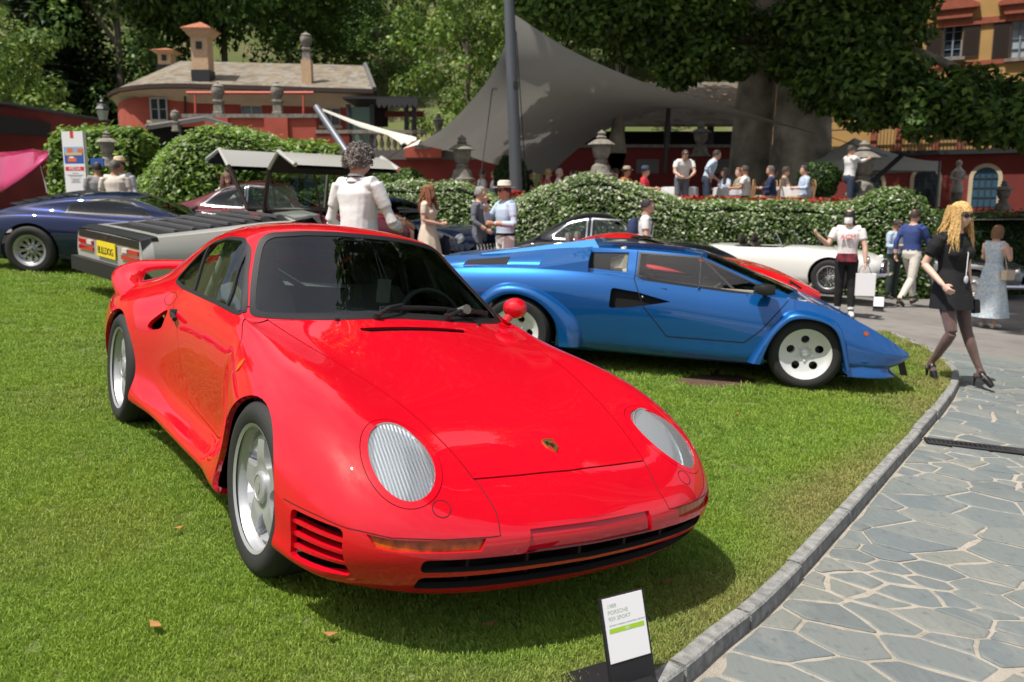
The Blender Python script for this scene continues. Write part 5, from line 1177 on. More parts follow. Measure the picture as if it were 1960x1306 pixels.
    wsf = [(0,.79),(.3,.785),(.585,.768),(.545,.95),(.512,1.035),(.25,1.068),(0,1.076)]; wsf += [(-p[0], p[1]) for p in reversed(wsf[1:-1])]
    sh.region(wsf, FRONT, 'ws', ok=lambda c, n: -1.0 < c.x < .2 and n.x > .15)
    sh.region([(-1.05,-.42),(-1.05,.42),(-1.70,.40),(-1.70,-.40)], TOP, 'roofp', ok=lambda c, n: c.z > 1)
    sh.drop('arch'); sh.drop('naca')
    sh.take('seal', BLACK, car, 'window_frame', offset=.002, split=True); G2 = glass('blue_car_glass', (.92, .95, .93)); sh.take('glass', G2, car, 'side_window', split=True); sh.take('qglass', G2, car, 'quarter_window', split=True)
    sh.take('bvent', mat('black_mesh', (.008, .008, .009), rough=.8), car, 'air_vent', offset=-.01, split=True); sh.take('ws', G2, car, 'windscreen')
    sh.take('louvre', mat('black_mesh', (.008, .008, .009), rough=.8), car, 'rear_louvre', offset=.002, split=True); sh.take('side_ind', AMBER, car, 'side_indicator', offset=.004, split=True)
    sh.take('roofp', mat('roof_dark_blue', (.012, .025, .10), rough=.25, coat=1), car, 'roof_panel', offset=.002)
    L = [[(p[0], s*1.2, p[1]) for p in dr] for s in (1, -1)]
    def onside(L):
        out = []
        for l in L:
            q = []
            for a, b in zip(l, l[1:]):
                for t in np.linspace(0, 1, 8):
                    p = Vector(a).lerp(Vector(b), t); h = sh.hit((p.x, p.y, p.z), (0, -p.y, 0))[0]
                    if h: q.append(h)
            out.append(q)
        return out
    b = MB()
    for q in onside(L): b.grid(ribbon(sh, q, .008, .0015, per=2))
    b.build('door_seam', GAP, car)
    sh.take('body', PAINT_BLUE, car, 'body', thick=.02)
    fo = [(-.46,.20),(-.37,.383),(-.28,.534),(-.19,.645),(-.09,.672),(.06,.650),(.21,.602),(.27,.529),(.32,.391),(.36,.22)]
    fi = [(-.36,.20),(-.30,.409),(-.22,.524),(-.14,.596),(-.01,.610),(.14,.579),(.22,.515),(.26,.419),(.29,.31),(.32,.20)]
    ro = [(-2.95,.30),(-2.90,.42),(-2.85,.52),(-2.76,.639),(-2.67,.71),(-2.51,.75),(-2.29,.72),(-2.09,.626),(-1.94,.496),(-1.88,.40),(-1.87,.22)]
    ri = [(-2.85,.28),(-2.80,.40),(-2.74,.50),(-2.66,.59),(-2.55,.645),(-2.42,.655),(-2.25,.600),(-2.13,.49),(-2.07,.39),(-2.05,.22)]
    for s in (1, -1):
        flare(car, fo, fi, .868, .955, s, PAINT_BLUE); flare(car, ro, ri, .925, 1.0, s, PAINT_BLUE)
        put_wheel(car, 'dial', 0, s*.78, .303, .303, .215, .206, mat('wheel_white', (.72, .73, .72), rough=.35, metal=.2), spin=rad(3)); put_wheel(car, 'dial', -2.45, s*.83, .311, .311, .32, .206, MATS['wheel_white'], spin=rad(-20))
        wheel_well(car, 0, .55, s*.9, .30, .34); wheel_well(car, -2.45, .55, s*.93, .30, .36)
        ib = MB(); a = [(-2.33,.66,.875),(-2.30,.80,.872),(-2.30,.79,.90),(-2.27,.56,1.02)]; c = [(-1.86,.60,.868),(-1.86,.815,.866),(-1.86,.80,.965),(-1.86,.55,1.08)]
        ib.add([(p[0], s*p[1], p[2]) for p in a+c], [(0,1,2,3),(7,6,5,4),(0,4,5,1),(1,5,6,2),(2,6,7,3),(3,7,4,0)]); ib.build('intake_box', PAINT_BLUE, car, smooth=False)
        mi = MB(); P = []
        for i in range(6):
            u = i/5; r = (.5, .85, 1, 1, .95, .8)[i]; P.append([(-.46+.16*u, s*(.93+.085*max(-1, min(1, 1.3*math.cos(w)))*r), .822+.045*r*max(-1, min(1, 1.3*math.sin(w)))) for w in np.linspace(0, 2*PI, 16, endpoint=False)])
        mi.grid(P, wrap=True, flip=(s < 0)); mi.add(P[0], [tuple(range(16))]); mi.add(P[-1], [tuple(range(16))]); mi.tube([(-.36, s*.80, .76), (-.38, s*.88, .80)], .02, n=8); mi.build('door_mirror', BLACK, car)
        nb = MB(); nb.box((-1.42, s*.82, .66), (.5, .08, .22)); nb.build('intake_duct', mat('underbody_black', (.008,.008,.008), rough=.95), car)
        lk = MB(); lk.ball((-1.37, s*.895, .69), .012); lk.build('door_lock', CHROME, car)
        st_ = MB(); st_.prism([(.78,.31),(.83,.31),(.885,.145),(.83,.145)], s*.56-.01, s*.56+.01, M=Matrix(((1,0,0,0),(0,0,1,0),(0,1,0,0),(0,0,0,1)))); st_.build('splitter_stay', BLACK, car, smooth=False)
        bd = MB()
        for x0 in (-1.62, -1.585, -1.56, -1.535): bd.box((x0, s*.893, .42), (.018, .004, .012))
        bd.build('side_badge', mat('badge_grey', (.35,.36,.38), rough=.4, metal=.6), car)
    pc = [(.33,.865),(.50,.855),(.64,.80),(.73,.70),(.775,.5),(.79,.25),(.795,0)]; pc = pc + [(p[0], -p[1]) for p in reversed(pc[:-1])]
    g = [[(x-.07, y*.93, .29), (x-.02, y*.975, .272), (x-.035, y*.965, .235), (x-.02, y*.98, .19), (x+.02, y*1.0, .155), (x+.015, y, .142), (x-.12, y*.9, .15)] for x, y in pc]
    sp = MB(); sp.grid(g, flip=True); sp.build('front_spoiler', PAINT_BLUE, car, angle=60)
    k = MB(); k.box((-1.2, 0, .24), (3.4, 1.45, .05)); k.build('underbody', MATS['underbody_black'], car)
    cab = MB(); CR = mat('cream_leather', (.50, .47, .38), rough=.6)
    cab.box((-1.0, 0, .34), (1.4, 1.4, .04)); cab.box((-1.62, 0, .66), (.06, 1.3, .5)); cab.box((-.9, 0, .45), (1.2, .3, .3))
    for s in (1, -1): cab.box((-.95, s*.70, .57), (1.0, .04, .44)); cab.box((-1.61, s*.55, .945), (.16, .012, .15))
    cab.build('cabin_trim', CR, car); ds = MB(); ds.box((-.28, 0, .66), (.35, 1.25, .14)); ds.build('dashboard', mat('dash_grey', (.16, .17, .17), rough=.7), car)
    for s in (1, -1): seat(car, -1.15, s*.40, .18, CR, sc=.9)
    steering(car, (-.62, .40, .70), .17, rad(-30), BLACK)
    wp = MB(); wp.tube([(.02, -.05, .79), (-.1, -.2, .86), (-.12, -.45, .85)], .01, n=6); wp.build('wiper', BLACK, car)
    ra = MB()
    P = [[(-1.95+.95*0, y, 1.05) for y in (-.4, .4)]]
    bx = MB(); bx.add([(-2.9,-.46,.955),(-2.9,.46,.955),(-1.86,.44,1.145),(-1.86,-.44,1.145),(-2.9,-.50,.92),(-2.9,.50,.92),(-1.80,.48,1.06),(-1.80,-.48,1.06)], [(0,3,2,1),(4,5,6,7),(0,1,5,4),(2,3,7,6),(0,4,7,3),(1,2,6,5)])
    bx.build('engine_cover', mat('blue_light', (.06, .30, .72), rough=.3, metal=.3, coat=1), car, smooth=False)
    return car
# ================================================================== the other cars on show
def auto_net(st):
    """stations (x, halfwidth, z_bottom, z_shoulder, z_top, roof_half or None)"""
    S = []
    for q in st:
        x, w, zb, zs, zt = q[:5]; rh = q[5] if len(q) > 5 else None; h = zs-zb
        r = [(.90*w, zb), (.985*w, zb+.30*h), (w, zb+.56*h), (.975*w, zb+.82*h), (.90*w, zs)]
        if rh: r += [(.80*w, zs+.03*(zt-zs)), (.80*w+(rh-.80*w)*.55, zs+.52*(zt-zs)), (rh, zt-.10*(zt-zs)-.015), (0, zt)]
        else: r += [(.76*w, zs+.25*(zt-zs)+.01), (.55*w, zs+.6*(zt-zs)+.01), (.28*w, zs+.9*(zt-zs)), (0, zt)]
        S.append([(x, 0, zb+.03), (x, .5*w, zb+.02)] + [(x, a, b) for a, b in r])
    return np.array(S)
def simple_car(label, T, R, st, pm, wheels, side_wins=(), ws=None, rear=None, seal=None, tight=((), ()), dens=4, arch=None, extra_regions=None, glassm=None, seats=True, name='classic_car'):
    car = thing(name, label, 'car', T, rot=R); H = auto_net(st) if not isinstance(st, np.ndarray) else st
    if tight[0]: H = tighten(H, 0, tight[0], .12)
    if tight[1]: H = tighten(H, 1, tight[1], .12)
    sh = Shell(surf(mirror_net(H), dens, dens)); style, xf, xr, tr, Rw, Ww, rr_, rim = wheels; gm = glassm or glass('old_car_glass', (.72, .78, .75))
    for s in (1, -1):
        for cx in (xf, xr):
            r = (arch or Rw*1.13); cz = Rw; sh.region([(cx+r, .0)]+[(cx+r*math.cos(a), cz+r*math.sin(a)) for a in np.linspace(-.2, PI+.2, 20)]+[(cx-r, .0)], SIDE, 'arch', ok=lambda c, n, s=s: c.y*s > tr*.6)
        for p in side_wins:
            sh.region(offset_poly(p, .022), SIDE, 'seal', ok=lambda c, n, s=s: c.y*s > .25); sh.region(p, SIDE, 'glass', ok=lambda c, n, s=s: c.y*s > .25, only=('seal',))
    if ws: sh.region(offset_poly(ws[0], .02), FRONT, 'wseal', ok=ws[1]); sh.region(ws[0], FRONT, 'ws', ok=ws[1], only=('wseal',))
    if rear: sh.region(rear[0], rear[2] if len(rear) > 2 else FRONT, 'rw', ok=rear[1])
    if extra_regions: extra_regions(sh, car)
    sh.drop('arch'); sl = seal or BLACK
    sh.take('seal', sl, car, 'window_frame', offset=.003, split=True); sh.take('glass', gm, car, 'side_window', split=True); sh.take('wseal', sl, car, 'windscreen_frame', offset=.003); sh.take('ws', gm, car, 'windscreen'); sh.take('rw', gm, car, 'rear_window')
    sh.take('body', pm, car, 'body', thick=.015)
    for s in (1, -1):
        for cx in (xf, xr): put_wheel(car, style, cx, s*tr, Rw, Rw, Ww, rr_, rim, spin=cx*2.1); wheel_well(car, cx, tr-.22, s*(tr+.06), Rw, (arch or Rw*1.13)*1.02)
    k = MB(); k.box(((xf+xr)/2, 0, .22), (xf-xr-.8, tr*1.6, .05)); k.build('underbody', mat('underbody_black', (.008,.008,.008), rough=.95), car)
    if seats:
        for s in (1, -1): seat(car, (xf+xr)/2-.25, s*.36, .14, seats if not isinstance(seats, bool) else INTERIOR)
        steering(car, ((xf+xr)/2+.32, .36, .74), .17, rad(-25), BLACK)
    return car, sh
def lamp(car, c, r, name='headlight', lens=None, rim=CHROME, axis=(1, 0, 0)):
    a = Vector(axis).normalized(); q = a.to_track_quat('Z', 'Y').to_matrix().to_4x4(); M = Matrix.Translation(c) @ q; m = MB(); m.lathe([(r*1.0, -.05), (r*1.12, 0), (r*1.1, .012), (r*.95, .015)], n=20, caps=False); m.v = [tuple(M @ Vector(v)) for v in m.v]; o = m.build(name, rim, car)
    l = MB(); l.lathe([(r*.97, .008), (r*.7, .025), (r*.35, .035), (0, .038)], n=20); l.v = [tuple(M @ Vector(v)) for v in l.v]; l.build('lens', lens or mat('lamp_glass', (.62,.66,.68), rough=.1, metal=.4), o); return o
def build_cars():
    # dark blue mid engined coupe, left edge
    R = (rad(4), rad(1.5), rad(6)); hub = at(62, 478, 11.4); Rm = Euler(R).to_matrix(); T = hub - Rm @ Vector((-2.5, -.80, .325)); NB = mat('dark_blue_paint', (.004,.011,.06), rough=.28, metal=.3, coat=1, back=(.02,.02,.02))
    st = [(-3.42,.70,.38,.62,.68),(-3.22,.83,.24,.72,.78),(-2.9,.88,.18,.79,.88,.50),(-2.5,.89,.17,.81,.98,.54),(-2.05,.88,.15,.80,1.06,.55),(-1.6,.86,.14,.77,1.085,.54),(-1.25,.86,.14,.755,1.05,.52),(-.85,.86,.14,.745,.90,.60),(-.45,.86,.15,.735,.765),(0,.88,.16,.72,.70),(.4,.86,.17,.64,.60),(.7,.76,.2,.52,.50),(.86,.6,.28,.42,.42)]
    car, sh = simple_car('dark blue mid engined coupe with black rear louvres at the left edge', T, R, st, NB, ('slots', 0, -2.5, .78, .325, .24, .205, mat('grey_alloy', (.42,.42,.42), rough=.4, metal=.7)), [[(-.98,.80),(-1.28,.99),(-1.55,1.01),(-2.02,.93),(-2.05,.84)]], ws=([(-.56,.80),(.56,.80),(.50,1.02),(-.50,1.02)], lambda c, n: -1.4 < c.x < -.5 and n.x > .1), name='sports_car')
    for i in range(6):
        x = -2.02-.17*i; h, n = sh.hit((x, 0, 2), (0, 0, -1)); z = h.z; m = MB(); m.add([(x+.09, -.36, z-.01), (x+.09, .36, z-.01), (x-.07, .36, z+.025), (x-.07, -.36, z+.025), (x+.09, -.36, z-.025), (x+.09, .36, z-.025), (x-.07, .36, z+.01), (x-.07, -.36, z+.01)], [(0, 1, 2, 3), (7, 6, 5, 4), (0, 4, 5, 1), (1, 5, 6, 2), (2, 6, 7, 3), (3, 7, 4, 0)]); m.build('louvre_slat', BLACK, car, smooth=False)
    # silver wedge with raised doors
    SV = mat('silver_paint', (.50,.49,.46), rough=.35, metal=.25, coat=.6, back=(.02,.02,.02)); R = (rad(3.5), rad(.5), rad(46)); Rm = Euler(R).to_matrix(); cor = at(284, 505, 8.75); T = cor - Rm @ Vector((-3.62, -.95, .56)); T.z = float(gz(-3.4, 9.6))+.0
    H = half_net([(-3.66, [(.78,.42),(.90,.46),(.93,.55),(.93,.62),(.90,.70),(.86,.80),(.80,.805),(.4,.81),(0,.81)]), (-3.55, [(.80,.30),(.93,.42),(.96,.54),(.955,.64),(.93,.74),(.88,.83),(.80,.838),(.4,.84),(0,.84)]), (-2.75, [(.86,.20),(.94,.38),(.965,.52),(.955,.64),(.92,.78),(.86,.89),(.78,.905),(.4,.92),(0,.93)]), (-2.0, [(.86,.18),(.94,.36),(.96,.50),(.95,.62),(.90,.80),(.80,.94),(.74,.97),(.4,1.02),(0,1.03)]), (-1.45, [(.86,.18),(.94,.36),(.955,.50),(.94,.60),(.86,.74),(.80,.80),(.70,.95),(.55,1.06),(0,1.09)]), (-.9, [(.86,.18),(.94,.36),(.95,.48),(.93,.58),(.86,.70),(.80,.75),(.70,.90),(.55,1.04),(0,1.08)]), (-.2, [(.86,.18),(.94,.34),(.945,.45),(.92,.54),(.86,.63),(.80,.66),(.70,.70),(.5,.735),(0,.75)]), (.5, [(.82,.2),(.90,.32),(.91,.40),(.88,.46),(.82,.52),(.74,.535),(.6,.55),(.3,.56),(0,.565)]), (.95, [(.7,.26),(.78,.32),(.80,.36),(.78,.39),(.72,.42),(.64,.43),(.5,.435),(.25,.44),(0,.44)])])
    H = tighten(tighten(H, 1, (4, 7, 9), .15), 0, (1, 4), .15)
    def reg(sh, car):
        top = lambda c, n: n.z > .3 and c.z > .7; bk = lambda c, n: n.x < -.3 or c.x < -3.5
        sh.region([(-3.40,-.70),(-1.75,-.66),(-1.75,.66),(-3.40,.70)], TOP, 'deck', ok=top); sh.region([(-.90,.70),(.90,.70),(.90,.90),(-.90,.90)], FRONT, 'tailband', ok=lambda c, n: c.x < -3.50)
        for s in (1, -1): sh.region([(-2.75,.84),(-1.42,1.02),(-1.32,.80)], SIDE, 'tri', ok=lambda c, n, s=s: c.y*s > .4); sh.region([(-1.32,.62),(-1.32,1.2),(-.35,1.2),(-.35,.62)], SIDE, 'doorhole', ok=lambda c, n, s=s: c.y*s > .18)
        DK = mat('deck_black', (.012,.012,.013), rough=.35); sh.take('deck', DK, car, 'engine_deck', offset=-.012); sh.take('tailband', DK, car, 'tail_panel', offset=.004); sh.take('tri', mat('black_glass', (.006,.006,.008), rough=.06, coat=1), car, 'quarter_panel', offset=.003, split=True); sh.drop('doorhole')
    car, sh = simple_car('silver wedge prototype with BULLDOG plate and both gullwing doors raised', T, R, H, SV, ('plain', 0, -2.75, .80, .33, .26, .22, SILVER), extra_regions=reg, seats=mat('maroon_leather', (.10,.015,.02), rough=.6), name='sports_car')
    for i in range(7):
        x = -1.90-.21*i; h = sh.hit((x, 0, 2), (0, 0, -1))[0]; z = h.z; m = MB(); m.box((x, 0, z-.006), (.05, 1.22, .03)); m.build('louvre_slat', mat('slat_grey', (.10,.10,.105), rough=.4), car, smooth=False)
    rc = [(.80,.43),(.91,.47),(.93,.56),(.92,.63),(.90,.70),(.86,.795),(0,.805)]; rc = rc + [(-a, b_) for a, b_ in reversed(rc[:-1])]; m = MB(); m.prism(rc, -3.668, -3.64, M=Matrix(((0, 0, 1, 0), (1, 0, 0, 0), (0, 1, 0, 0), (0, 0, 0, 1)))); m.build('rear_panel', SV, car, smooth=False); m = MB(); m.box((-3.668, 0, .755), (.012, 1.70, .085)); m.build('tail_band', mat('deck_black', (.012,.012,.013)), car, smooth=False)
    b = MB(); b.box((-3.60, 0, .40), (.30, 1.84, .16)); b.build('rear_bumper', mat('bumper_black', (.014,.014,.014), rough=.6), car); vl = MB(); vl.add([(-3.70,-.80,.33),(-3.70,.80,.33),(-3.2,.78,.16),(-3.2,-.78,.16)], [(0, 1, 2, 3)]); vl.build('rear_valance', mat('valance_green', (.16,.18,.07), rough=.6), car)
    m = MB(); m.box((-3.685, 0, .625), (.012, .52, .17)); pl = m.build('number_plate', mat('plate_yellow', (.82,.62,.02), rough=.5), car, smooth=False)
    Mt = Matrix.Translation((-3.693, .235, .575)) @ Matrix(((0, 0, -1, 0), (-1, 0, 0, 0), (0, 1, 0, 0), (0, 0, 0, 1))); text_mesh('BULLDOG', .112, BLACK, Mt, pl, 'plate_lettering', ext=.001, space=.82)
    for s in (1, -1):
        for dz, mm in ((.665, REDLENS), (.59, REDLENS)):
            m = MB(); m.box((-3.675, s*.62, dz), (.02, .44, .045)); m.build('tail_lamp', mm, car, smooth=False)
        m = MB(); m.box((-3.68, s*.50, .665), (.022, .14, .046)); m.build('reversing_lamp', mat('lamp_white', (.6,.6,.6), rough=.2), car, smooth=False)
    bd = MB(); bd.add([(-3.69, -.07, .775), (-3.69, 0, .765), (-3.69, .07, .775), (-3.69, .02, .755), (-3.69, -.02, .755)], [(0, 1, 3, 4), (1, 2, 3)]); bd.build('tail_badge', CHROME, car)
    BG = glass('bulldog_glass', (.50, .56, .52)); DU = mat('door_inner_black', (.01,.01,.01), rough=.8)
    for s in (1, -1):
        x0, x1 = -1.95, -.45; A, B, C, D = (s*.20, 1.07), (s*.50, 1.60), (s*.72, 1.80), (s*1.08, 1.66)
        m = MB(); G = [[(x, B[0], B[1]) , (x, (B[0]+C[0])/2, (B[1]+C[1])/2+.01), (x, C[0], C[1]), (x, (C[0]+D[0])/2, (C[1]+D[1])/2+.03), (x, D[0], D[1])] for x in np.linspace(x0, x1, 6)]; m.grid(G, flip=(s > 0)); d = m.build('gullwing_door', SV, car, angle=25); u = MB(); u.grid([[(x, y, z-.05) for x, y, z in r] for r in G], flip=(s < 0)); u.build('door_lining', DU, d, angle=25)
        [MB().tube([(xe, *B), (xe, *C), (xe, *D)], .03, n=6).build('door_edge', SV, d) for xe in (x0, x1)]
        g = MB(); g.add([(x0+.1, *A), (x1-.25, *A), (x1, *B), (x0, *B)], [(0, 1, 2, 3)]); g.build('door_window', BG, d); f = MB()
        for p, q in (((x0+.1, *A), (x0, *B)), ((x1-.25, *A), (x1, *B)), ((x0+.1, *A), (x1-.25, *A))): f.tube([p, q], .028, n=8)
        f.tube([(-1.2, s*.55, .78), (-1.35, s*.52, 1.62)], .014, n=6); f.build('door_frame', mat('frame_brown', (.03,.018,.015), rough=.4), d)
    # maroon coupe
    MRN = mat('maroon_paint', (.11,.008,.016), rough=.25, coat=1, back=(.02,.02,.02)); T = at(265, 400, 14.2); T = Vector((T.x+3.75, 14.2, at(370, 349, 14.2).z-1.32)); OC = [(-3.7,.55,.42,.66,.72),(-3.5,.72,.30,.78,.84),(-3.1,.80,.22,.84,.92),(-2.6,.83,.2,.87,1.04,.46),(-2.15,.83,.18,.87,1.24,.52),(-1.75,.83,.18,.87,1.32,.52),(-1.4,.82,.18,.87,1.30,.52),(-1.0,.82,.18,.87,1.06,.58),(-.65,.82,.18,.87,.93),(0,.84,.2,.86,.90),(.45,.80,.22,.80,.83),(.75,.66,.28,.66,.70),(.88,.45,.38,.54,.58)]
    simple_car('maroon vintage coupe parked beneath the ivy mound', T, (rad(2), rad(1), rad(3)), OC, MRN, ('wire', 0, -2.55, .70, .33, .17, .21, CHROME), [[(-1.02,.90),(-1.25,1.20),(-1.72,1.23),(-1.74,.90)], [(-1.80,.90),(-1.78,1.23),(-2.1,1.19),(-2.42,.94)]], ws=([(-.56,.93),(.56,.93),(.48,1.24),(-.48,1.24)], lambda c, n: -1.5 < c.x < -.7 and n.x > .15), rear=([(-.44,.98),(.44,.98),(.38,1.20),(-.38,1.20)], lambda c, n: -3 < c.x < -1.9 and n.x < -.15), seal=CHROME)
    # magenta bonnet at the left edge
    MG = mat('magenta_paint', (.42,.02,.10), rough=.3, metal=.2, coat=1); p = at(-30, 380, 13.0); z0 = float(gz(p.x, 13.0))-DROP; MT = Vector((p.x-1.0, 13.0, z0)); car, sh = simple_car('magenta car with its long bonnet propped open at the left edge', MT, (rad(2), 0, rad(8)), [(-3.7,.6,.42,.66,.74),(-3.3,.78,.28,.8,.88),(-2.6,.82,.2,.84,1.02,.46),(-2.0,.82,.18,.84,1.26,.50),(-1.5,.82,.18,.84,1.26,.50),(-1.1,.81,.18,.84,1.0,.56),(-.8,.81,.18,.80,.82),(0,.82,.2,.62,.60),(.5,.78,.22,.55,.55),(.8,.6,.3,.48,.48)], MG, ('plain', 0, -2.5, .70, .32, .2, .21, SILVER), [[(-1.12,.88),(-1.35,1.16),(-1.95,1.16),(-2.3,.9)]], name='classic_car')
    m = MB(); G = []; o_ = Euler((rad(2), 0, rad(8))).to_matrix().inverted()
    for (a, b_) in (((-14,292),(-14,372)), ((28,290),(10,362)), ((62,285),(40,342)), ((80,288),(62,325)), ((96,293),(90,300))):
        u, v = at(*a, 13.2), at(*b_, 12.4); G.append([o_ @ (u.lerp(v, t)-MT)+Vector((0, 0, .05*math.sin(PI*t))) for t in np.linspace(0, 1, 6)])
    m.grid(G); bo = m.build('open_bonnet', MG, car); bo.modifiers.new('s', 'SOLIDIFY').thickness = .03
    m = MB(); m.tube([o_ @ (at(76, 306, 12.9)-MT), o_ @ (at(91, 368, 12.9)-MT)], .012, n=6); m.build('bonnet_stay', CHROME, car); m = MB(); m.box((.1, 0, .62), (.9, 1.1, .22)); m.build('engine', mat('engine_dark', (.03,.03,.032), rough=.5, metal=.5), car)
    # navy saloon
    NV = mat('navy_paint', (.006,.012,.035), rough=.22, coat=1, back=(.02,.02,.02)); R = (0, rad(1), rad(-38)); Rm = Euler(R).to_matrix(); fr = at(928, 470, 14.6); T = fr - Rm @ Vector((.95, -.1, 0)); T.z = at(800, 379, T.y+1.4).z-1.50
    SS = [(-3.9,.62,.45,.72,.78),(-3.7,.78,.34,.86,.92),(-3.2,.86,.26,.94,1.0),(-2.8,.88,.24,.97,1.18,.54),(-2.3,.88,.22,.98,1.44,.58),(-1.8,.88,.22,.98,1.50,.58),(-1.35,.88,.22,.98,1.46,.57),(-.95,.88,.22,.98,1.18,.64),(-.6,.88,.22,.98,1.06),(0,.89,.24,.97,1.03),(.45,.87,.26,.93,.98),(.75,.82,.30,.86,.90),(.90,.72,.36,.76,.80),(.96,.55,.45,.66,.70)]
    def nreg(sh, car):
        for s in (1, -1): sh.region([(-3.2,.44),(.15,.52),(.15,.66),(-.5,.74),(-3.2,.80)], SIDE, 'band', ok=lambda c, n, s=s: c.y*s > .6)
        sh.take('band', mat('mid_blue_paint', (.012,.07,.20), rough=.25, coat=1), car, 'side_panel', offset=.002, split=True)
    car, sh = simple_car('navy and blue fifties saloon with chrome teeth grille behind the red roof', T, R, SS, NV, ('plain', 0, -2.75, .72, .35, .19, .21, CHROME), [[(-.98,1.01),(-1.28,1.38),(-1.72,1.40),(-1.74,1.01)], [(-1.82,1.01),(-1.80,1.40),(-2.3,1.36),(-2.62,1.04)]], ws=([(-.62,1.04),(.62,1.04),(.53,1.40),(-.53,1.40)], lambda c, n: -1.45 < c.x < -.7 and n.x > .15), seal=CHROME, extra_regions=nreg)
    for s in (1, -1): lamp(car, (.86, s*.64, .80), .095)
    gb = MB(); gb.box((.93, 0, .62), (.06, .80, .24)); gb.build('grille_opening', GAP, car)
    for i in range(9): m = MB(); y = -.36+.09*i; m.tube([(.975, y, .72), (.985, y+.02, .64), (.97, y+.03, .54)], [.024, .018, .008], n=8); m.build('grille_tooth', CHROME, car)
    m = MB(); m.tube([(.75, -.92, .46), (.98, -.78, .47), (1.04, -.4, .47), (1.05, 0, .47), (1.04, .4, .47), (.98, .78, .47), (.75, .92, .46)], .065, n=10); m.build('front_bumper', CHROME, car)
    # black coupe with chrome window surrounds
    BK = mat('black_paint', (.008,.009,.014), rough=.18, coat=1, back=(.02,.02,.02)); x, y = at(1128, 450, 14.6).x, 14.6; T = Vector((x+1.75, y, at(1128, 407, 14.6).z-1.36)); CR_ = mat('pale_chrome', (.62,.63,.66), rough=.3, metal=.6)
    simple_car('black fifties coupe with pale window surrounds before the jasmine mound', T, (0, 0, rad(-8)), [(-3.3,.5,.45,.62,.66),(-3.1,.70,.32,.76,.80),(-2.75,.79,.24,.85,.90),(-2.45,.80,.2,.88,1.08,.44),(-2.05,.80,.18,.88,1.30,.50),(-1.65,.80,.18,.88,1.36,.50),(-1.3,.80,.18,.88,1.30,.50),(-.95,.80,.18,.88,1.05,.56),(-.65,.80,.18,.87,.92),(0,.82,.2,.84,.86),(.45,.78,.24,.74,.76),(.75,.6,.32,.6,.62)], BK, ('plain', 0, -2.3, .66, .33, .17, .21, CHROME), [[(-1.0,.92),(-1.20,1.22),(-1.66,1.25),(-1.68,.92)], [(-1.78,.92),(-1.76,1.24),(-2.05,1.18),(-2.32,.98),(-2.3,.93)]], ws=([(-.54,.93),(.54,.93),(.46,1.22),(-.46,1.22)], lambda c, n: -1.4 < c.x < -.7 and n.x > .15), seal=CR_, seats=mat('red_leather', (.12,.02,.02), rough=.6))
    # red wedge behind the blue car
    RP = mat('red_paint_wedge', (.60,.008,.012), rough=.28, coat=1, back=(.02,.02,.02)); yaw = rad(-13); Rr = (-.02, rad(0), yaw); Rm = Euler(Rr).to_matrix(); ns = at(1571, 562, 9.35); T = ns - Rm @ Vector((.95, -.62, .40)); 
    RS = [(-3.5,.80,.4,.60,.66),(-3.35,.90,.28,.66,.71),(-2.9,.95,.2,.70,.74),(-2.5,.97,.18,.74,.80,.50),(-2.0,.96,.16,.75,.93,.54),(-1.6,.93,.15,.75,1.045,.54),(-1.2,.90,.15,.73,1.05,.54),(-.75,.89,.15,.72,.93,.60),(-.35,.89,.15,.72,.78,.66),(-.05,.89,.16,.73,.735),(.4,.87,.18,.64,.62),(.75,.78,.22,.50,.49),(.95,.62,.28,.40,.40)]
    simple_car('red mid engined coupe mostly hidden behind the blue wedge car', T, Rr, RS, RP, ('five', 0, -2.55, .80, .31, .24, .21, SILVER), [[(-.45,.78),(-1.0,.97),(-1.6,.98),(-1.75,.82)]], ws=([(-.62,.78),(.62,.78),(.52,1.0),(-.52,1.0)], lambda c, n: -1.25 < c.x < -.1 and n.x > .1), name='sports_car')
    # white roadster
    WP = mat('white_paint', (.78,.77,.74), rough=.3, coat=1, back=(.05,.03,.02)); R = (0, rad(.5), rad(-36)); Rm = Euler(R).to_matrix(); hub = at(1587, 531, 15.4); T = hub - Rm @ Vector((0, -.68, .325)); T.z = hub.z-.325
    def cock(sh, car):
        sh.region(round_poly([(-1.0,-.55),(-1.0,.55),(-1.95,.52),(-1.95,-.52)], .12, 3), TOP, 'cockpit', ok=lambda c, n: n.z > .2); sh.drop('cockpit'); c = MB(); c.box((-1.5, 0, .48), (1.0, 1.15, .06)); c.build('cockpit_floor', mat('dark_leather', (.03,.02,.015), rough=.7), car)
    car, sh = simple_car('white open roadster with wire wheels and oval grille on the drive', T, R, [(-3.05,.42,.42,.56,.60),(-2.85,.62,.32,.70,.74),(-2.5,.74,.24,.79,.84),(-2.1,.76,.2,.80,.84),(-1.6,.75,.18,.79,.83),(-1.0,.75,.18,.80,.86),(-.6,.75,.18,.80,.86),(-.2,.77,.19,.79,.84),(.2,.76,.2,.76,.80),(.5,.68,.24,.70,.74),(.72,.54,.30,.60,.66),(.80,.38,.38,.52,.60)], WP, ('wire', 0, -2.28, .66, .325, .17, .21, CHROME), extra_regions=cock, arch=.375, seats=mat('dark_leather', (.03,.02,.015), rough=.7))
    m = MB(); m.prism(ellipse(0, 0, .24, .15, 24), 0, .03, M=Matrix.Translation((.775, 0, .50)) @ Matrix(((0, 0, 1, 0), (1, 0, 0, 0), (0, 1, 0, 0), (0, 0, 0, 1)))); gr = m.build('grille', GAP, car)
    for i in range(9): b = MB(); y = -.2+.05*i; hh = .14*math.sqrt(1-(y/.25)**2); b.tube([(.815, y, .50-hh), (.815, y, .50+hh)], .006, n=5); b.build('grille_bar', CHROME, gr)
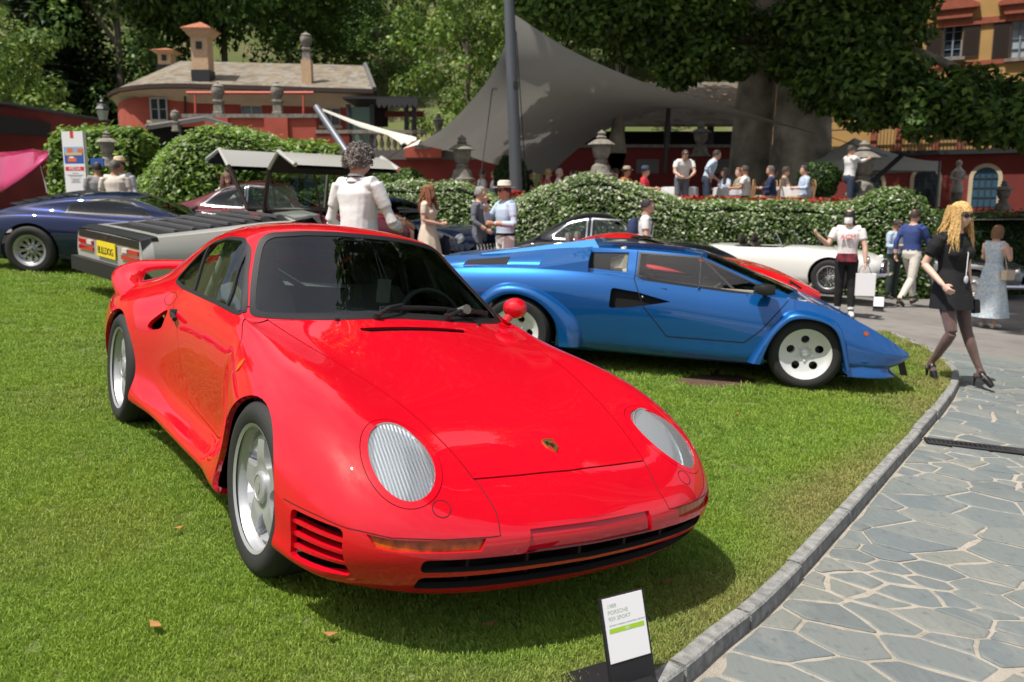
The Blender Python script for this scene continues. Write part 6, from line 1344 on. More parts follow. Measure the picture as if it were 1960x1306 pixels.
    b = MB(); b.tube([(.81, .25*math.cos(a), .50+.16*math.sin(a)) for a in np.linspace(0, 2*PI, 25)], .014, n=6, caps=False); b.build('grille_surround', CHROME, car)
    for s in (1, -1): lamp(car, (.62, s*.53, .64), .085)
    f = MB(); f.tube([(-.92, -.58, .84), (-1.08, -.53, 1.12), (-1.08, .53, 1.12), (-.92, .58, .84)], .012, n=6); wf = f.build('windscreen_frame', CHROME, car); g = MB(); g.add([(-.92, -.57, .85), (-.92, .57, .85), (-1.08, .52, 1.12), (-1.08, -.52, 1.12)], [(0, 1, 2, 3)]); g.build('windscreen', glass('old_car_glass', (.72, .78, .75)), wf)
    m = MB(); m.tube([(.70, -.62, .40), (.88, -.35, .40), (.92, 0, .40), (.88, .35, .40), (.70, .62, .40)], .03, n=8); m.build('front_bumper', CHROME, car)
    c = at(1683, 565, 14.6); t = thing('display_card', 'small white display card standing in front of the white roadster', 'sign', (c.x, c.y, float(gz(c.x, c.y))-DROP), rz=rad(-20)); k = MB(); k.box((0, .05, .13), (.18, .012, .26), M=Matrix.Rotation(rad(-20), 3, 'X')); k.build('stand', BLACK, t, smooth=False); k = MB(); k.box((0, .028, .17), (.165, .006, .17), M=Matrix.Rotation(rad(-20), 3, 'X')); k.build('card', mat('card_white', (.8,.8,.82)), t, smooth=False)
    # grey roadster right
    GP = mat('grey_paint', (.20,.215,.22), rough=.28, metal=.4, coat=1, back=(.02,.02,.02)); R = (0, 0, rad(-42)); Rm = Euler(R).to_matrix(); hub = at(1864, 547, 18.2); T = hub - Rm @ Vector((0, -.70, .34)); T.z = hub.z-.34
    car, sh = simple_car('grey fifties coupe with raised bonnet behind the floral dress', T, R, [(-3.3,.5,.42,.62,.66),(-3.1,.70,.3,.74,.78),(-2.7,.80,.24,.82,.88),(-2.3,.83,.2,.86,1.08,.46),(-1.9,.83,.18,.86,1.26,.50),(-1.5,.83,.18,.86,1.27,.50),(-1.1,.83,.18,.86,1.06,.56),(-.8,.83,.18,.85,.90),(0,.85,.2,.83,.86),(.45,.83,.24,.78,.80),(.75,.74,.3,.66,.70),(.88,.6,.38,.56,.62)], GP, ('plain', 0, -2.4, .69, .335, .18, .21, CHROME), [[(-1.12,.90),(-1.35,1.14),(-1.85,1.16),(-2.2,.92)]], ws=([(-.56,.91),(.56,.91),(.47,1.19),(-.47,1.19)], lambda c, n: -1.6 < c.x < -.8 and n.x > .15))
    m = MB(); m.grid([[(-.9, y, .92) , (-.75, y, 1.08), (-.45, y*.95, 1.36), (-.2, y*.9, 1.50)] for y in (-.62, -.3, 0, .3, .62)]); bo = m.build('open_bonnet', GP, car); bo.modifiers.new('s', 'SOLIDIFY').thickness = .025
    for s in (1, -1): lamp(car, (.80, s*.60, .66), .09)
    m = MB(); m.box((.90, 0, .50), (.05, .62, .16)); m.build('grille_opening', GAP, car); b = MB(); b.box((.935, 0, .50), (.02, .6, .025)); b.ball((.945, 0, .50), (.012, .07, .07), 14, 8); b.build('grille_emblem', CHROME, car)
    m = MB(); m.tube([(.62, -.86, .36), (.95, -.7, .36), (1.0, 0, .36), (.95, .7, .36), (.62, .86, .36)], .05, n=8); m.build('front_bumper', CHROME, car)
# ================================================================== buildings, terrace, sail, stonework
RENDER_RED = mat('red_render', (.40,.085,.055), rough=.9, var=.12, vscale=1.5, bump=.15, bscale=30)
RENDER_DRED = mat('dark_red_render', (.20,.032,.025), rough=.9, var=.15, vscale=1.2, bump=.15, bscale=30)
OCHRE = mat('ochre_render', (.46,.28,.10), rough=.9, var=.10, vscale=.8, bump=.15, bscale=25)
CREAM = mat('cream_render', (.58,.48,.33), rough=.9, var=.08, vscale=2)
STONE = mat('weathered_stone', (.30,.275,.235), rough=.95, col2=(.15,.14,.12), vscale=7, bump=.6, bscale=40)
FRAME_W = mat('window_paint', (.50,.53,.57), rough=.5); SHUT = mat('shutter_brown', (.035,.02,.015), rough=.6); WINGLASS = mat('window_glass', (.03,.04,.05), rough=.05, spec=.8)
ZINC = mat('zinc', (.20,.19,.19), rough=.5, metal=.5); STEEL = mat('grey_steel', (.15,.165,.19), rough=.45, metal=.4)
def slate():
    m = bpy.data.materials.new('stone_slate_roof'); m.use_nodes = True; n = m.node_tree.nodes; L = m.node_tree.links; b = n['Principled BSDF']; b.inputs['Roughness'].default_value = .9
    tc = n.new('ShaderNodeTexCoord'); vo = n.new('ShaderNodeTexVoronoi'); vo.inputs['Scale'].default_value = 3.2; vo.inputs['Randomness'].default_value = .6; L.new(tc.outputs['Object'], vo.inputs['Vector'])
    rp = n.new('ShaderNodeValToRGB'); e = rp.color_ramp.elements; e[0].color = (.13,.11,.085,1); e[1].color = (.22,.21,.19,1); q = e.new(.5); q.color = (.20,.16,.105,1)
    sp = n.new('ShaderNodeSeparateColor'); L.new(vo.outputs['Color'], sp.inputs[0]); L.new(sp.outputs[0], rp.inputs[0]); L.new(rp.outputs[0], b.inputs['Base Color']); bp = n.new('ShaderNodeBump'); bp.inputs['Strength'].default_value = .6; bp.inputs['Distance'].default_value = .05; L.new(vo.outputs['Distance'], bp.inputs['Height']); L.new(bp.outputs[0], b.inputs['Normal']); return m
SLATE = slate(); TILE = mat('terracotta_tile', (.36,.13,.07), rough=.9, var=.35, vscale=12)
class Facade:
    """flat wall in a vertical plane with real openings; u runs along the wall, z is up"""
    def __init__(s, O, d, depth=.3):
        s.O = Vector(O); s.d = Vector((d[0], d[1], 0)).normalized(); s.n = Vector((s.d.y, -s.d.x, 0)); s.depth = depth
    def uv(s, px, py):
        a, b = (px-980)/F_PX, (653-py)/F_PX; v = Vector((a, math.cos(TH)+b*math.sin(TH), -math.sin(TH)+b*math.cos(TH))); c = Vector((0, 0, CAM_H)); t = (s.O-c).dot(s.n)/v.dot(s.n); p = c+v*t; return ((p-s.O).dot(s.d), p.z)
    def P(s, u, z, out=0.0): q = s.O+s.d*u+s.n*out; return Vector((q.x, q.y, z))
    def wall(s, u0, u1, z0, z1, holes, m, parent, name='wall'):
        b = MB(); us = sorted({u0, u1} | {h[0] for h in holes} | {h[1] for h in holes}); zs = sorted({z0, z1} | {h[2] for h in holes} | {h[3] for h in holes}); us = [u for u in us if u0 <= u <= u1]; zs = [z for z in zs if z0 <= z <= z1]
        for a, c in zip(us, us[1:]):
            for e, f in zip(zs, zs[1:]):
                if any(h[0]-1e-6 <= a and c <= h[1]+1e-6 and h[2]-1e-6 <= e and f <= h[3]+1e-6 for h in holes): continue
                b.add([s.P(a, e), s.P(c, e), s.P(c, f), s.P(a, f)], [(0, 1, 2, 3)])
        for h in holes:
            q = [(h[0], h[2]), (h[1], h[2]), (h[1], h[3]), (h[0], h[3])]
            for (a, e), (c, f) in zip(q, q[1:]+q[:1]): b.add([s.P(a, e), s.P(a, e, -.25), s.P(c, f, -.25), s.P(c, f)], [(0, 1, 2, 3)])
        b.add([s.P(u0, z1), s.P(u1, z1), s.P(u1, z1, -s.depth), s.P(u0, z1, -s.depth)], [(0, 1, 2, 3)]); b.add([s.P(u0, z0), s.P(u0, z1), s.P(u0, z1, -s.depth), s.P(u0, z0, -s.depth)], [(3, 2, 1, 0)]); b.add([s.P(u1, z0), s.P(u1, z1), s.P(u1, z1, -s.depth), s.P(u1, z0, -s.depth)], [(0, 1, 2, 3)])
        return b.build(name, m, parent, smooth=False)
    def bar(s, b, u0, u1, z0, z1, o0, o1):
        c = [s.P(u, z, o) for o in (o0, o1) for (u, z) in ((u0, z0), (u1, z0), (u1, z1), (u0, z1))]; b.add(c, [(3, 2, 1, 0), (4, 5, 6, 7), (0, 1, 5, 4), (1, 2, 6, 5), (2, 3, 7, 6), (3, 0, 4, 7)])
    def box(s, u0, u1, z0, z1, o0, o1, m, parent, name): b = MB(); s.bar(b, u0, u1, z0, z1, o0, o1); return b.build(name, m, parent, smooth=False)
    def window(s, u0, u1, z0, z1, parent, cols=2, rows=3, fm=None, gm=None, w=.06, name='window'):
        fm = fm or FRAME_W; b = MB(); s.bar(b, u0, u0+w, z0, z1, -.2, -.12); s.bar(b, u1-w, u1, z0, z1, -.2, -.12); s.bar(b, u0+w, u1-w, z0, z0+w, -.2, -.12); s.bar(b, u0+w, u1-w, z1-w, z1, -.2, -.12)
        for k in range(1, cols): u = u0+(u1-u0)*k/cols; s.bar(b, u-w*.55, u+w*.55, z0+w, z1-w, -.195, -.115)
        for k in range(1, rows): z = z0+(z1-z0)*k/rows; s.bar(b, u0+w, u1-w, z-w*.22, z+w*.22, -.19, -.13)
        f = b.build(name, fm, parent, smooth=False); p = MB(); p.add([s.P(u0, z0, -.18), s.P(u1, z0, -.18), s.P(u1, z1, -.18), s.P(u0, z1, -.18)], [(0, 1, 2, 3)]); p.build('pane', gm or WINGLASS, f); return f
    def shutter(s, u0, u1, z0, z1, parent, m=None):
        b = MB(); s.bar(b, u0, u1, z0, z1, .01, .05); 
        k = z0+.12
        while k < z1-.1: s.bar(b, u0+.05, u1-.05, k, k+.035, .05, .065); k += .09
        return b.build('shutter', m or SHUT, parent, smooth=False)
def arch_window(F, u0, u1, z0, ztop, parent, gm, w=.16):
    r = (u1-u0)/2; zc = ztop-r; cu = (u0+u1)/2; n = 16; arc = [(cu+r*math.cos(a), zc+r*math.sin(a)) for a in np.linspace(0, PI, n+1)]; ro = r+w
    b = MB(); outer = [(u1+w, z0)] + [(cu+ro*math.cos(a), zc+ro*math.sin(a)) for a in np.linspace(0, PI, n+1)] + [(u0-w, z0)]; inner = [(u1, z0)] + arc + [(u0, z0)]
    for o0 in (.06,):
        G = [[F.P(*p, 0), F.P(*p, o0), F.P(*q, o0), F.P(*q, -.2)] for p, q in zip(outer, inner)]; b.grid(G)
    sr = b.build('window', CREAM, parent, angle=30); g = MB(); g.add([F.P(*p, .015) for p in inner], [tuple(range(len(inner)))]); g.build('pane', gm, sr)
    c = MB()
    for k in range(1, 4): u = u0+(u1-u0)*k/4; F.bar(c, u-.02, u+.02, z0, zc+math.sqrt(max(0, r*r-(u-cu)**2)), .016, .045)
    k = z0+.4
    while k < ztop-.1:
        hw = r if k < zc else math.sqrt(max(0, r*r-(k-zc)**2)); F.bar(c, cu-hw, cu+hw, k-.018, k+.018, .016, .043); k += .4
    c.build('glazing_bar', mat('glazing_dark', (.03,.04,.05), rough=.5), sr, smooth=False); return sr
def text_mesh(txt, size, m, M, parent, name='lettering', ext=.0008, align='LEFT', space=1.0):
    cu = bpy.data.curves.new('txt', 'FONT'); cu.body = txt; cu.size = size; cu.extrude = ext; cu.align_x = align; cu.resolution_u = 2; cu.space_character = space
    o = bpy.data.objects.new('txt', cu); COL.objects.link(o); me = bpy.data.meshes.new_from_object(o); bpy.data.objects.remove(o); me.materials.append(m); me.transform(M); return link(name, me, parent)
def urn(kind, base, H, label, name='stone_urn', group='stone urns'):
    t = thing(name, label, 'urn', base, group=group); m = MB(); h = H
    if kind == 'lid':
        p = MB(); p.lathe([(.30*h, 0), (.30*h, .04*h), (.25*h, .06*h), (.23*h, .10*h), (.20*h, .22*h), (.13*h, .27*h), (.13*h, .29*h)], n=20); p.build('plinth', STONE, t)
        m.lathe([(.13*h, .29*h), (.15*h, .33*h), (.11*h, .36*h), (.15*h, .40*h), (.19*h, .50*h), (.20*h, .66*h), (.30*h, .675*h), (.28*h, .70*h), (.17*h, .77*h), (.09*h, .80*h)], n=20); m.build('vase', STONE, t)
        f = MB(); f.lathe([(.09*h, .80*h), (.12*h, .83*h), (.08*h, .87*h), (.10*h, .92*h), (.04*h, .97*h), (0, 1.0*h)], n=14); f.build('finial', STONE, t)
    else:
        p = MB(); p.lathe([(.22*h, 0), (.22*h, .06*h), (.19*h, .09*h), (.17*h, .34*h), (.22*h, .38*h), (.22*h, .43*h), (.12*h, .46*h)], n=4, a0=PI/4); p.build('plinth', STONE, t, smooth=False)
        m.lathe([(.10*h, .455*h), (.12*h, .50*h), (.19*h, .62*h), (.21*h, .74*h), (.17*h, .84*h), (.19*h, .86*h), (.12*h, .91*h), (.04*h, .95*h), (.05*h, .98*h), (0, 1.0*h)], n=18); m.build('vase', STONE, t)
    return t
def build_villa():
    t = thing('red_villa', 'red villa with stone slate roof, cream eaves and two tiled chimneys', 'building', at(450, 260, 41)); o = t.location.copy()
    def w(px, py, Y): return at(px, py, Y)-o
    plan = [(228, 45.5), (231, 44), (240, 42.8), (258, 41.8), (285, 41.2), (320, 41), (355, 40.9)]; zt = at(355, 183, 41).z-o.z; zb = -1.5
    b = MB(); b.grid([[(w(p, 250, Y).x, w(p, 250, Y).y, zb), (w(p, 250, Y).x, w(p, 250, Y).y, zt)] for p, Y in plan]); b.build('apse_wall', RENDER_RED, t, angle=60)
    F = Facade(at(355, 250, 40.9), (1, 0)); hp = bpy.data.objects.new('tmp', None)
    Z = zt+o.z
    def loc(ob): ob.location = -o; return ob
    wA = F.uv(460, 222) + F.uv(500, 190); wB = F.uv(615, 241)+F.uv(650, 195); u_end = F.uv(665, 200)[0]; u0 = 0
    loc(F.wall(0, u_end, o.z+zb, Z, [(wA[0], wA[2], wA[1], wA[3]), (wB[0], wB[2], wB[1], wB[3])], mat('villa_red_wall', (.33,.06,.045), rough=.9, var=.12, vscale=1.5), t))
    G1 = mat('curtain_glass', (.20,.27,.30), rough=.15); loc(F.window(wA[0], wA[2], wA[1], wA[3], t, 2, 1, gm=G1)); loc(F.window(wB[0], wB[2], wB[1], wB[3], t, 2, 1)); loc(F.box(wB[0]-.1, wB[2]+.1, wB[1]-.12, wB[1], 0, .1, CREAM, t, 'window_sill'))
    Fa = Facade(at(288, 232, 41.15), (1, -.06)); uA = Fa.uv(292, 232)+Fa.uv(322, 188); fa = loc(Fa.window(uA[0], uA[2], uA[1], uA[3], t, 2, 2)); fa.location += Vector((0, -.35, 0)); sl = loc(Fa.box(uA[0]-.1, uA[2]+.1, uA[1]-.12, uA[1], -.2, .12, CREAM, t, 'window_sill')); sl.location += Vector((0, -.3, 0))
    # cornice and roof
    ev = [(206, 180, 46.5), (214, 174, 44), (228, 168, 42), (252, 164, 40.6), (285, 161, 40.0), (320, 160, 39.8), (354, 160, 39.7), (520, 165, 39.7), (715, 171, 39.7)]
    rg = [(345, 117, 45)]*7 + [(520, 121, 45), (697, 125.5, 45)]
    E_ = [w(*p) for p in ev]; R_ = [w(*p) for p in rg]; b = MB(); b.grid([[e, e.lerp(r, .5), r] for e, r in zip(E_, R_)]); bk = [Vector((r.x, r.y+6, r.z-2.6)) for r in R_]; b.grid([[r, q] for r, q in zip(R_, bk)]); rf = b.build('roof', SLATE, t, angle=60)
    g = MB(); g.grid([[e+Vector((0, .05, .02)), e+Vector((0, -.12, -.02)), e+Vector((0, -.12, -.20)), e+Vector((0, .1, -.22))] for e in E_]); g.build('gutter', mat('gutter_brown', (.06,.04,.035), rough=.5, metal=.3), rf)
    c = MB(); c.grid([[e+Vector((0, .05, -.20)), e+Vector((.0, .5, -.28)), e+Vector((0, 1.0, -.48)), e+Vector((0, 1.25, -.8))] for e in E_]); c.build('cornice', CREAM, t)
    vb = MB(); vb.tube([E_[-1]+Vector((.05, 0, 0)), R_[-1]+Vector((.05, 0, .05))], .12, n=6); vb.build('verge', ZINC, rf)
    def chim(px, yb, yt, wpx, Y, cap=True, nm='chimney'):
        p = at(px, yb, Y)-o; q = at(px, yt, Y)-o; s = wpx/F_PX*Y; h = q.z-p.z; m = MB(); m.box((p.x, p.y, p.z+h*.42), (s, s, h*.84+.4)); ch = m.build(nm, mat('chimney_render', (.55,.38,.24), rough=.9, var=.1), t, smooth=False)
        if cap:
            k = MB(); k.lathe([(s*.5, h*.84), (s*.62, h*.88), (s*.82, h*.98), (s*.88, h*1.0)], n=4, c=(p.x, p.y, p.z), a0=PI/4, sq=True); k.build('chimney_head', mat('chimney_render', (.5,.36,.24)), ch, smooth=False)
            r = MB(); r.lathe([(s*.92, h*1.0), (s*.92, h*1.02), (s*.5, h*1.10), (0, h*1.19)], n=4, c=(p.x, p.y, p.z), a0=PI/4, sq=True); r.build('chimney_tiles', TILE, ch, smooth=False)
            v = MB(); v.box((p.x, p.y-s*.5, p.z+h*.68), (s*.36, .06, s*.42)); v.build('chimney_vent', BLACK, ch, smooth=False)
            fl = MB(); fl.box((p.x, p.y-.02, p.z+.12), (s*1.1, s*1.1, .5)); fl.build('flashing', DARKMET, ch, smooth=False)
        return p+Vector((0, 0, h))
    chim(390, 152, 60, 30, 40.6); chim(321, 140, 100, 24, 45.5); q = chim(589, 160, 118, 18, 40.6, False)
    urn('vase', (q+o)[:], 1.35, 'stone urn standing on the slim chimney of the red villa')
    aw = MB(); a0, a1 = w(357, 178, 38.8), w(600, 178, 38.8); aw.tube([a0, a1], .07, n=8)
    for px in (374, 581): aw.tube([w(px, 178, 38.8), w(px, 232, 38.8)], .05, n=8)
    aw.build('awning_frame', mat('coral_paint', (.55,.12,.08), rough=.5), t)
    dp = MB(); dp.tube([w(354, 163, 40.7), w(354, 225, 40.7)], .05, n=8); dp.build('downpipe', DARKMET, t)
    # terrace parapet in front
    pt = thing('terrace_wall', 'red terrace wall with grey stone coping in front of the red villa', 'wall', at(480, 240, 37)); o2 = pt.location.copy()
    F2 = Facade(at(350, 240, 37), (1, 0), .5)
    def l2(ob): ob.location = -o2; return ob
    u1 = F2.uv(605, 235)[0]; zt2 = F2.uv(480, 226)[1]; l2(F2.wall(F2.uv(355, 240)[0], u1, zt2-3.2, zt2, [], RENDER_RED, pt)); l2(F2.box(F2.uv(350, 240)[0], u1+.1, zt2, zt2+.16, -.6, .1, STONE, pt, 'coping'))
    for px in (415, 529): u = F2.uv(px, 225)[0]; l2(F2.box(u-.5, u+.5, zt2-3.0, zt2-.002, -.3, .12, RENDER_RED, pt, 'pier')); 
    for px, lb in ((415, 'stone urn on the villa terrace wall left of the curtained window'), (529, 'stone urn on the villa terrace wall right of the curtained window')): p = at(px, 223, 36.9); urn('vase', (p.x, 37.2, zt2+.16), 1.36, lb)
    # garden wing right of the villa: veranda and balustrade
    v = thing('veranda', 'dark framed veranda with scalloped awning beside the red villa', 'building', at(730, 250, 38)); o3 = v.location.copy()
    def l3(ob): ob.location = -o3; return ob
    F3 = Facade(at(665, 250, 38), (1, 0), 2.0); b = MB()
    for px in (667, 712, 778, 793): b = MB(); u = F3.uv(px, 220)[0]; F3.bar(b, u-.09, u+.09, F3.uv(px, 256)[1]-1, F3.uv(px, 200)[1], -.1, .08); l3(b.build('post', DARKMET, v, smooth=False))
    q = F3.uv(665, 255)+F3.uv(710, 205); l3(F3.box(q[0], q[2], q[1]-.6, q[3], -.05, -.02, mat('green_glass', (.10,.18,.15), rough=.08), v, 'glass_panel'))
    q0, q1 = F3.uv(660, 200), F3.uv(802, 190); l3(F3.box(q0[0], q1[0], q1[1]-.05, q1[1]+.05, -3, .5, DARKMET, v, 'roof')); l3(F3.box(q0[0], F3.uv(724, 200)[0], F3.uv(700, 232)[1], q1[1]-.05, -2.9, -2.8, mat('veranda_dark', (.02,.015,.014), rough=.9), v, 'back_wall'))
    sc = MB(); u0, u1 = F3.uv(724, 195)[0], F3.uv(802, 195)[0]; zt3, zb3 = F3.uv(760, 191)[1], F3.uv(760, 202)[1]; k = 8
    for i in range(k):
        a, c = u0+(u1-u0)*i/k, u0+(u1-u0)*(i+1)/k; pts = [(a, zt3)] + [(a+(c-a)*t, zb3-.16*math.sin(PI*t)) for t in np.linspace(0, 1, 7)] + [(c, zt3)]; sc.add([F3.P(x, z, .52) for x, z in pts], [tuple(range(len(pts)))])
    l3(sc.build('awning_valance', mat('awning_cloth', (.045,.045,.05), rough=.9), v, smooth=False)); l3(F3.box(u0, u1, F3.uv(760, 215)[1], F3.uv(760, 204)[1], -2, -1.9, mat('awning_red', (.22,.06,.04), rough=.9), v, 'inner_blind'))
    bl = thing('balustrade', 'stone balustrade with turned balusters behind the grey haired man', 'balustrade', at(735, 290, 33)); o4 = bl.location.copy(); F4 = Facade(at(640, 290, 33), (1, .02), .4)
    def l4(ob): ob.location = -o4; return ob
    za, zb_ = F4.uv(735, 288)[1], F4.uv(735, 256)[1]; l4(F4.box(F4.uv(605, 250)[0], F4.uv(815, 250)[0], zb_, zb_+.13, -.35, .08, STONE, bl, 'handrail')); l4(F4.box(F4.uv(605, 250)[0], F4.uv(900, 250)[0], za-.35, za, -.35, .08, mat('plinth_grey', (.12,.11,.105), rough=.9), bl, 'plinth'))
    for px in (676, 691, 705, 718, 730, 743, 755, 767, 780):
        u = F4.uv(px, 270)[0]; hh = zb_-za; m = MB(); p = F4.P(u, za, -.12)-o4; m.lathe([(.085, 0), (.085, .06), (.05, .09), (.06, hh*.2), (.10, hh*.38), (.055, hh*.68), (.04, hh*.84), (.08, hh*.92), (.08, hh)], n=12, c=p[:]); m.build('baluster', STONE, bl)
    l4(F4.wall(F4.uv(600, 340)[0], F4.uv(990, 340)[0], -1.0, za-.35, [], RENDER_DRED, bl)); rp = F4.uv(777, 303)+F4.uv(846, 273); l4(F4.box(rp[0], rp[2], rp[1], rp[3], .02, .5, RENDER_RED, bl, 'planter_box')); l4(F4.box(F4.uv(605, 300)[0], F4.uv(670, 300)[0], za-.3, zb_-.002, -.3, .05, RENDER_DRED, bl, 'pier')); lg = F4.uv(795, 287)+F4.uv(824, 275); l4(F4.box(lg[0], lg[2], lg[1], lg[3], .5, .53, STONE, bl, 'stone_plaque'))
def build_left_wall():
    t = thing('red_outbuilding', 'low dark red garden building with a black awning at the far left', 'building', at(60, 340, 27)); o = t.location.copy(); A, B = at(-90, 300, 24), at(215, 300, 33); F = Facade(A, (B.x-A.x, B.y-A.y), .4)
    b = MB(); n = 6; G = []
    for i in range(n+1):
        px = -80+290*i/n; u, z = F.uv(px, 200+max(0, px)*.165); G.append([F.P(u, -.5)-o, F.P(u, z)-o, F.P(u, z, -.4)-o])
    b.grid(G, flip=True); b.build('wall', RENDER_DRED, t, smooth=False); cp = MB(); cp.tube([g[1]+Vector((0, -.05, .04)) for g in G], .07, n=6); cp.build('coping', DARKMET, t)
    aw = MB(); q = [F.uv(-80, 220), F.uv(92, 236), F.uv(92, 262), F.uv(-80, 252)]; aw.add([F.P(q[0][0], q[0][1], 1.2)-o, F.P(q[1][0], q[1][1], .1)-o, F.P(q[2][0], q[2][1], .1)-o, F.P(q[3][0], q[3][1], 1.2)-o, F.P(q[0][0], q[0][1], .02)-o, F.P(q[3][0], q[3][1], .02)-o], [(0, 3, 2, 1), (0, 1, 4), (3, 5, 2)]); aw.build('awning', mat('awning_black', (.015,.015,.016), rough=.9), t, smooth=False)
    s = thing('garden_shelter', 'dark garden shelter with a thin grey roof edge behind the ivy mound', 'shelter', at(330, 300, 24)); o2 = s.location.copy()
    w = lambda px, py, Y: at(px, py, Y)-o2
    r = MB(); r.add([w(278, 242, 23.5), w(392, 224, 23.5), w(440, 238, 23.5), w(440, 236, 27), w(392, 222, 27), w(278, 238, 27)], [(0, 1, 4, 5), (1, 2, 3, 4)]); ro = r.build('roof', ZINC, s, smooth=False); md = ro.modifiers.new('s', 'SOLIDIFY'); md.thickness = .1
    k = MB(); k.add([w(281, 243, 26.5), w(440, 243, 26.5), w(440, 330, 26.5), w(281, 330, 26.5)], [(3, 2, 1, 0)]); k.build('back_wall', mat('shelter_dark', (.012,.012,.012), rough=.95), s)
    for px in (283, 345): p = MB(); a = w(px, 240, 23.6); p.tube([a, a-Vector((0, 0, 2.6))], .05, n=8); p.build('post', DARKMET, s)
def build_hotel():
    F = Facade(at(1710, 330, 38), (math.cos(rad(-30)), math.sin(rad(-30))), .5); zb = .6
    t = thing('hotel', 'ochre and red hotel with brown shutters and arched ground floor windows', 'building', at(1830, 395, 37)); o = t.location.copy()
    def lo(ob): ob.location = -o; return ob
    zc = F.uv(1830, 294)[1]; top = zc+11; u0, u1 = F.uv(1440, 300)[0], F.uv(2080, 300)[0]
    def rect(x0, y0, x1, y1): a = F.uv(x0, y1); b = F.uv(x1, y0); return (a[0], b[0], a[1], b[1])
    W1 = rect(1803, 42, 1845, 112); W2 = rect(1931, 32, 1975, 113); W3 = rect(1921, 206, 1967, 243); W4 = rect(1795, 200, 1838, 243); W5 = rect(1680, 48, 1722, 115)
    lo(F.wall(u0, u1, zb, zc, [], RENDER_DRED, t, 'ground_floor_wall')); lo(F.wall(u0, u1, zc+.15, top, [W1, W2, W3, W4, W5], OCHRE, t, 'upper_wall')); lo(F.box(u0, u1, zc-.05, zc+.15, 0, .35, DARKMET, t, 'canopy_edge'))
    BLUEG = mat('sky_glass', (.42,.47,.50), rough=.08, spec=.8); DG = WINGLASS
    for (r, g) in ((W1, DG), (W2, BLUEG), (W3, BLUEG), (W4, DG), (W5, DG)):
        lo(F.window(r[0], r[1], r[2], r[3], t, 2, 4, gm=g, fm=mat('blue_grey_paint', (.20,.25,.32), rough=.5))); lo(F.shutter(r[1]+.02, r[1]+.02+.62, r[2]-.05, r[3]+.1, t)); lo(F.shutter(r[0]-.64, r[0]-.02, r[2]-.05, r[3]+.1, t)); lo(F.box(r[0]-.15, r[1]+.15, r[2]-.13, r[2]-.01, 0, .18, STONE, t, 'window_sill'))
    RB = mat('brick_red_trim', (.30,.085,.05), rough=.9, var=.15)
    for r in (W1, W2, W5):
        cu = (r[0]+r[1])/2; hw = (r[1]-r[0])/2+.45; z = r[3]+.15; b = MB(); pts = [(cu-hw*.8, z), (cu+hw*.8, z), (cu+hw*.9, z+.25), (cu+hw*1.12, z+.42), (cu+hw*1.12, z+.52), (cu+hw*.55, z+.75), (cu+.25, z+1.25), (cu, z+1.35), (cu-.25, z+1.25), (cu-hw*.55, z+.75), (cu-hw*1.12, z+.52), (cu-hw*1.12, z+.42), (cu-hw*.9, z+.25)]
        n = len(pts); b.add([F.P(*p, 0) for p in pts]+[F.P(*p, .22) for p in pts], [tuple(range(n, 2*n))]+[(i, (i+1) % n, n+(i+1) % n, n+i) for i in range(n)]); lo(b.build('pediment', RB, t, smooth=False)); lo(F.box(cu-hw*1.15, cu+hw*1.15, z+.36, z+.46, .2, .32, RB, t, 'pediment_moulding'))
    for zpx in (116,): z = F.uv(1880, zpx)[1]; lo(F.box(u0, u1, z-.18, z-.16+.16, 0, .06, RB, t, 'string_course'))
    for px in (1672, 1720, 1790, 1838, 1915, 1975): u = F.uv(px, 270)[0]; lo(F.box(u-.13, u+.13, zc+.15, F.uv(px, 250)[1]+.1, 0, .08, RB, t, 'pilaster'))
    rl = MB(); u = F.uv(1680, 270)[0]
    while u < u1: F.bar(rl, u-.012, u+.012, zc+.15, zc+1.15, .30, .324); u += .14
    F.bar(rl, u0, u1, zc+1.13, zc+1.18, .29, .335); ro = lo(rl.build('railing', DARKMET, t, smooth=False)); ro['kind'] = 'stuff'
    lo(F.box(u0, u1, zc+4.35+.9, zc+4.6+.9, 0, .10, RB, t, 'string_course'))
    for (a, b_, c, g) in ((1746, 1797, 322, mat('arch_glass_dark', (.02,.03,.04), rough=.06, spec=.8)), (1858, 1913, 320, mat('arch_glass_blue', (.035,.10,.16), rough=.12, spec=.8)), (1640, 1690, 330, MATS['arch_glass_dark'])):
        r = rect(a, c, b_, 396); lo(arch_window(F, r[0], r[1], r[2], r[3], t, g))
    # statue and vases in front
    s = thing('garden_statue', 'small pale stone statue between the arched windows of the hotel', 'statue', at(1829, 396, 33)); m = MB(); m.lathe([(.26, 0), (.26, .1), (.2, .14), (.2, .5), (.24, .55)], n=12); m.build('pedestal', STONE, s)
    b = MB(); b.lathe([(.20, .55), (.22, .7), (.15, 1.0), (.20, 1.2), (.22, 1.35), (.09, 1.5), (.07, 1.55), (.11, 1.63), (.11, 1.72), (0, 1.8)], n=14); b.tube([(.2, 0, 1.32), (.28, -.05, 1.1), (.08, -.2, 1.1)], [.07, .06, .05], n=8); b.tube([(-.2, 0, 1.32), (-.3, -.05, 1.1), (-.1, -.2, 1.0)], [.07, .06, .05], n=8); b.build('figure', mat('pale_stone', (.42,.39,.34), rough=.9, var=.2), s)
    urn('lid', at(1918, 404, 30)[:], 1.1, 'stone vase in front of the blue arched hotel window')
    # service pavilion behind the diners
    p = thing('terrace_pavilion', 'low red pavilion with dark openings and stone slate roof behind the diners', 'building', at(1300, 330, 34)); o5 = p.location.copy(); F5 = Facade(at(1180, 330, 34), (1, 0), 3.0)
    def l5(ob): ob.location = -o5; return ob
    zr = F5.uv(1300, 240)[1]; zw = F5.uv(1300, 283)[1]; ua, ub = F5.uv(1040, 300)[0], F5.uv(1480, 300)[0]
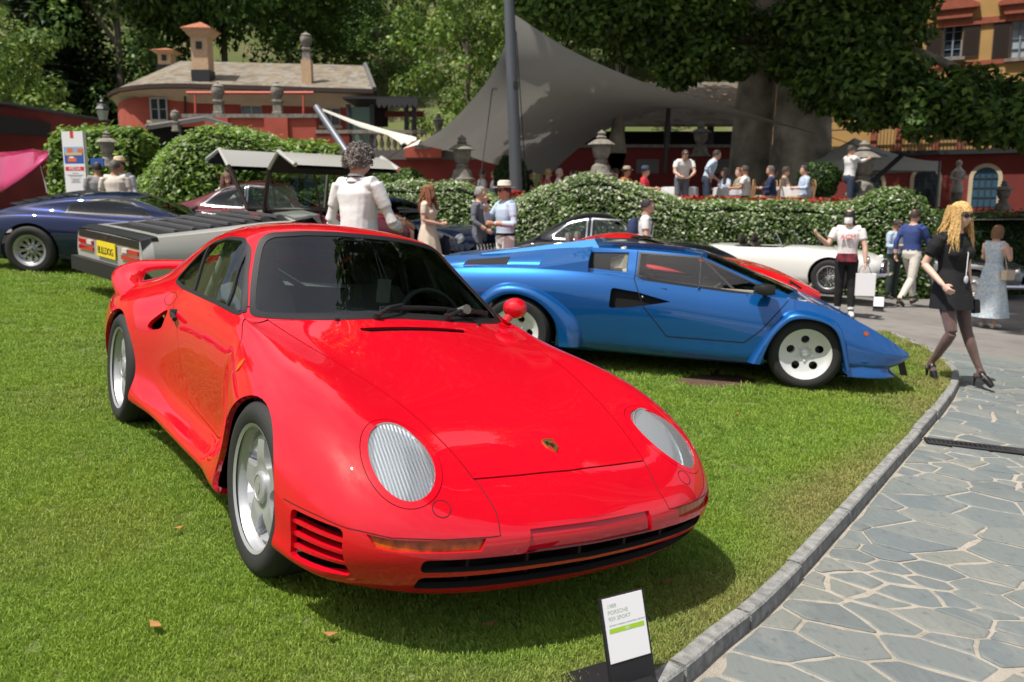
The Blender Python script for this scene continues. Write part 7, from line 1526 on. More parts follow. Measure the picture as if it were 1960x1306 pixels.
    b = MB(); b.add([F5.P(ua, zr, .6)-o5, F5.P(ub, zr, .6)-o5, F5.P(ub, zr+2.2, -4)-o5, F5.P(ua, zr+2.2, -4)-o5], [(0, 1, 2, 3)]); r5 = b.build('roof', SLATE, p); r5.modifiers.new('s', 'SOLIDIFY').thickness = .12
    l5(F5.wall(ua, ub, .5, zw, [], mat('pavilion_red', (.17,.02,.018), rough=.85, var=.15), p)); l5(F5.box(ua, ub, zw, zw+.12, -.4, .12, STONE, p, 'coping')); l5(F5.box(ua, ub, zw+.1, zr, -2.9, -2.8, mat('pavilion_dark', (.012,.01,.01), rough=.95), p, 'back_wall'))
    for px in (1190, 1278, 1360, 1430): u = F5.uv(px, 260)[0]; l5(F5.box(u-.12, u+.12, zw+.12, zr, -.2, .04, DARKMET, p, 'post'))
    for px in (1240, 1310, 1385): u = F5.uv(px, 300)[0]; l5(F5.box(u-.45, u+.45, zw-1.0, zw-.45, .0, .03, mat('pavilion_panel', (.16,.15,.14), rough=.9), p, 'wall_plaque'))
    tf = MB(); a, b = at(700, 390, 22), at(1760, 390, 22); tf.add([(a.x, 19.6, 1.33), (b.x+2, 19.6, 1.33), (b.x+10, 38, 1.36), (a.x-6, 33, 1.36)], [(0, 1, 2, 3)]); struct(tf.build('terrace_floor', surface_mat('terrace_paving', (.20,.18,.16), (.26,.23,.20), (.15,.14,.12), 1, 5)))
    tw = MB(); tw.box(((a.x+at(1660, 390, 19.7).x)/2, 19.70, .3), (at(1660, 390, 19.7).x-a.x,   .15, 2.04)); struct(tw.build('terrace_retaining_wall', RENDER_DRED, smooth=False))
def coons(cT, cL, cR, cB, n=26):
    """boundary curves as point lists: cL: T->L, cT: T->R, cR: R->B, cB: L->B"""
    def rs(c, m):
        c = np.array(c, float); d = np.concatenate([[0], np.cumsum(np.linalg.norm(np.diff(c, axis=0), axis=1))]); d /= d[-1]; return np.stack([pchip(d, c[:, k], np.linspace(0, 1, m)) for k in range(3)], 1)
    T, L, R, B = rs(cT, n), rs(cL, n), rs(cR, n), rs(cB, n); u = np.linspace(0, 1, n)[:, None, None]; v = np.linspace(0, 1, n)[None, :, None]
    return (1-v)*L[:, None]+v*R[:, None]+(1-u)*T[None]+u*B[None]-((1-u)*(1-v)*T[0]+(1-u)*v*T[-1]+u*(1-v)*B[0]+u*v*B[-1])
def build_sail():
    t = thing('shade_sail', 'large grey tensile sail canopy stretched over the terrace from a steel mast', 'canopy', at(990, 360, 21.4)); o = np.array(t.location); P = lambda l: [tuple(np.array(at(*p))-o) for p in l]
    SM = mat('sail_cloth_shaded', (.33,.322,.305), rough=.85, trans=.18, var=.03, vscale=2)  # whitish cloth; shade of its underside is put into the grey colour
    G = coons(P([(985,28,21.5),(1090,95,22),(1200,145,22.5),(1290,178,23),(1400,207,23.5),(1500,237,23.8),(1590,263,24)]), P([(985,28,21.5),(948,130,21),(900,195,20.6),(850,245,20.3),(800,277,20)]), P([(1590,263,24),(1500,241,24.3),(1400,221,24.8),(1290,208,25.5),(1180,240,27),(1110,282,28.3),(1050,336,29)]), P([(800,277,20),(870,291,22.5),(930,310,25),(1000,328,27.5),(1050,336,29)]))
    b = MB(); b.grid(G); b.build('membrane', SM, t, angle=80)
    up = P([(617,210,26),(680,231,24.5),(740,249,22.5),(790,261,21),(806,266,20.2)]); lw = P([(617,212,26),(690,244,24),(740,258,22.5),(764,272,21),(771,285,20)]); b = MB(); b.grid([[u, tuple((np.array(u)+np.array(l))/2+np.array([0, 0, .05])), l] for u, l in zip(up, lw)]); b.add([up[-1], P([(800,277,20)])[0], lw[-1]], [(0, 1, 2)]); b.build('membrane_tip', mat('sail_cloth_lit', (.66,.64,.58), rough=.85, trans=.2), t, angle=80)  # tip is the same cloth, its sunlit side painted as a paler colour
    m = MB(); a, c = at(990, 362, 21.3), at(972, -60, 20.8); m.tube([np.array(a)-o-np.array([0, 0, .6]), np.array(c)-o], [.16, .12], n=16); m.build('mast', STEEL, t)
    cl = MB(); q = at(988, 165, 21.05); cl.box((q.x-o[0], q.y-o[1]-.12, q.z-o[2]), (.12, .1, .16)); cl.build('mast_lamp', BLACK, t)
    w = MB()
    for (p, r) in (((945,150,21.1),(914,385,20.5)), ((770,284,20),(705,330,19)), ((988,60,21.2),(1008,370,21.8)), ((1590,263,24),(1700,300,25))): w.tube([np.array(at(*p))-o, np.array(at(*r))-o], .012, n=5)
    w.build('guy_wire', DARKMET, t)
    s = MB(); s.tube([np.array(at(606, 206, 26))-o, np.array(at(664, 292, 24.5))-o, np.array(at(690, 335, 24))-o], .11, n=12); s.build('side_strut', STEEL, t)
    s = MB(); s.tube([np.array(at(1280, 205, 25.5))-o, np.array(at(1272, 330, 25.5))-o], .07, n=8); s.build('inner_post', DARKMET, t)
    # pagoda tent
    g = thing('pagoda_tent', 'small pale grey pagoda tent beside the thick plane tree', 'tent', at(1640, 380, 26)); o2 = np.array(g.location); ap = np.array(at(1636, 264, 26))-o2; s_ = 1.55; ez = np.array(at(1600, 312, 26))[2]-o2[2]; b = MB(); n = 10; ang = rad(18)
    cor = [np.array([s_*math.sqrt(2)*math.cos(ang+PI/4+k*PI/2), s_*math.sqrt(2)*math.sin(ang+PI/4+k*PI/2), ez]) for k in range(4)]
    for k in range(4):
        c0, c1 = cor[k], cor[(k+1) % 4]; R = []
        for i in range(n+1):
            v = i/n; z = ap[2]+(ez-ap[2])*(1-(1-v)**1.7); R.append([np.array([(ap[0]*(1-v)+(c0*(1-u)+c1*u)[0]*v), (ap[1]*(1-v)+(c0*(1-u)+c1*u)[1]*v), z]) for u in np.linspace(0, 1, 6)])
        b.grid(R); b.add([c0, c1, c1-np.array([0, 0, .28]), c0-np.array([0, 0, .28])], [(0, 1, 2, 3)])
    b.build('tent_roof', mat('tent_cloth', (.50,.50,.47), rough=.85, trans=.1), g, angle=50)
    for c in cor: p = MB(); p.tube([c, (c[0], c[1], -.3)], .04, n=8); p.build('tent_pole', STEEL, g)
    d = MB(); d.tube([np.array(at(1668, 350, 24))-o2, np.array(at(1726, 298, 24))-o2], .07, n=8); d.build('diagonal_brace', DARKMET, g)
def build_stone():
    for px, yb, yt, Y, lb in ((885, 346, 258, 20.8, 'lidded stone urn on a plinth left of the steel mast'), (1150, 338, 248, 22, 'lidded stone urn on a plinth below the middle of the grey sail'), (1648, 375, 268, 21.3, 'tall stone urn beside the man leaning at the tent'), (208, 320, 250, 20, 'lidded stone urn on a post beside the square hedge'), (1340, 300, 232, 33, 'stone urn on the pavilion wall behind the diners'), (840, 262, 216, 34, 'stone urn at the end of the balustrade')):
        a, b = at(px, yb, Y), at(px, yt, Y); urn('lid', a[:], b.z-a.z, lb)
    p = at(337, 252, 21.5); urn('vase', p[:], .55, 'small stone finial urn beside the garden shelter roof')
    l = thing('street_lantern', 'black street lantern on a post above the square hedge', 'lamp', at(203, 300, 23)); o = l.location; a = at(203, 232, 23).z-o.z; b = at(203, 190, 23).z-o.z; m = MB(); m.tube([(0, 0, 0), (0, 0, a)], .05, n=8); m.build('post', DARKMET, l)
    m = MB(); m.lathe([(.10, a), (.16, a+.28), (.20, a+.30), (.14, a+.40), (.05, a+.46), (.07, a+.5), (0, a+.58)], n=6); m.build('lantern_cap', DARKMET, l); m = MB(); m.lathe([(.105, a+.02), (.165, a+.27)], n=6); m.build('lantern_glass', mat('lantern_glass', (.35,.36,.34), rough=.2), l)
def sign_frame(px0, py0, px1, py1, Y):
    return None
def build_signs():
    # media panel
    Y = 16.6; a, b = at(128.5, 372, Y), at(172, 372, Y); tp = at(148, 252, Y).z; gx = (a.x+b.x)/2; gzv = float(gz(gx, Y))-DROP; W = b.x-a.x; H = tp-gzv
    t = thing('media_panel', 'tall white upright sign panel headed MEDIA beside the square hedge', 'sign', (gx, Y, gzv), rz=rad(-8)); m = MB(); m.box((0, 0, H/2), (W, .10, H)); m.build('panel', mat('panel_white', (.78,.78,.80), rough=.4), t, smooth=False); WH = mat('print_white', (.85,.85,.85), rough=.5); RD = mat('print_red', (.62,.03,.04), rough=.5); GY = mat('print_grey', (.35,.35,.38), rough=.6)
    fx = lambda u: (u-.5)*W; fz = lambda v: H-v*(tp-at(148, 370, Y).z)
    def pr(u0, u1, v0, v1, mm, y=-.052, nm='print_patch'): q = MB(); q.add([(fx(u0), y, fz(v1)), (fx(u1), y, fz(v1)), (fx(u1), y, fz(v0)), (fx(u0), y, fz(v0))], [(0, 1, 2, 3)]); return q.build(nm, mm, t)
    pr(.40, .56, .0, .11, RD); BL = mat('print_blue', (.03,.10,.40), rough=.5); OR = mat('print_orange', (.70,.16,.05), rough=.5); CY = mat('print_sky', (.25,.42,.62), rough=.5); SA = mat('print_sand', (.62,.48,.22), rough=.5)
    pr(.06, .97, .25, .52, BL); pr(.06, .97, .25, .35, CY, -.0535); pr(.22, .48, .27, .34, OR, -.055); pr(.70, .97, .28, .34, OR, -.055); pr(.10, .90, .345, .385, SA, -.0545); pr(.22, .62, .42, .49, OR, -.055); pr(.30, .5, .405, .43, WH, -.056); pr(.07, .95, .57, .635, RD, -.052)
    M = lambda u, v: Matrix.Translation((fx(u), -.054, fz(v))) @ Matrix.Rotation(PI/2, 4, 'X')
    text_mesh('MEDIA', .085, WH, M(.51, .625), t, align='CENTER')
    for v, w_ in ((.67, .3), (.70, .8), (.72, .6), (.76, .5), (.78, .3), (.80, .4), (.82, .45)): pr(.51-w_/2, .51+w_/2, v, v+.008, GY, -.053)
    d = thing('direction_sign', 'small dark blue direction sign behind the media panel', 'sign', at(186, 345, 18.5)); o = d.location; q = [at(173, 303, 18.5)-o, at(198, 303, 18.5)-o, at(198, 319, 18.5)-o, at(173, 319, 18.5)-o]; m = MB(); m.add([(v.x, 0, v.z) for v in q]+[(v.x, .04, v.z) for v in q], [(3, 2, 1, 0), (4, 5, 6, 7), (0, 1, 5, 4), (2, 3, 7, 6)]); m.build('board', BL, d, smooth=False); p = MB(); p.tube([(0, .03, -.6), (0, .03, q[3].z)], .03, n=8); p.build('post', DARKMET, d)
    # display card by the red car
    c = ray_ground(1214, 1322); t = thing('display_card', 'white information card on a black stand in front of the red car', 'sign', (c.x, c.y, c.z), rz=rad(27)); SB = mat('stand_black', (.012,.012,.014), rough=.55)
    tilt = rad(-17); M3 = Matrix.Rotation(tilt, 4, 'X'); Wd, Hd = .150, .292
    b = MB(); b.box((0, 0, Hd/2), (Wd+.012, .012, Hd), M=None); b.v = [tuple(M3 @ Vector(v)) for v in b.v]; b.build('stand', SB, t, smooth=False)
    f = MB(); f.box((-.075, .05, .026), (.28, .17, .010)); f.build('foot_plate', SB, t, smooth=False)
    cw, chh = .146, .192; z0 = Hd-chh-.003; k = MB(); k.box((0, -.0075, z0+chh/2), (cw, .003, chh)); k.v = [tuple(M3 @ Vector(v)) for v in k.v]; cd = k.build('card', mat('card_white', (.80,.80,.82), rough=.5), t, smooth=False)
    def T(x, z): return M3 @ Matrix.Translation((x-cw/2, -.0096, z0+chh-z)) @ Matrix.Rotation(PI/2, 4, 'X')
    LG = mat('print_pale_green', (.42,.50,.38), rough=.6); GR = mat('print_green', (.35,.58,.03), rough=.6)
    text_mesh('1989', .017, LG, T(.012, .030), t, ext=.0001); text_mesh('PORSCHE', .017, LG, T(.012, .049), t, ext=.0001); text_mesh('959 SPORT', .017, LG, T(.012, .068), t, ext=.0001); text_mesh('ENTRANT: ANDREAS LOWENSTEIN, GERMANY', .0062, GY, T(.012, .084), t, ext=.0001)
    g = MB(); q = [T(.010, .105) @ Vector((0, 0, 0)), T(.138, .105) @ Vector((0, 0, 0)), T(.138, .091) @ Vector((0, 0, 0)), T(.010, .091) @ Vector((0, 0, 0))]; g.add(q, [(0, 1, 2, 3)]); g.build('green_bar', GR, t); text_mesh('102', .012, WH, Matrix.Translation((0, -.0006, 0)) @ T(.066, .1025), t, ext=.0001)
# ================================================================== people
from mathutils.kdtree import KDTree
SKIN = {'fair': mat('skin_fair', (.62,.36,.26), rough=.55), 'tan': mat('skin_tan', (.46,.25,.16), rough=.55), 'pale': mat('skin_pale', (.66,.42,.32), rough=.55)}
def cloth(name, c, var=.06, trans=0.0): return mat('cloth_'+name, c, rough=.85, var=var, vscale=9, bump=.35, bscale=14)
def person(label, loc, yaw, H=1.76, J=None, top=None, bottom=None, shoe=None, skin='fair', hair=('short', (.03,.02,.015)), sleeve='short', legs='long', vox=.013, lean=(0, 0, 0), look=(0, 0), hat=None, shades=False, hands='relaxed', group=None, seated=False, belly=0.0, female=False, extra=None, leg_mat=None, head_scale=1.0):
    """local frame: x forward, y left, z up; joints in metres for a 1.75 m figure"""
    s = H/1.75; j = dict(pel=(0,0,.95), chest=(0,0,1.25), neck=(-.01,0,1.47), head=(.02,0,1.60), shL=(-.01,.185,1.42), shR=(-.01,-.185,1.42), elL=(-.03,.245,1.14), elR=(-.03,-.245,1.14), wrL=(.06,.26,.90), wrR=(.06,-.26,.90), hpL=(0,.09,.93), hpR=(0,-.09,.93), knL=(.01,.095,.50), knR=(.01,-.095,.50), anL=(-.02,.10,.085), anR=(-.02,-.10,.085), toL=(.15,.12,.03), toR=(.15,-.12,.03))
    if female:
        for k in ('shL', 'shR', 'elL', 'elR', 'wrL', 'wrR'): j[k] = (j[k][0], j[k][1]*.88, j[k][2])
    if seated:
        d = -.47
        for k in ('pel', 'chest', 'neck', 'head', 'shL', 'shR', 'elL', 'elR', 'wrL', 'wrR', 'hpL', 'hpR'): j[k] = (j[k][0], j[k][1], j[k][2]+d)
        j.update(knL=(.43,.13,.49), knR=(.43,-.13,.49), anL=(.40,.13,.085), anR=(.40,-.13,.085), toL=(.56,.14,.03), toR=(.56,-.14,.03), elL=(.04,.25,.72), elR=(.04,-.25,.72), wrL=(.28,.16,.72), wrR=(.28,-.16,.72))
    if J: j.update(J)
    j = {k: Vector(v)*s for k, v in j.items()}; V = []; F = []; Rg = []
    def tube(pts, rad_, reg, n=12, flat=1.0, up=None):
        b = MB(); b.tube(pts, rad_, n=n, flat=flat, up=up or (1, 0, 0)); o = len(V); V.extend(b.v); F.extend([tuple(i+o for i in f) for f in b.f]); Rg.extend([reg]*len(b.v))
    def blob(c, r, reg, n=12, m=8):
        b = MB(); b.ball(c, r, n, m); o = len(V); V.extend(b.v); F.extend([tuple(i+o for i in f) for f in b.f]); Rg.extend([reg]*len(b.v))
    fem = .88 if female else 1.0
    # torso: elliptical loft pelvis -> neck
    pel, ch, nk = j['pel'], j['chest'], j['neck']; mid = pel.lerp(ch, .5); shw = (j['shL']-j['shR']); yv = shw.normalized()
    hv = (j['hpL']-j['hpR']).normalized(); secs = [(pel-(ch-pel).normalized()*.10*s, .13*s, .10*s, hv, 2), (pel, .172*s*(1.0 if not female else 1.0), (.125+belly*.3)*s, hv, 2), (pel.lerp(ch, .32), .155*s*fem, (.112+belly)*s, hv, 1), (pel.lerp(ch, .62), .150*s*fem, (.112+belly*.8)*s, yv, 1), (ch, .172*s*fem, .122*s, yv, 1), (ch.lerp(nk, .45), .185*s*fem, .118*s, yv, 1), (ch.lerp(nk, .72), .165*s*fem, .095*s, yv, 1), (ch.lerp(nk, .90), .085*s, .072*s, yv, 1), (nk, .058*s, .060*s, yv, 0)]
    n = 16; P = []
    for i, (c, w, d, yy, reg) in enumerate(secs):
        t = (secs[min(i+1, len(secs)-1)][0]-secs[max(i-1, 0)][0]).normalized(); xx = yy.cross(t).normalized()
        P.append([c+yy*(w*math.copysign(abs(math.cos(a))**.8, math.cos(a)))+xx*(d*math.copysign(abs(math.sin(a))**.85, math.sin(a))) for a in np.linspace(0, 2*PI, n, endpoint=False)])
    b = MB(); b.grid(P, wrap=True); b.add(P[0], [tuple(range(n))]); b.add(P[-1], [tuple(range(n))[::-1]]); o = len(V); V.extend(b.v); F.extend([tuple(i+o for i in f) for f in b.f]); Rg.extend([r[4] for r in secs for _ in range(n)]+[2]*n+[0]*n)
    if female:
        for sd in (1, -1): blob(ch+yv*(.075*s*sd)+yv.cross((nk-ch).normalized())*(.085*s)+Vector((0, 0, .02*s)), (.065*s, .07*s, .065*s), 1)
    # neck, head
    hd = j['head']; r = .076*s*head_scale; q = Euler((0, look[1], look[0])).to_matrix(); hx = q @ Vector((1, 0, 0)); hz_ = q @ Vector((0, 0, 1)); hy = hz_.cross(hx); hb = Matrix((hx, hy, hz_)).transposed()
    tube([nk-Vector((0, 0, .03*s)), nk.lerp(hd, .55)-hx*.012*s], [.062*s, .055*s], 0)
    hs = []
    for i in range(15):
        u = i/14; zz = -.115+.24*u; w = .070*math.sqrt(max(.0, 1-((u-.56)/.57)**2))*(1 if u > .4 else .80+.5*u); dep = .092*math.sqrt(max(0, 1-((u-.58)/.60)**2)); row = []
        for a in np.linspace(0, 2*PI, 20, endpoint=False):
            x, y = dep*math.cos(a), w*math.sin(a)
            if math.cos(a) > 0:       # face: brow, sockets, nose, lips, chin
                f = math.cos(a)**6; x += f*(.012*math.exp(-((u-.30)/.10)**2)*1.9 + .010*math.exp(-((u-.64)/.05)**2) - .010*math.exp(-((u-.54)/.04)**2) + .008*math.exp(-((u-.24)/.03)**2)+.012*math.exp(-((u-.10)/.08)**2))
                if math.cos(a) > .985: x += .020*math.exp(-((u-.42)/.055)**2)+.008*math.exp(-((u-.5)/.05)**2)
            row.append(hd + hb @ (Vector((x, y, zz))*s*head_scale))
        hs.append(row)
    b = MB(); b.grid(hs, wrap=True); b.add(hs[0], [tuple(range(20))]); b.add(hs[-1], [tuple(range(20))[::-1]]); o = len(V); V.extend(b.v); F.extend([tuple(i+o for i in f) for f in b.f]); Rg.extend([0]*len(b.v))
    for sd in (1, -1): blob(hd + hb @ (Vector((-.008, .072*sd, .0))*s*head_scale), (.020*s, .010*s, .032*s), 0, 8, 6)
    # arms
    for k in 'LR':
        sh, el, wr = j['sh'+k], j['el'+k], j['wr'+k]; a1 = 1 if sleeve in ('short', 'long', 'puff') else 0; a2 = 1 if sleeve == 'long' else 0; ex = .008*s if sleeve == 'long' else 0; fa = .86 if female else 1
        tube([ch.lerp(nk, .62), sh], [.085*s*fa, .068*s*fa], 1); hm = sh.lerp(el, .60)
        if sleeve == 'puff': tube([sh, sh.lerp(el, .3), sh.lerp(el, .62)], [.062*s, .074*s, .060*s], 1)
        tube([sh, sh.lerp(el, .3), hm], [.064*s*fa, (.058*fa+(.010 if sleeve == 'short' else .004))*s, (.052*fa+(.012 if sleeve == 'short' else .003))*s], a1)
        tube([sh.lerp(el, .585), el.lerp(hm, .5), el], [.044*s*fa, .042*s*fa, .040*s*fa+ex], a2); tube([el, el.lerp(wr, .3), el.lerp(wr, .93)], [.040*s*fa+ex, .041*s*fa+ex, .029*s*fa+ex], a2); tube([el.lerp(wr, .85), wr], [.026*s*fa, .024*s*fa], 0)
        d = (wr-el).normalized(); side = yv*(1 if k == 'L' else -1); pn = d.cross(side).normalized(); hs_ = s*(.92 if female else 1)
        pc = wr+d*.045*hs_; fw = pn.cross(d).normalized()
        acr = pn if hands == 'relaxed' else fw                       # direction across the palm
        oth = d.cross(acr).normalized(); cu = oth*(1 if oth.dot(-side) > 0 else -1)
        tube([wr, wr+d*.03*hs_, wr+d*.085*hs_], [.024*hs_, .038*hs_, .038*hs_], 0, n=10, flat=.45, up=tuple(oth))
        for i, (off, ln) in enumerate(((-.030, .072), (-.010, .082), (.010, .077), (.029, .060))):
            f0 = wr+d*.080*hs_+acr*off*hs_; f1 = f0+(d*.75+cu*.5)*ln*.5*hs_; f2 = f1+(d*.25+cu*.85)*ln*.5*hs_; tube([f0, f1, f2], [.0092*hs_, .0085*hs_, .0065*hs_], 0, n=7)
        t0 = wr+d*.025*hs_-acr*.030*hs_; t1 = t0+(d*.6-acr*.5+cu*.3)*.045*hs_; t2 = t1+(d*.8+cu*.35)*.035*hs_; tube([t0, t1, t2], [.012*hs_, .0105*hs_, .008*hs_], 0, n=7)
    # legs
    lr = {'long': (2, 2), 'bare': (4, 4), 'short': (2, 4)}[legs]
    for k in 'LR':
        hp, kn, an, to = j['hp'+k], j['kn'+k], j['an'+k], j['to'+k]; loose = .012*s if legs == 'long' and not female else 0; ff = .92 if female else 1
        tube([pel.lerp(hp, .4), hp], [.10*s, .098*s], 2); tube([hp, hp.lerp(kn, .35), hp.lerp(kn, .8), kn], [.094*s, .088*s*ff, .066*s*ff+loose, .058*s*ff+loose], lr[0]); tube([kn, kn.lerp(an, .28), kn.lerp(an, .7), an+Vector((0, 0, .02*s))], [.056*s*ff+loose, .058*s*ff+loose, .042*s*ff+loose*1.4, .034*s*ff+loose*1.5], lr[1]); fx = (to-an); fx.z = 0; fx.normalize()
        heel = an-fx*.05*s; tube([Vector((heel.x, heel.y, an.z-.045*s)), Vector((an.x, an.y, an.z-.03*s))+fx*.03*s, an.lerp(to, .6)+Vector((0, 0, .0)), to], [.036*s, .040*s, .036*s, .026*s], 3, n=10); tube([an+Vector((0, 0, .03*s)), an-Vector((0, 0, .04*s))], [.036*s, .040*s], 3 if legs != 'bare' else 4)
    me = bpy.data.meshes.new('body'); me.from_pydata([tuple(v) for v in V], [], F); ob = bpy.data.objects.new('tmp', me); COL.objects.link(ob)
    md = ob.modifiers.new('r', 'REMESH'); md.mode = 'VOXEL'; md.voxel_size = vox; sm = ob.modifiers.new('s', 'SMOOTH'); sm.factor = .5; sm.iterations = 2 if vox > .008 else 3
    dg = bpy.context.evaluated_depsgraph_get(); dg.update(); nm = bpy.data.meshes.new_from_object(ob.evaluated_get(dg)); bpy.data.objects.remove(ob); bpy.data.meshes.remove(me); nm.name = 'person'
    kd = KDTree(len(V))
    for i, v in enumerate(V): kd.insert(v, i)
    kd.balance(); mi = []
    for p in nm.polygons:
        c = kd.find_n(p.center, 3); mi.append(Rg[min(c, key=lambda x: x[2])[1]])
    nm.materials.clear()
    for m in (SKIN[skin], top or SKIN[skin], bottom or SKIN[skin], shoe or BLACK, leg_mat or SKIN[skin]): nm.materials.append(m)
    nm.polygons.foreach_set('material_index', mi); nm.polygons.foreach_set('use_smooth', [True]*len(nm.polygons))
    o = link('person', nm, None, loc, yaw); tag(o, label, 'person', group)
    # hair, hat, glasses as children
    def HB(v): return hd + hb @ (Vector(v)*s*head_scale)
    hk, hc = hair; hm_ = mat('hair_%d_%d_%d' % tuple(int(c*255) for c in hc), hc, rough=.6, var=.35, vscale=60, bump=.6, bscale=70)
    if hk != 'none':
        b = MB(); R = []; curly = hk == 'curly'; low = {'short': -.02, 'curly': -.06, 'long': -.06, 'bob': -.09}[hk]; ex = {'curly': .034, 'long': .024}.get(hk, .017); rr = random.Random(len(label))
        for i in range(12):
            u = i/11; row = []
            for a in np.linspace(0, 2*PI, 28, endpoint=False):
                front = max(0, math.cos(a)); lo = low+(.115 if front > .55 else .09*front)*(1 if hk != 'bob' else .95)+(.02 if abs(math.sin(a)) > .9 and hk == 'short' else 0); lo = min(lo, .085); zt = .132+(.02 if curly else .018 if hk == 'long' else .008); zz = zt-(zt-lo)*u**1.1
                k = math.sqrt(max(0, 1-((zz-.02)/(zt-.02))**2)) if zz > .02 else 1.0; w = (.070+ex)*k; d_ = (.090+ex)*k; jt = 1+(rr.uniform(-.10, .10) if curly else rr.uniform(-.025, .025)); row.append(HB((d_*math.cos(a)*jt-.003, w*math.sin(a)*jt, zz+(rr.uniform(-.01, .01) if curly else 0))))
            R.append(row)
        b.grid(R, wrap=True, flip=True)
        if curly:
            for _ in range(520):
                row = R[rr.randrange(0, 11)]; p_ = row[rr.randrange(28)]; w_ = (p_-hd).normalized(); u_ = w_.orthogonal().normalized(); v_ = w_.cross(u_); a_ = rr.uniform(0, 6.28); q_ = rr.uniform(.008, .014)*s; p_ = p_+u_*rr.uniform(-.012, .012)*s+v_*rr.uniform(-.012, .012)*s
                b.tube([p_+(u_*math.cos(a_+t_*3.6)+v_*math.sin(a_+t_*3.6))*q_+w_*(.004+.012*t_)*s for t_ in (0, .33, .66, 1)], [.0042*s, .0048*s, .0042*s, .002*s], n=5)
        b.build('hair', hm_, o, angle=70)
    if hk == 'long':
        rr = random.Random(3); b = MB()
        for k in range(150 if vox < .01 else 50):
            a = rad(56)+rad(248)*((k*.618) % 1); ph = rr.uniform(0, 6); Ln = rr.uniform(.32, .44); lay = rr.uniform(-.012, .012); pts = []
            for t in np.linspace(0, 1, 9):
                rad_ = .082+lay+.028*t+.012*math.sin(t*9+ph)*t; x = rad_*1.15*math.cos(a)-.012+(.05*t if math.cos(a) > -.2 else -.02*t); y = rad_*math.sin(a)*(1+.25*t); pts.append(HB((x+.012*math.cos(t*11+ph)*t, y, .10-.16*t-(Ln-.16)*t)))
            b.tube(pts, [(.6 if vox < .01 else 1.2)*q_*s for q_ in (.012, .016, .017, .017, .017, .016, .014, .010, .003)], n=5)
        b.build('long_hair', hm_, o)
    if hat:
        b = MB(); hmat = cloth('hat_%d' % int(hat[0]*255), hat); prof = [(.155, .062), (.150, .055), (.098, .062), (.094, .075), (.090, .13), (.082, .155), (.05, .165), (.0, .155)]; N_ = 24; R = [[HB((r_*math.cos(a)*1.1-.008, r_*math.sin(a), z_+(.012*math.sin(a)**2 if r_ > .12 else 0))) for a in np.linspace(0, 2*PI, N_, endpoint=False)] for r_, z_ in prof]; b.grid(R, wrap=True, flip=True); b.build('hat', hmat, o)
        b = MB(); R = [[HB((r_*math.cos(a)*1.1-.008, r_*math.sin(a), z_)) for a in np.linspace(0, 2*PI, N_, endpoint=False)] for r_, z_ in ((.0985, .064), (.0965, .088))]; b.grid(R, wrap=True, flip=True); b.build('hat_band', BLACK, o)
    if shades:
        b = MB()
        for sd in (1, -1): b.ball(HB((.088, .032*sd, .018)), (.016*s, .028*s, .022*s), 10, 8); b.tube([HB((.085, .062*sd, .022)), HB((.0, .080*sd, .022))], .004*s, n=6)
        b.tube([HB((.098, .02, .022)), HB((.098, -.02, .022))], .004*s, n=6); b.build('sunglasses', mat('sunglass_black', (.01,.01,.01), rough=.15), o)
    else:
        ey = mat('eye_white', (.6,.58,.55), rough=.3); pu = mat('eye_iris', (.03,.02,.015), rough=.2)
        for sd in (1, -1): b = MB(); b.ball(HB((.077, .032*sd, .016)), .0125*s, 8, 6, 0); b.ball(HB((.086, .032*sd, .016)), .006*s, 8, 6, 1); b.build('eye', [ey, pu], o)
        if hk != 'none': pass
    b = MB(); b.tube([HB((.092, .022, -.042)), HB((.098, 0, -.040)), HB((.092, -.022, -.042))], [.003*s, .006*s, .003*s], n=6); b.build('lips', mat('lip', (.42,.13,.12), rough=.5), o)
    if sleeve == 'long' and vox < .0125:       # shirt collar
        b = MB(); R = [[nk+Vector((r_*1.08*math.cos(a)-.004, r_*math.sin(a), z_+.018*math.cos(a)*-1))*1.0 for a in np.linspace(.35, 2*PI-.35, 22)] for r_, z_ in ((.082*s, -.045*s), (.070*s, .005*s), (.066*s, .02*s), (.076*s, -.012*s))]; b.grid(R, flip=True); b.build('collar', top, o)
    if extra: extra(o, j, s, HB)
    return o
def gp(px, py, drop=True):
    p = ray_ground(px, py, -DROP if drop else 0.0); return p
def stand(px, Y, drop=True):
    x = (px-980)/F_PX*Y*1.0; x = at(px, 450, Y).x; return (x, Y, float(gz(x, Y))-(DROP if drop else 0))
def loft_skirt(o, secs, m, name='dress', folds=0, amp=.0, n=36):
    R = []
    for (c, w, d, k) in secs: R.append([(c[0]+d*math.cos(a)*(1+amp*k*math.sin(a*folds)), c[1]+w*math.sin(a)*(1+amp*k*math.sin(a*folds)), c[2]) for a in np.linspace(0, 2*PI, n, endpoint=False)])
    b = MB(); b.grid(R, wrap=True); return b.build(name, m, o)
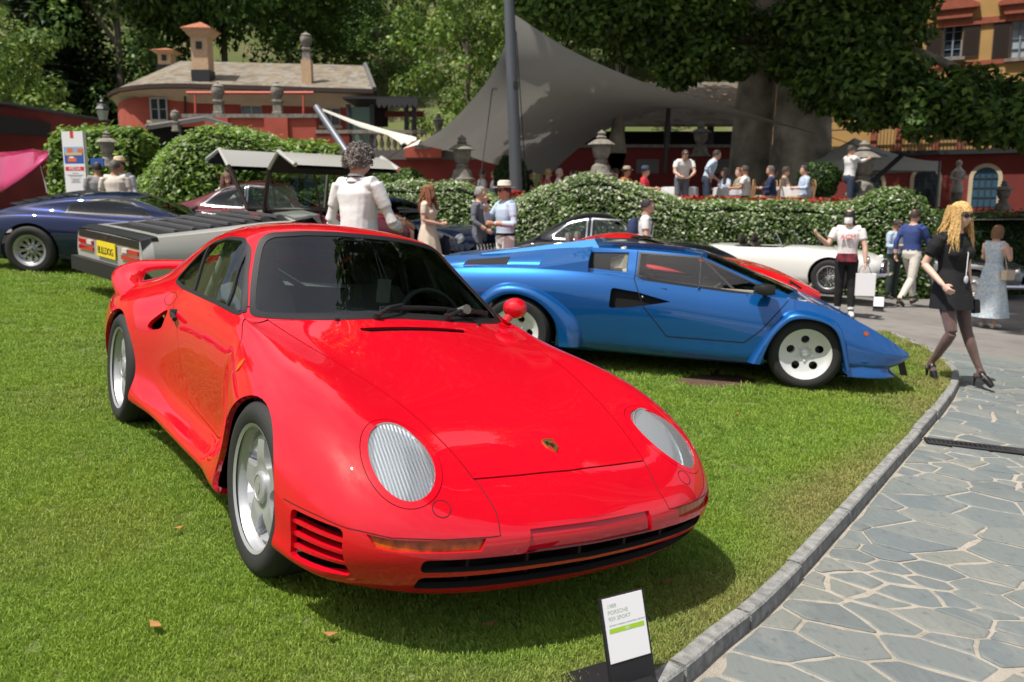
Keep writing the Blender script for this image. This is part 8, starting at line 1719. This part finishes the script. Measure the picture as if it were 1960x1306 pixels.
def build_people():
    WHITE = mat('cloth_white', (.74,.73,.74), rough=.85, bump=.45, bscale=9); LBLUE = cloth('pale_blue', (.45,.55,.70)); NAVY = cloth('navy', (.02,.035,.10)); BLU = cloth('mid_blue', (.03,.055,.19)); BLK = cloth('black', (.007,.007,.008)); BEIGE = cloth('beige', (.62,.52,.42)); GREY = cloth('grey', (.13,.14,.17)); TAN = cloth('tan_trouser', (.45,.36,.27)); CRM = cloth('cream_trouser', (.66,.62,.55)); WT = cloth('white_trouser', (.76,.75,.74)); JEAN = cloth('jeans', (.035,.05,.09)); DGR = cloth('dark_green', (.03,.045,.04)); SW = mat('white_shoe', (.75,.75,.75), rough=.5); BS = mat('brown_shoe', (.05,.025,.015), rough=.4)
    # grey haired man in white shirt, seen from behind
    x, y, z = stand(688, 7.5, False)
    def lanyard(o, j, s, HB):
        c = j['neck']; b = MB(); b.tube([c+Vector((-.05*s+.0, .085*s*math.sin(a), .012*s)) + Vector((.055*s*(1-math.cos(a))*0-.03*s*math.cos(a), 0, 0)) for a in np.linspace(-PI/2, PI/2, 9)], .008*s, n=6); b.build('lanyard', BLK, o)
        g = MB(); w = j['wrR']; g.lathe([(.026, -.05), (.032, .06)], n=12, c=(w.x+.08, w.y+.03, w.z+.03), caps=False); g.lathe([(0, -.045), (.026, -.045), (.030, .02), (0, .02)], n=12, c=(w.x+.08, w.y+.03, w.z+.03), mi=1); g.build('drink_glass', [glass('drinking_glass', (.9, .9, .9)), mat('orange_drink', (.75,.36,.05), rough=.2)], o)
    person('grey curly haired man in white shirt seen from behind the red car roof', (x, y, z), rad(62), 1.86, J=dict(wrR=(.30,-.20,1.06), elR=(.06,-.30,1.10), elL=(-.02,.29,1.12), wrL=(.16,.24,.98)), top=WHITE, bottom=JEAN, hair=('curly', (.19,.165,.15)), sleeve='long', vox=.010, look=(rad(-25), rad(8)), extra=lanyard, belly=.03, shades=True)
    # woman in beige dress
    x, y, z = stand(820, 14.0)
    def bdress(o, j, s, HB):
        p = j['pel']; loft_skirt(o, [((0, 0, 1.08*s), .135*s, .115*s, 0), ((0, 0, .95*s), .18*s, .15*s, .3), ((0, 0, .7*s), .23*s, .20*s, .8), ((0, 0, .42*s), .28*s, .24*s, 1)], BEIGE, 'dress', 9, .06)
    person('red haired woman in long beige dress beside the dark blue saloon', (x, y, z), rad(-15), 1.70, J=dict(elL=(.0,.21,1.14), wrL=(.24,.10,1.10), elR=(.0,-.21,1.14), wrR=(.24,-.06,1.08)), top=BEIGE, bottom=BEIGE, female=True, hair=('long', (.22,.075,.03)), legs='bare', sleeve='short', extra=bdress)
    # man in white hat
    x, y, z = stand(967, 12.5)
    def belt(o, j, s, HB):
        b = MB(); p = j['pel']; b.grid([[(.142*s*math.cos(a), .182*s*math.sin(a), p.z+h*s+.05*s) for a in np.linspace(0, 2*PI, 24, endpoint=False)] for h in (-.02, .02)], wrap=True, flip=True); b.build('belt', BLK, o)
    person('man in white hat and pale blue shirt raising a glass', (x, y, z), rad(-150), 1.80, J=dict(elR=(.12,-.30,1.18), wrR=(.24,-.15,1.45), elL=(.02,.29,1.14), wrL=(.26,.13,1.16)), top=LBLUE, bottom=WT, sleeve='long', hat=(.72,.68,.58), shades=True, skin='tan', extra=belt, vox=.012)
    x, y, z = stand(918, 14.6); person('man in grey blazer holding a glass behind the man in white hat', (x, y, z), rad(-20), 1.76, J=dict(elL=(.1,.26,1.16), wrL=(.30,.12,1.36), elR=(.0,-.27,1.14), wrR=(.2,-.18,1.0)), top=GREY, bottom=GREY, sleeve='long', hair=('short', (.25,.24,.23)))
    x, y, z = stand(1236, 13.0)
    def pack(o, j, s, HB):
        b = MB(); P = []
        for zz, w, d in ((1.0, .10, .05), (1.04, .14, .09), (1.2, .15, .10), (1.38, .13, .08), (1.44, .08, .03)): P.append([(-.16*s-d*s*.5+d*s*math.cos(a), w*s*math.sin(a), zz*s) for a in np.linspace(0, 2*PI, 16, endpoint=False)])
        b.grid(P, wrap=True, flip=True); b.add(P[0], [tuple(range(16))]); b.add(P[-1], [tuple(range(16))[::-1]]); b.build('backpack', NAVY, o)
        for sd in (1, -1): t = MB(); t.tube([(-.13*s, .10*sd*s, 1.40*s), (-.02*s, .12*sd*s, 1.50*s), (.11*s, .11*sd*s, 1.38*s), (.09*s, .13*sd*s, 1.18*s)], .016*s, n=6, flat=.5); t.build('backpack_strap', BLK, o)
    person('young man in white tee with blue backpack walking past the black coupe', (x, y, z), rad(-12), 1.72, top=WHITE, bottom=JEAN, hair=('short', (.012,.011,.012)), extra=pack, J=dict(elR=(.02,-.26,1.14), wrR=(.16,-.22,.95)))
    # masked man
    x, y, z = stand(1624, 13.7)
    def mask(o, j, s, HB):
        b = MB(); P = []
        for u in np.linspace(0, 1, 6): P.append([HB((.07+.045*math.sin(PI*min(1, max(0, v_)))*(1-.3*abs(u-.5)), -.062+.124*v_, -.085+.09*u)) for v_ in np.linspace(0, 1, 9)])
        b.grid(P); b.build('face_mask', mat('mask_white', (.82,.82,.82), rough=.7), o)
        RDP = mat('print_red', (.62,.03,.04)); M = Matrix.Translation((.150*s, .0, 1.26*s)) @ Matrix.Rotation(PI/2, 4, 'Z') @ Matrix.Rotation(PI/2, 4, 'X'); text_mesh('ACM', .11*s, RDP, M, o, 'shirt_print', ext=.012, align='CENTER')
        g = MB(); w = j['wrL']; g.box((w.x+.01, w.y+.02, w.z-.34), (.11, .30, .36)); bag = g.build('paper_bag', mat('paper_white', (.78,.77,.80), rough=.7), o, smooth=False)
        h = MB(); h.tube([(w.x+.01, w.y-.1, w.z-.16), (w.x+.01, w.y-.05, w.z-.04), (w.x+.01, w.y+.05, w.z-.04), (w.x+.01, w.y+.1, w.z-.16)], .005, n=6); h.build('bag_handle', BLK, bag)
        f = MB(); f.box((.15*s, 0, .97*s), (.08, .30, .13)); f.build('waist_bag', mat('waist_bag', (.03,.012,.016), rough=.6, col2=(.35,.03,.06), vscale=12), o)
    person('masked man in white printed tee carrying a white paper bag', (x, y, z), rad(-112), 1.76, J=dict(elL=(.05,.26,1.14), wrL=(.10,.28,.88), elR=(.06,-.30,1.16), wrR=(.20,-.46,1.32), anL=(.06,.11,.085), toL=(.22,.14,.03)), top=cloth('white_tee', (.76,.74,.74)), bottom=BLK, shoe=SW, hair=('bob', (.012,.011,.012)), extra=mask, vox=.011, skin='pale', look=(rad(-10), 0))
    x, y, z = stand(1714, 17.6); person('man in pale blue shirt looking at his phone by the hedge', (x, y, z), rad(-60), 1.70, J=dict(elL=(.02,.25,1.14), wrL=(.26,.08,1.18), elR=(.02,-.25,1.14), wrR=(.26,-.08,1.18)), look=(0, rad(28)), top=LBLUE, bottom=DGR, sleeve='long', shades=True, skin='tan')
    x, y, z = stand(1748, 15.8); person('man in navy blazer and cream trousers striding behind the blonde woman', (x, y, z), rad(28), 1.84, J=dict(knL=(.16,.09,.52), anL=(.24,.09,.10), toL=(.40,.10,.08), knR=(-.08,-.09,.50), anR=(-.36,-.09,.14), toR=(-.24,-.10,.03), elL=(-.12,.25,1.16), wrL=(-.10,.25,.92), elR=(.10,-.25,1.16), wrR=(.24,-.22,.98)), top=BLU, bottom=CRM, shoe=BS, sleeve='long', hair=('short', (.035,.02,.015)))
    # blonde woman
    p = gp(1800, 722); x, y, z = at(1808, 700, 7.75).x, 7.75, float(gz(4.0, 7.75))-.05
    TIGHT = mat('sheer_tights', (.115,.065,.055), rough=.45, sheen=.3, var=.25, vscale=7)
    def bl(o, j, s, HB):
        c = j['pel']; loft_skirt(o, [((.0, 0, 1.12*s), .135*s, .118*s, 0), ((.0, 0, 1.0*s), .172*s, .140*s, 0), ((.01, 0, .88*s), .20*s, .165*s, .4), ((.02, 0, .745*s), .208*s, .185*s, 1)], BLK, 'dress', 6, .05)
        b = MB(); b.tube([j['neck']+Vector((.02, .06*s, -.02)), j['chest']+Vector((.135*s, .03*s, .02)), j['chest']+Vector((.16*s, .0, -.18*s))], .004, n=5); q = j['chest']+Vector((.165*s, 0, -.22*s)); b.ball(q, (.006, .026, .036), 12, 8, 1); b.build('lanyard', [WHITE, mat('badge_white', (.75,.76,.8), rough=.4)], o)
        g = MB(); w = j['wrL']; g.prism(round_poly([(-.13, -.07), (.13, -.07), (.11, .06), (-.11, .06)], .02, 2), -.03, .03, M=Matrix.Translation((w.x-.02, w.y+.02, w.z-.14)) @ Matrix.Rotation(PI/2, 4, 'X')); g.build('clutch_bag', mat('black_leather', (.012,.012,.012), rough=.35), o)
        for k in 'LR':
            h = MB(); a = j['an'+k]; to = j['to'+k]; d = (to-a); d.z = 0; d.normalize(); hl = a-d*.05*s; h.tube([Vector((hl.x, hl.y, a.z-.03)), Vector((hl.x, hl.y, to.z-.02))], [.014, .007], n=8); h.build('shoe_heel', mat('black_leather', (.012,.012,.012)), o)
    person('blonde woman in black minidress and sheer tights walking on the path edge', (x, y, z), rad(-72), 1.70, J=dict(hpL=(.0,.085,.95), hpR=(0,-.085,.95), knR=(.16,-.115,.53), anR=(-.02,-.15,.20), toR=(.07,-.165,.045), knL=(.10,.13,.52), anL=(.26,.17,.15), toL=(.39,.19,.035), elR=(-.10,-.25,1.16), wrR=(.14,-.24,.98), elL=(-.06,.23,1.15), wrL=(-.05,.27,.90), neck=(.0,0,1.47), head=(.03,0,1.61)), top=BLK, bottom=BLK, shoe=mat('black_leather', (.012,.012,.012), rough=.35), female=True, hair=('long', (.60,.38,.14)), legs='bare', sleeve='puff', shades=True, extra=bl, vox=.0075, skin='pale', leg_mat=TIGHT, look=(rad(12), rad(4)))
    # woman in floral dress
    x, y, z = stand(1908, 13.3)
    FL = mat('floral_print', (.34,.47,.62), rough=.85, col2=(.66,.68,.64), vscale=26, detail=2)
    def fd(o, j, s, HB):
        loft_skirt(o, [((0, 0, 1.10*s), .13*s, .115*s, 0), ((0, 0, .95*s), .18*s, .15*s, .3), ((0, 0, .6*s), .24*s, .21*s, .8), ((0, 0, .20*s), .31*s, .28*s, 1)], FL, 'dress', 8, .05)
        b = MB(); b.box((.0, -.26*s, .92*s), (.20, .09, .15)); b.build('handbag', mat('cream_leather_bag', (.62,.50,.36), rough=.5), o); t = MB(); t.tube([(.0, -.24*s, 1.0*s), (-.04*s, -.16*s, 1.42*s), (.03*s, -.05*s, 1.46*s)], .006, n=5); t.build('handbag_strap', MATS['cream_leather_bag'], o)
    person('woman in pale blue floral dress photographing the grey roadster', (x, y, z), rad(25), 1.66, J=dict(elL=(.05,.24,1.16), wrL=(.24,.12,1.30), elR=(.05,-.24,1.16), wrR=(.26,-.10,1.30)), top=FL, bottom=FL, female=True, hair=('bob', (.20,.10,.045)), legs='bare', sleeve='none', extra=fd, shoe=SW, vox=.012)
    # three men by the media panel
    x, y, z = stand(196, 16.0); person('dark haired man in grey sweater beside the media panel', (x, y, z), rad(120), 1.72, top=cloth('sweater', (.28,.27,.28)), bottom=CRM, sleeve='long', hair=('short', (.012,.011,.01)), skin='tan')
    x, y, z = stand(240, 15.4); person('man in straw hat and striped shirt by the media panel', (x, y, z), rad(-100), 1.80, top=cloth('stripe_shirt', (.52,.53,.60)), bottom=GREY, sleeve='long', hat=(.66,.55,.36), skin='tan')
    x, y, z = stand(229, 14.6); person('close cropped man in cream shirt with his back turned by the media panel', (x, y, z), rad(100), 1.74, top=cloth('cream_shirt', (.68,.62,.55)), bottom=DGR, sleeve='long', hair=('short', (.10,.085,.08)), skin='tan', belly=.03, J=dict(elL=(.02,.28,1.12), wrL=(.22,.14,1.02)))
    x, y, z = stand(440, 15.0); person('brown haired woman in pale top behind the raised silver door glass', (x, y, z), rad(-60), 1.66, top=cloth('pale_green', (.55,.60,.50)), bottom=JEAN, female=True, hair=('long', (.12,.055,.03)), J=dict(elL=(.05,.22,1.18), wrL=(.24,.10,1.36), elR=(.05,-.22,1.18), wrR=(.24,-.1,1.36)))
    # terrace guests
    TZ = 1.35; RC = mat('rattan', (.35,.20,.09), rough=.8)
    tab = [(1090, 23.0), (1215, 22.2), (1300, 21.4), (1400, 21.8), (1520, 21.2), (930, 23.4)]
    nm_t = ['behind the jasmine mound', 'of the guest in red polo', 'with the striped long cloth', 'in front of the man turning round', 'beside the ball shrub', 'left of the steel mast']
    CL = mat('table_linen', (.76,.75,.78), rough=.8, trans=.1)
    for (px, Y), nl in zip(tab, nm_t):
        q = at(px, 380, Y); t = thing('dining_table', 'terrace dining table '+nl+' under white cloth', 'table', (q.x, Y, TZ), group='terrace tables'); b = MB(); R = []
        for z_, r_, k in ((.76, .0, 0), (.762, .40, 0), (.755, .455, 0), (.70, .465, .3), (.45, .475, 1), (.18, .49, 1)): R.append([((r_*(1+.03*k*math.sin(a*14)))*math.cos(a), (r_*(1+.03*k*math.sin(a*14)))*math.sin(a), z_) for a in np.linspace(0, 2*PI, 56, endpoint=False)])
        b.grid(R, wrap=True, flip=True); b.build('tablecloth', CL, t); l = MB(); l.lathe([(.25, 0), (.22, .03), (.04, .06), (.04, .74)], n=12); l.build('table_leg', DARKMET, t)
    chp = thing('bistro_chair', 'rattan chair of the man turning round on the terrace', 'chair', (0, 0, 0), group='terrace chairs'); b = MB(); b.lathe([(.0, .43), (.21, .44), (.215, .46), (0, .47)], n=14); b.build('seat', RC, chp)
    for sx in (.17, -.17):
        for sy in (.17, -.17): l = MB(); l.tube([(sx*.8, sy*.8, .44), (sx*1.1, sy*1.1, 0)], .014, n=6); l.build('leg', RC, chp)
    b = MB(); b.tube([(-.18, .18, .44), (-.23, .17, .8), (-.22, .10, .92), (-.22, -.10, .92), (-.23, -.17, .8), (-.18, -.18, .44)], .014, n=6)
    for y_ in (-.1, -.03, .04, .11): b.tube([(-.20, y_, .46), (-.22, y_, .91)], .008, n=5)
    b.build('backrest', RC, chp)
    G = [ # px, Y, yaw, kind, label, top, hair, extras
        (923, 23.2, 20, 's', 'seated man in white shirt left of the steel mast', WHITE, (.08,.07,.06), {}), (948, 23.9, 200, 's', 'seated guest in white behind the man in white hat', WHITE, (.05,.04,.03), {}), (1014, 23.5, 0, 's', 'seated guest in black right of the steel mast', BLK, (.03,.02,.02), {}),
        (1048, 22.8, 10, 's', 'seated woman in pink floral blouse on the terrace', cloth('pink_floral', (.55,.17,.19), .4), (.45,.30,.12), dict(shades=True, female=True)), (1069, 22.6, 0, 's', 'white haired man in white shirt seated beside the pink blouse', WHITE, (.45,.44,.42), {}), (1098, 23.6, 180, 's', 'seated guest just above the jasmine mound', DGR, (.06,.04,.03), {}),
        (1166, 23.6, 180, 's', 'seated guest beneath the middle stone urn', BLU, (.08,.05,.03), {}), (1178, 22.4, 170, 's', 'seated guest in blue beside the orange shirt', LBLUE, (.05,.04,.03), {}), (1198, 21.8, -40, 's', 'seated man in orange shirt and tan cap', cloth('orange_brown', (.45,.16,.05)), (.1,.06,.04), dict(hat=(.45,.38,.28), skin='tan')),
        (1233, 21.6, -20, 's', 'seated guest in red polo and blue hat', cloth('red_polo', (.58,.03,.05)), (.2,.18,.15), dict(hat=(.05,.08,.14))), (1304, 20.9, -90, 'w', 'man in white polo leaning over the long table', WHITE, (.06,.05,.04), dict(belly=.05)), (1352, 21.2, 0, 'l', 'man in pale blue shirt leaning back with hand on hip', LBLUE, (.03,.02,.015), dict(sleeve='long')),
        (1386, 22.3, 200, 's', 'seated woman with long dark hair on the terrace', LBLUE, (.04,.025,.02), dict(female=True, long=True)), (1414, 22.0, 190, 's', 'seated guest in patterned top facing the man turning round', cloth('patterned', (.25,.22,.16), .5), (.12,.06,.03), dict(female=True)), (1425, 20.8, 150, 't', 'man in white tee turning round on his chair', WHITE, (.05,.035,.03), dict(skin='tan', shades=True)),
        (1474, 20.9, 160, 's', 'seated man in navy jacket with his back turned', NAVY, (.10,.08,.07), dict(sleeve='long', belly=.04)), (1478, 22.6, 0, 's', 'seated guest hidden behind the navy jacket', BLK, (.02,.02,.02), dict(skin='tan')), (1500, 21.4, 0, 's', 'seated woman in sunglasses beside the navy jacket', cloth('dark_pattern', (.10,.08,.06), .5), (.05,.03,.02), dict(female=True, shades=True)), (1538, 20.8, 180, 's', 'seated man in pale blue shirt beside the ball shrub', LBLUE, (.025,.02,.018), dict(sleeve='long'))]
    for i, (px, Y, yaw, kd, lb, top, hc, ex) in enumerate(G):
        q = at(px, 380, Y); ex = dict(ex); lng = ex.pop('long', False); kw = dict(top=top, bottom=[TAN, GREY, JEAN][i % 3], hair=('long' if lng else 'short', hc), vox=.018, group='terrace guests', sleeve=ex.pop('sleeve', 'short')); kw.update(ex)
        if kd in 'st':
            dz = .08 if kd == 't' else 0; person(lb, (q.x, Y, TZ), rad(yaw), 1.76, seated=True, **kw); c = chp if i == 0 else copy_tree(chp); c['label'] = 'rattan chair under the '+' '.join(lb.split()[:9]) if i else 'rattan chair under the seated man left of the mast'; c.location = (q.x, Y, TZ); c.rotation_euler = (0, 0, rad(yaw))
        elif kd == 'w': person(lb, (q.x, Y, TZ), rad(yaw), 1.78, J=dict(chest=(.12,0,1.20), neck=(.22,0,1.38), head=(.30,0,1.47), shL=(.20,.18,1.33), shR=(.20,-.18,1.33), elL=(.30,.24,1.08), elR=(.30,-.24,1.08), wrL=(.44,.12,.98), wrR=(.44,-.12,.98)), look=(0, rad(35)), **kw)
        else: person(lb, (q.x, Y, TZ), rad(yaw), 1.76, J=dict(chest=(.08,0,1.22), neck=(.16,0,1.42), head=(.22,0,1.52), shL=(.13,.18,1.37), shR=(.13,-.18,1.37), elR=(-.10,-.30,1.20), wrR=(.02,-.20,1.02), elL=(.1,.27,1.1), wrL=(.3,.2,.95)), **kw)
    q = at(1622, 380, 20.9); person('man in white shirt and jeans leaning on the urn by the tent', (q.x, 20.9, TZ), rad(10), 1.78, J=dict(chest=(.04,0,1.24), elR=(.20,-.16,1.34), wrR=(.42,-.10,1.40), elL=(.22,.2,1.36), wrL=(.46,.10,1.42), knL=(.30,.10,.72), anL=(.16,.10,.36), toL=(.30,.12,.30)), top=WHITE, bottom=JEAN, sleeve='long', hair=('short', (.05,.04,.035)), vox=.016, group='terrace guests')
# ================================================================== assemble
build_ground(); build_hill(); build_plants(); build_plane_trees(); build_villa(); build_left_wall(); build_hotel(); build_sail(); build_stone()
build_red(); build_blue(); build_cars(); build_signs(); build_people()
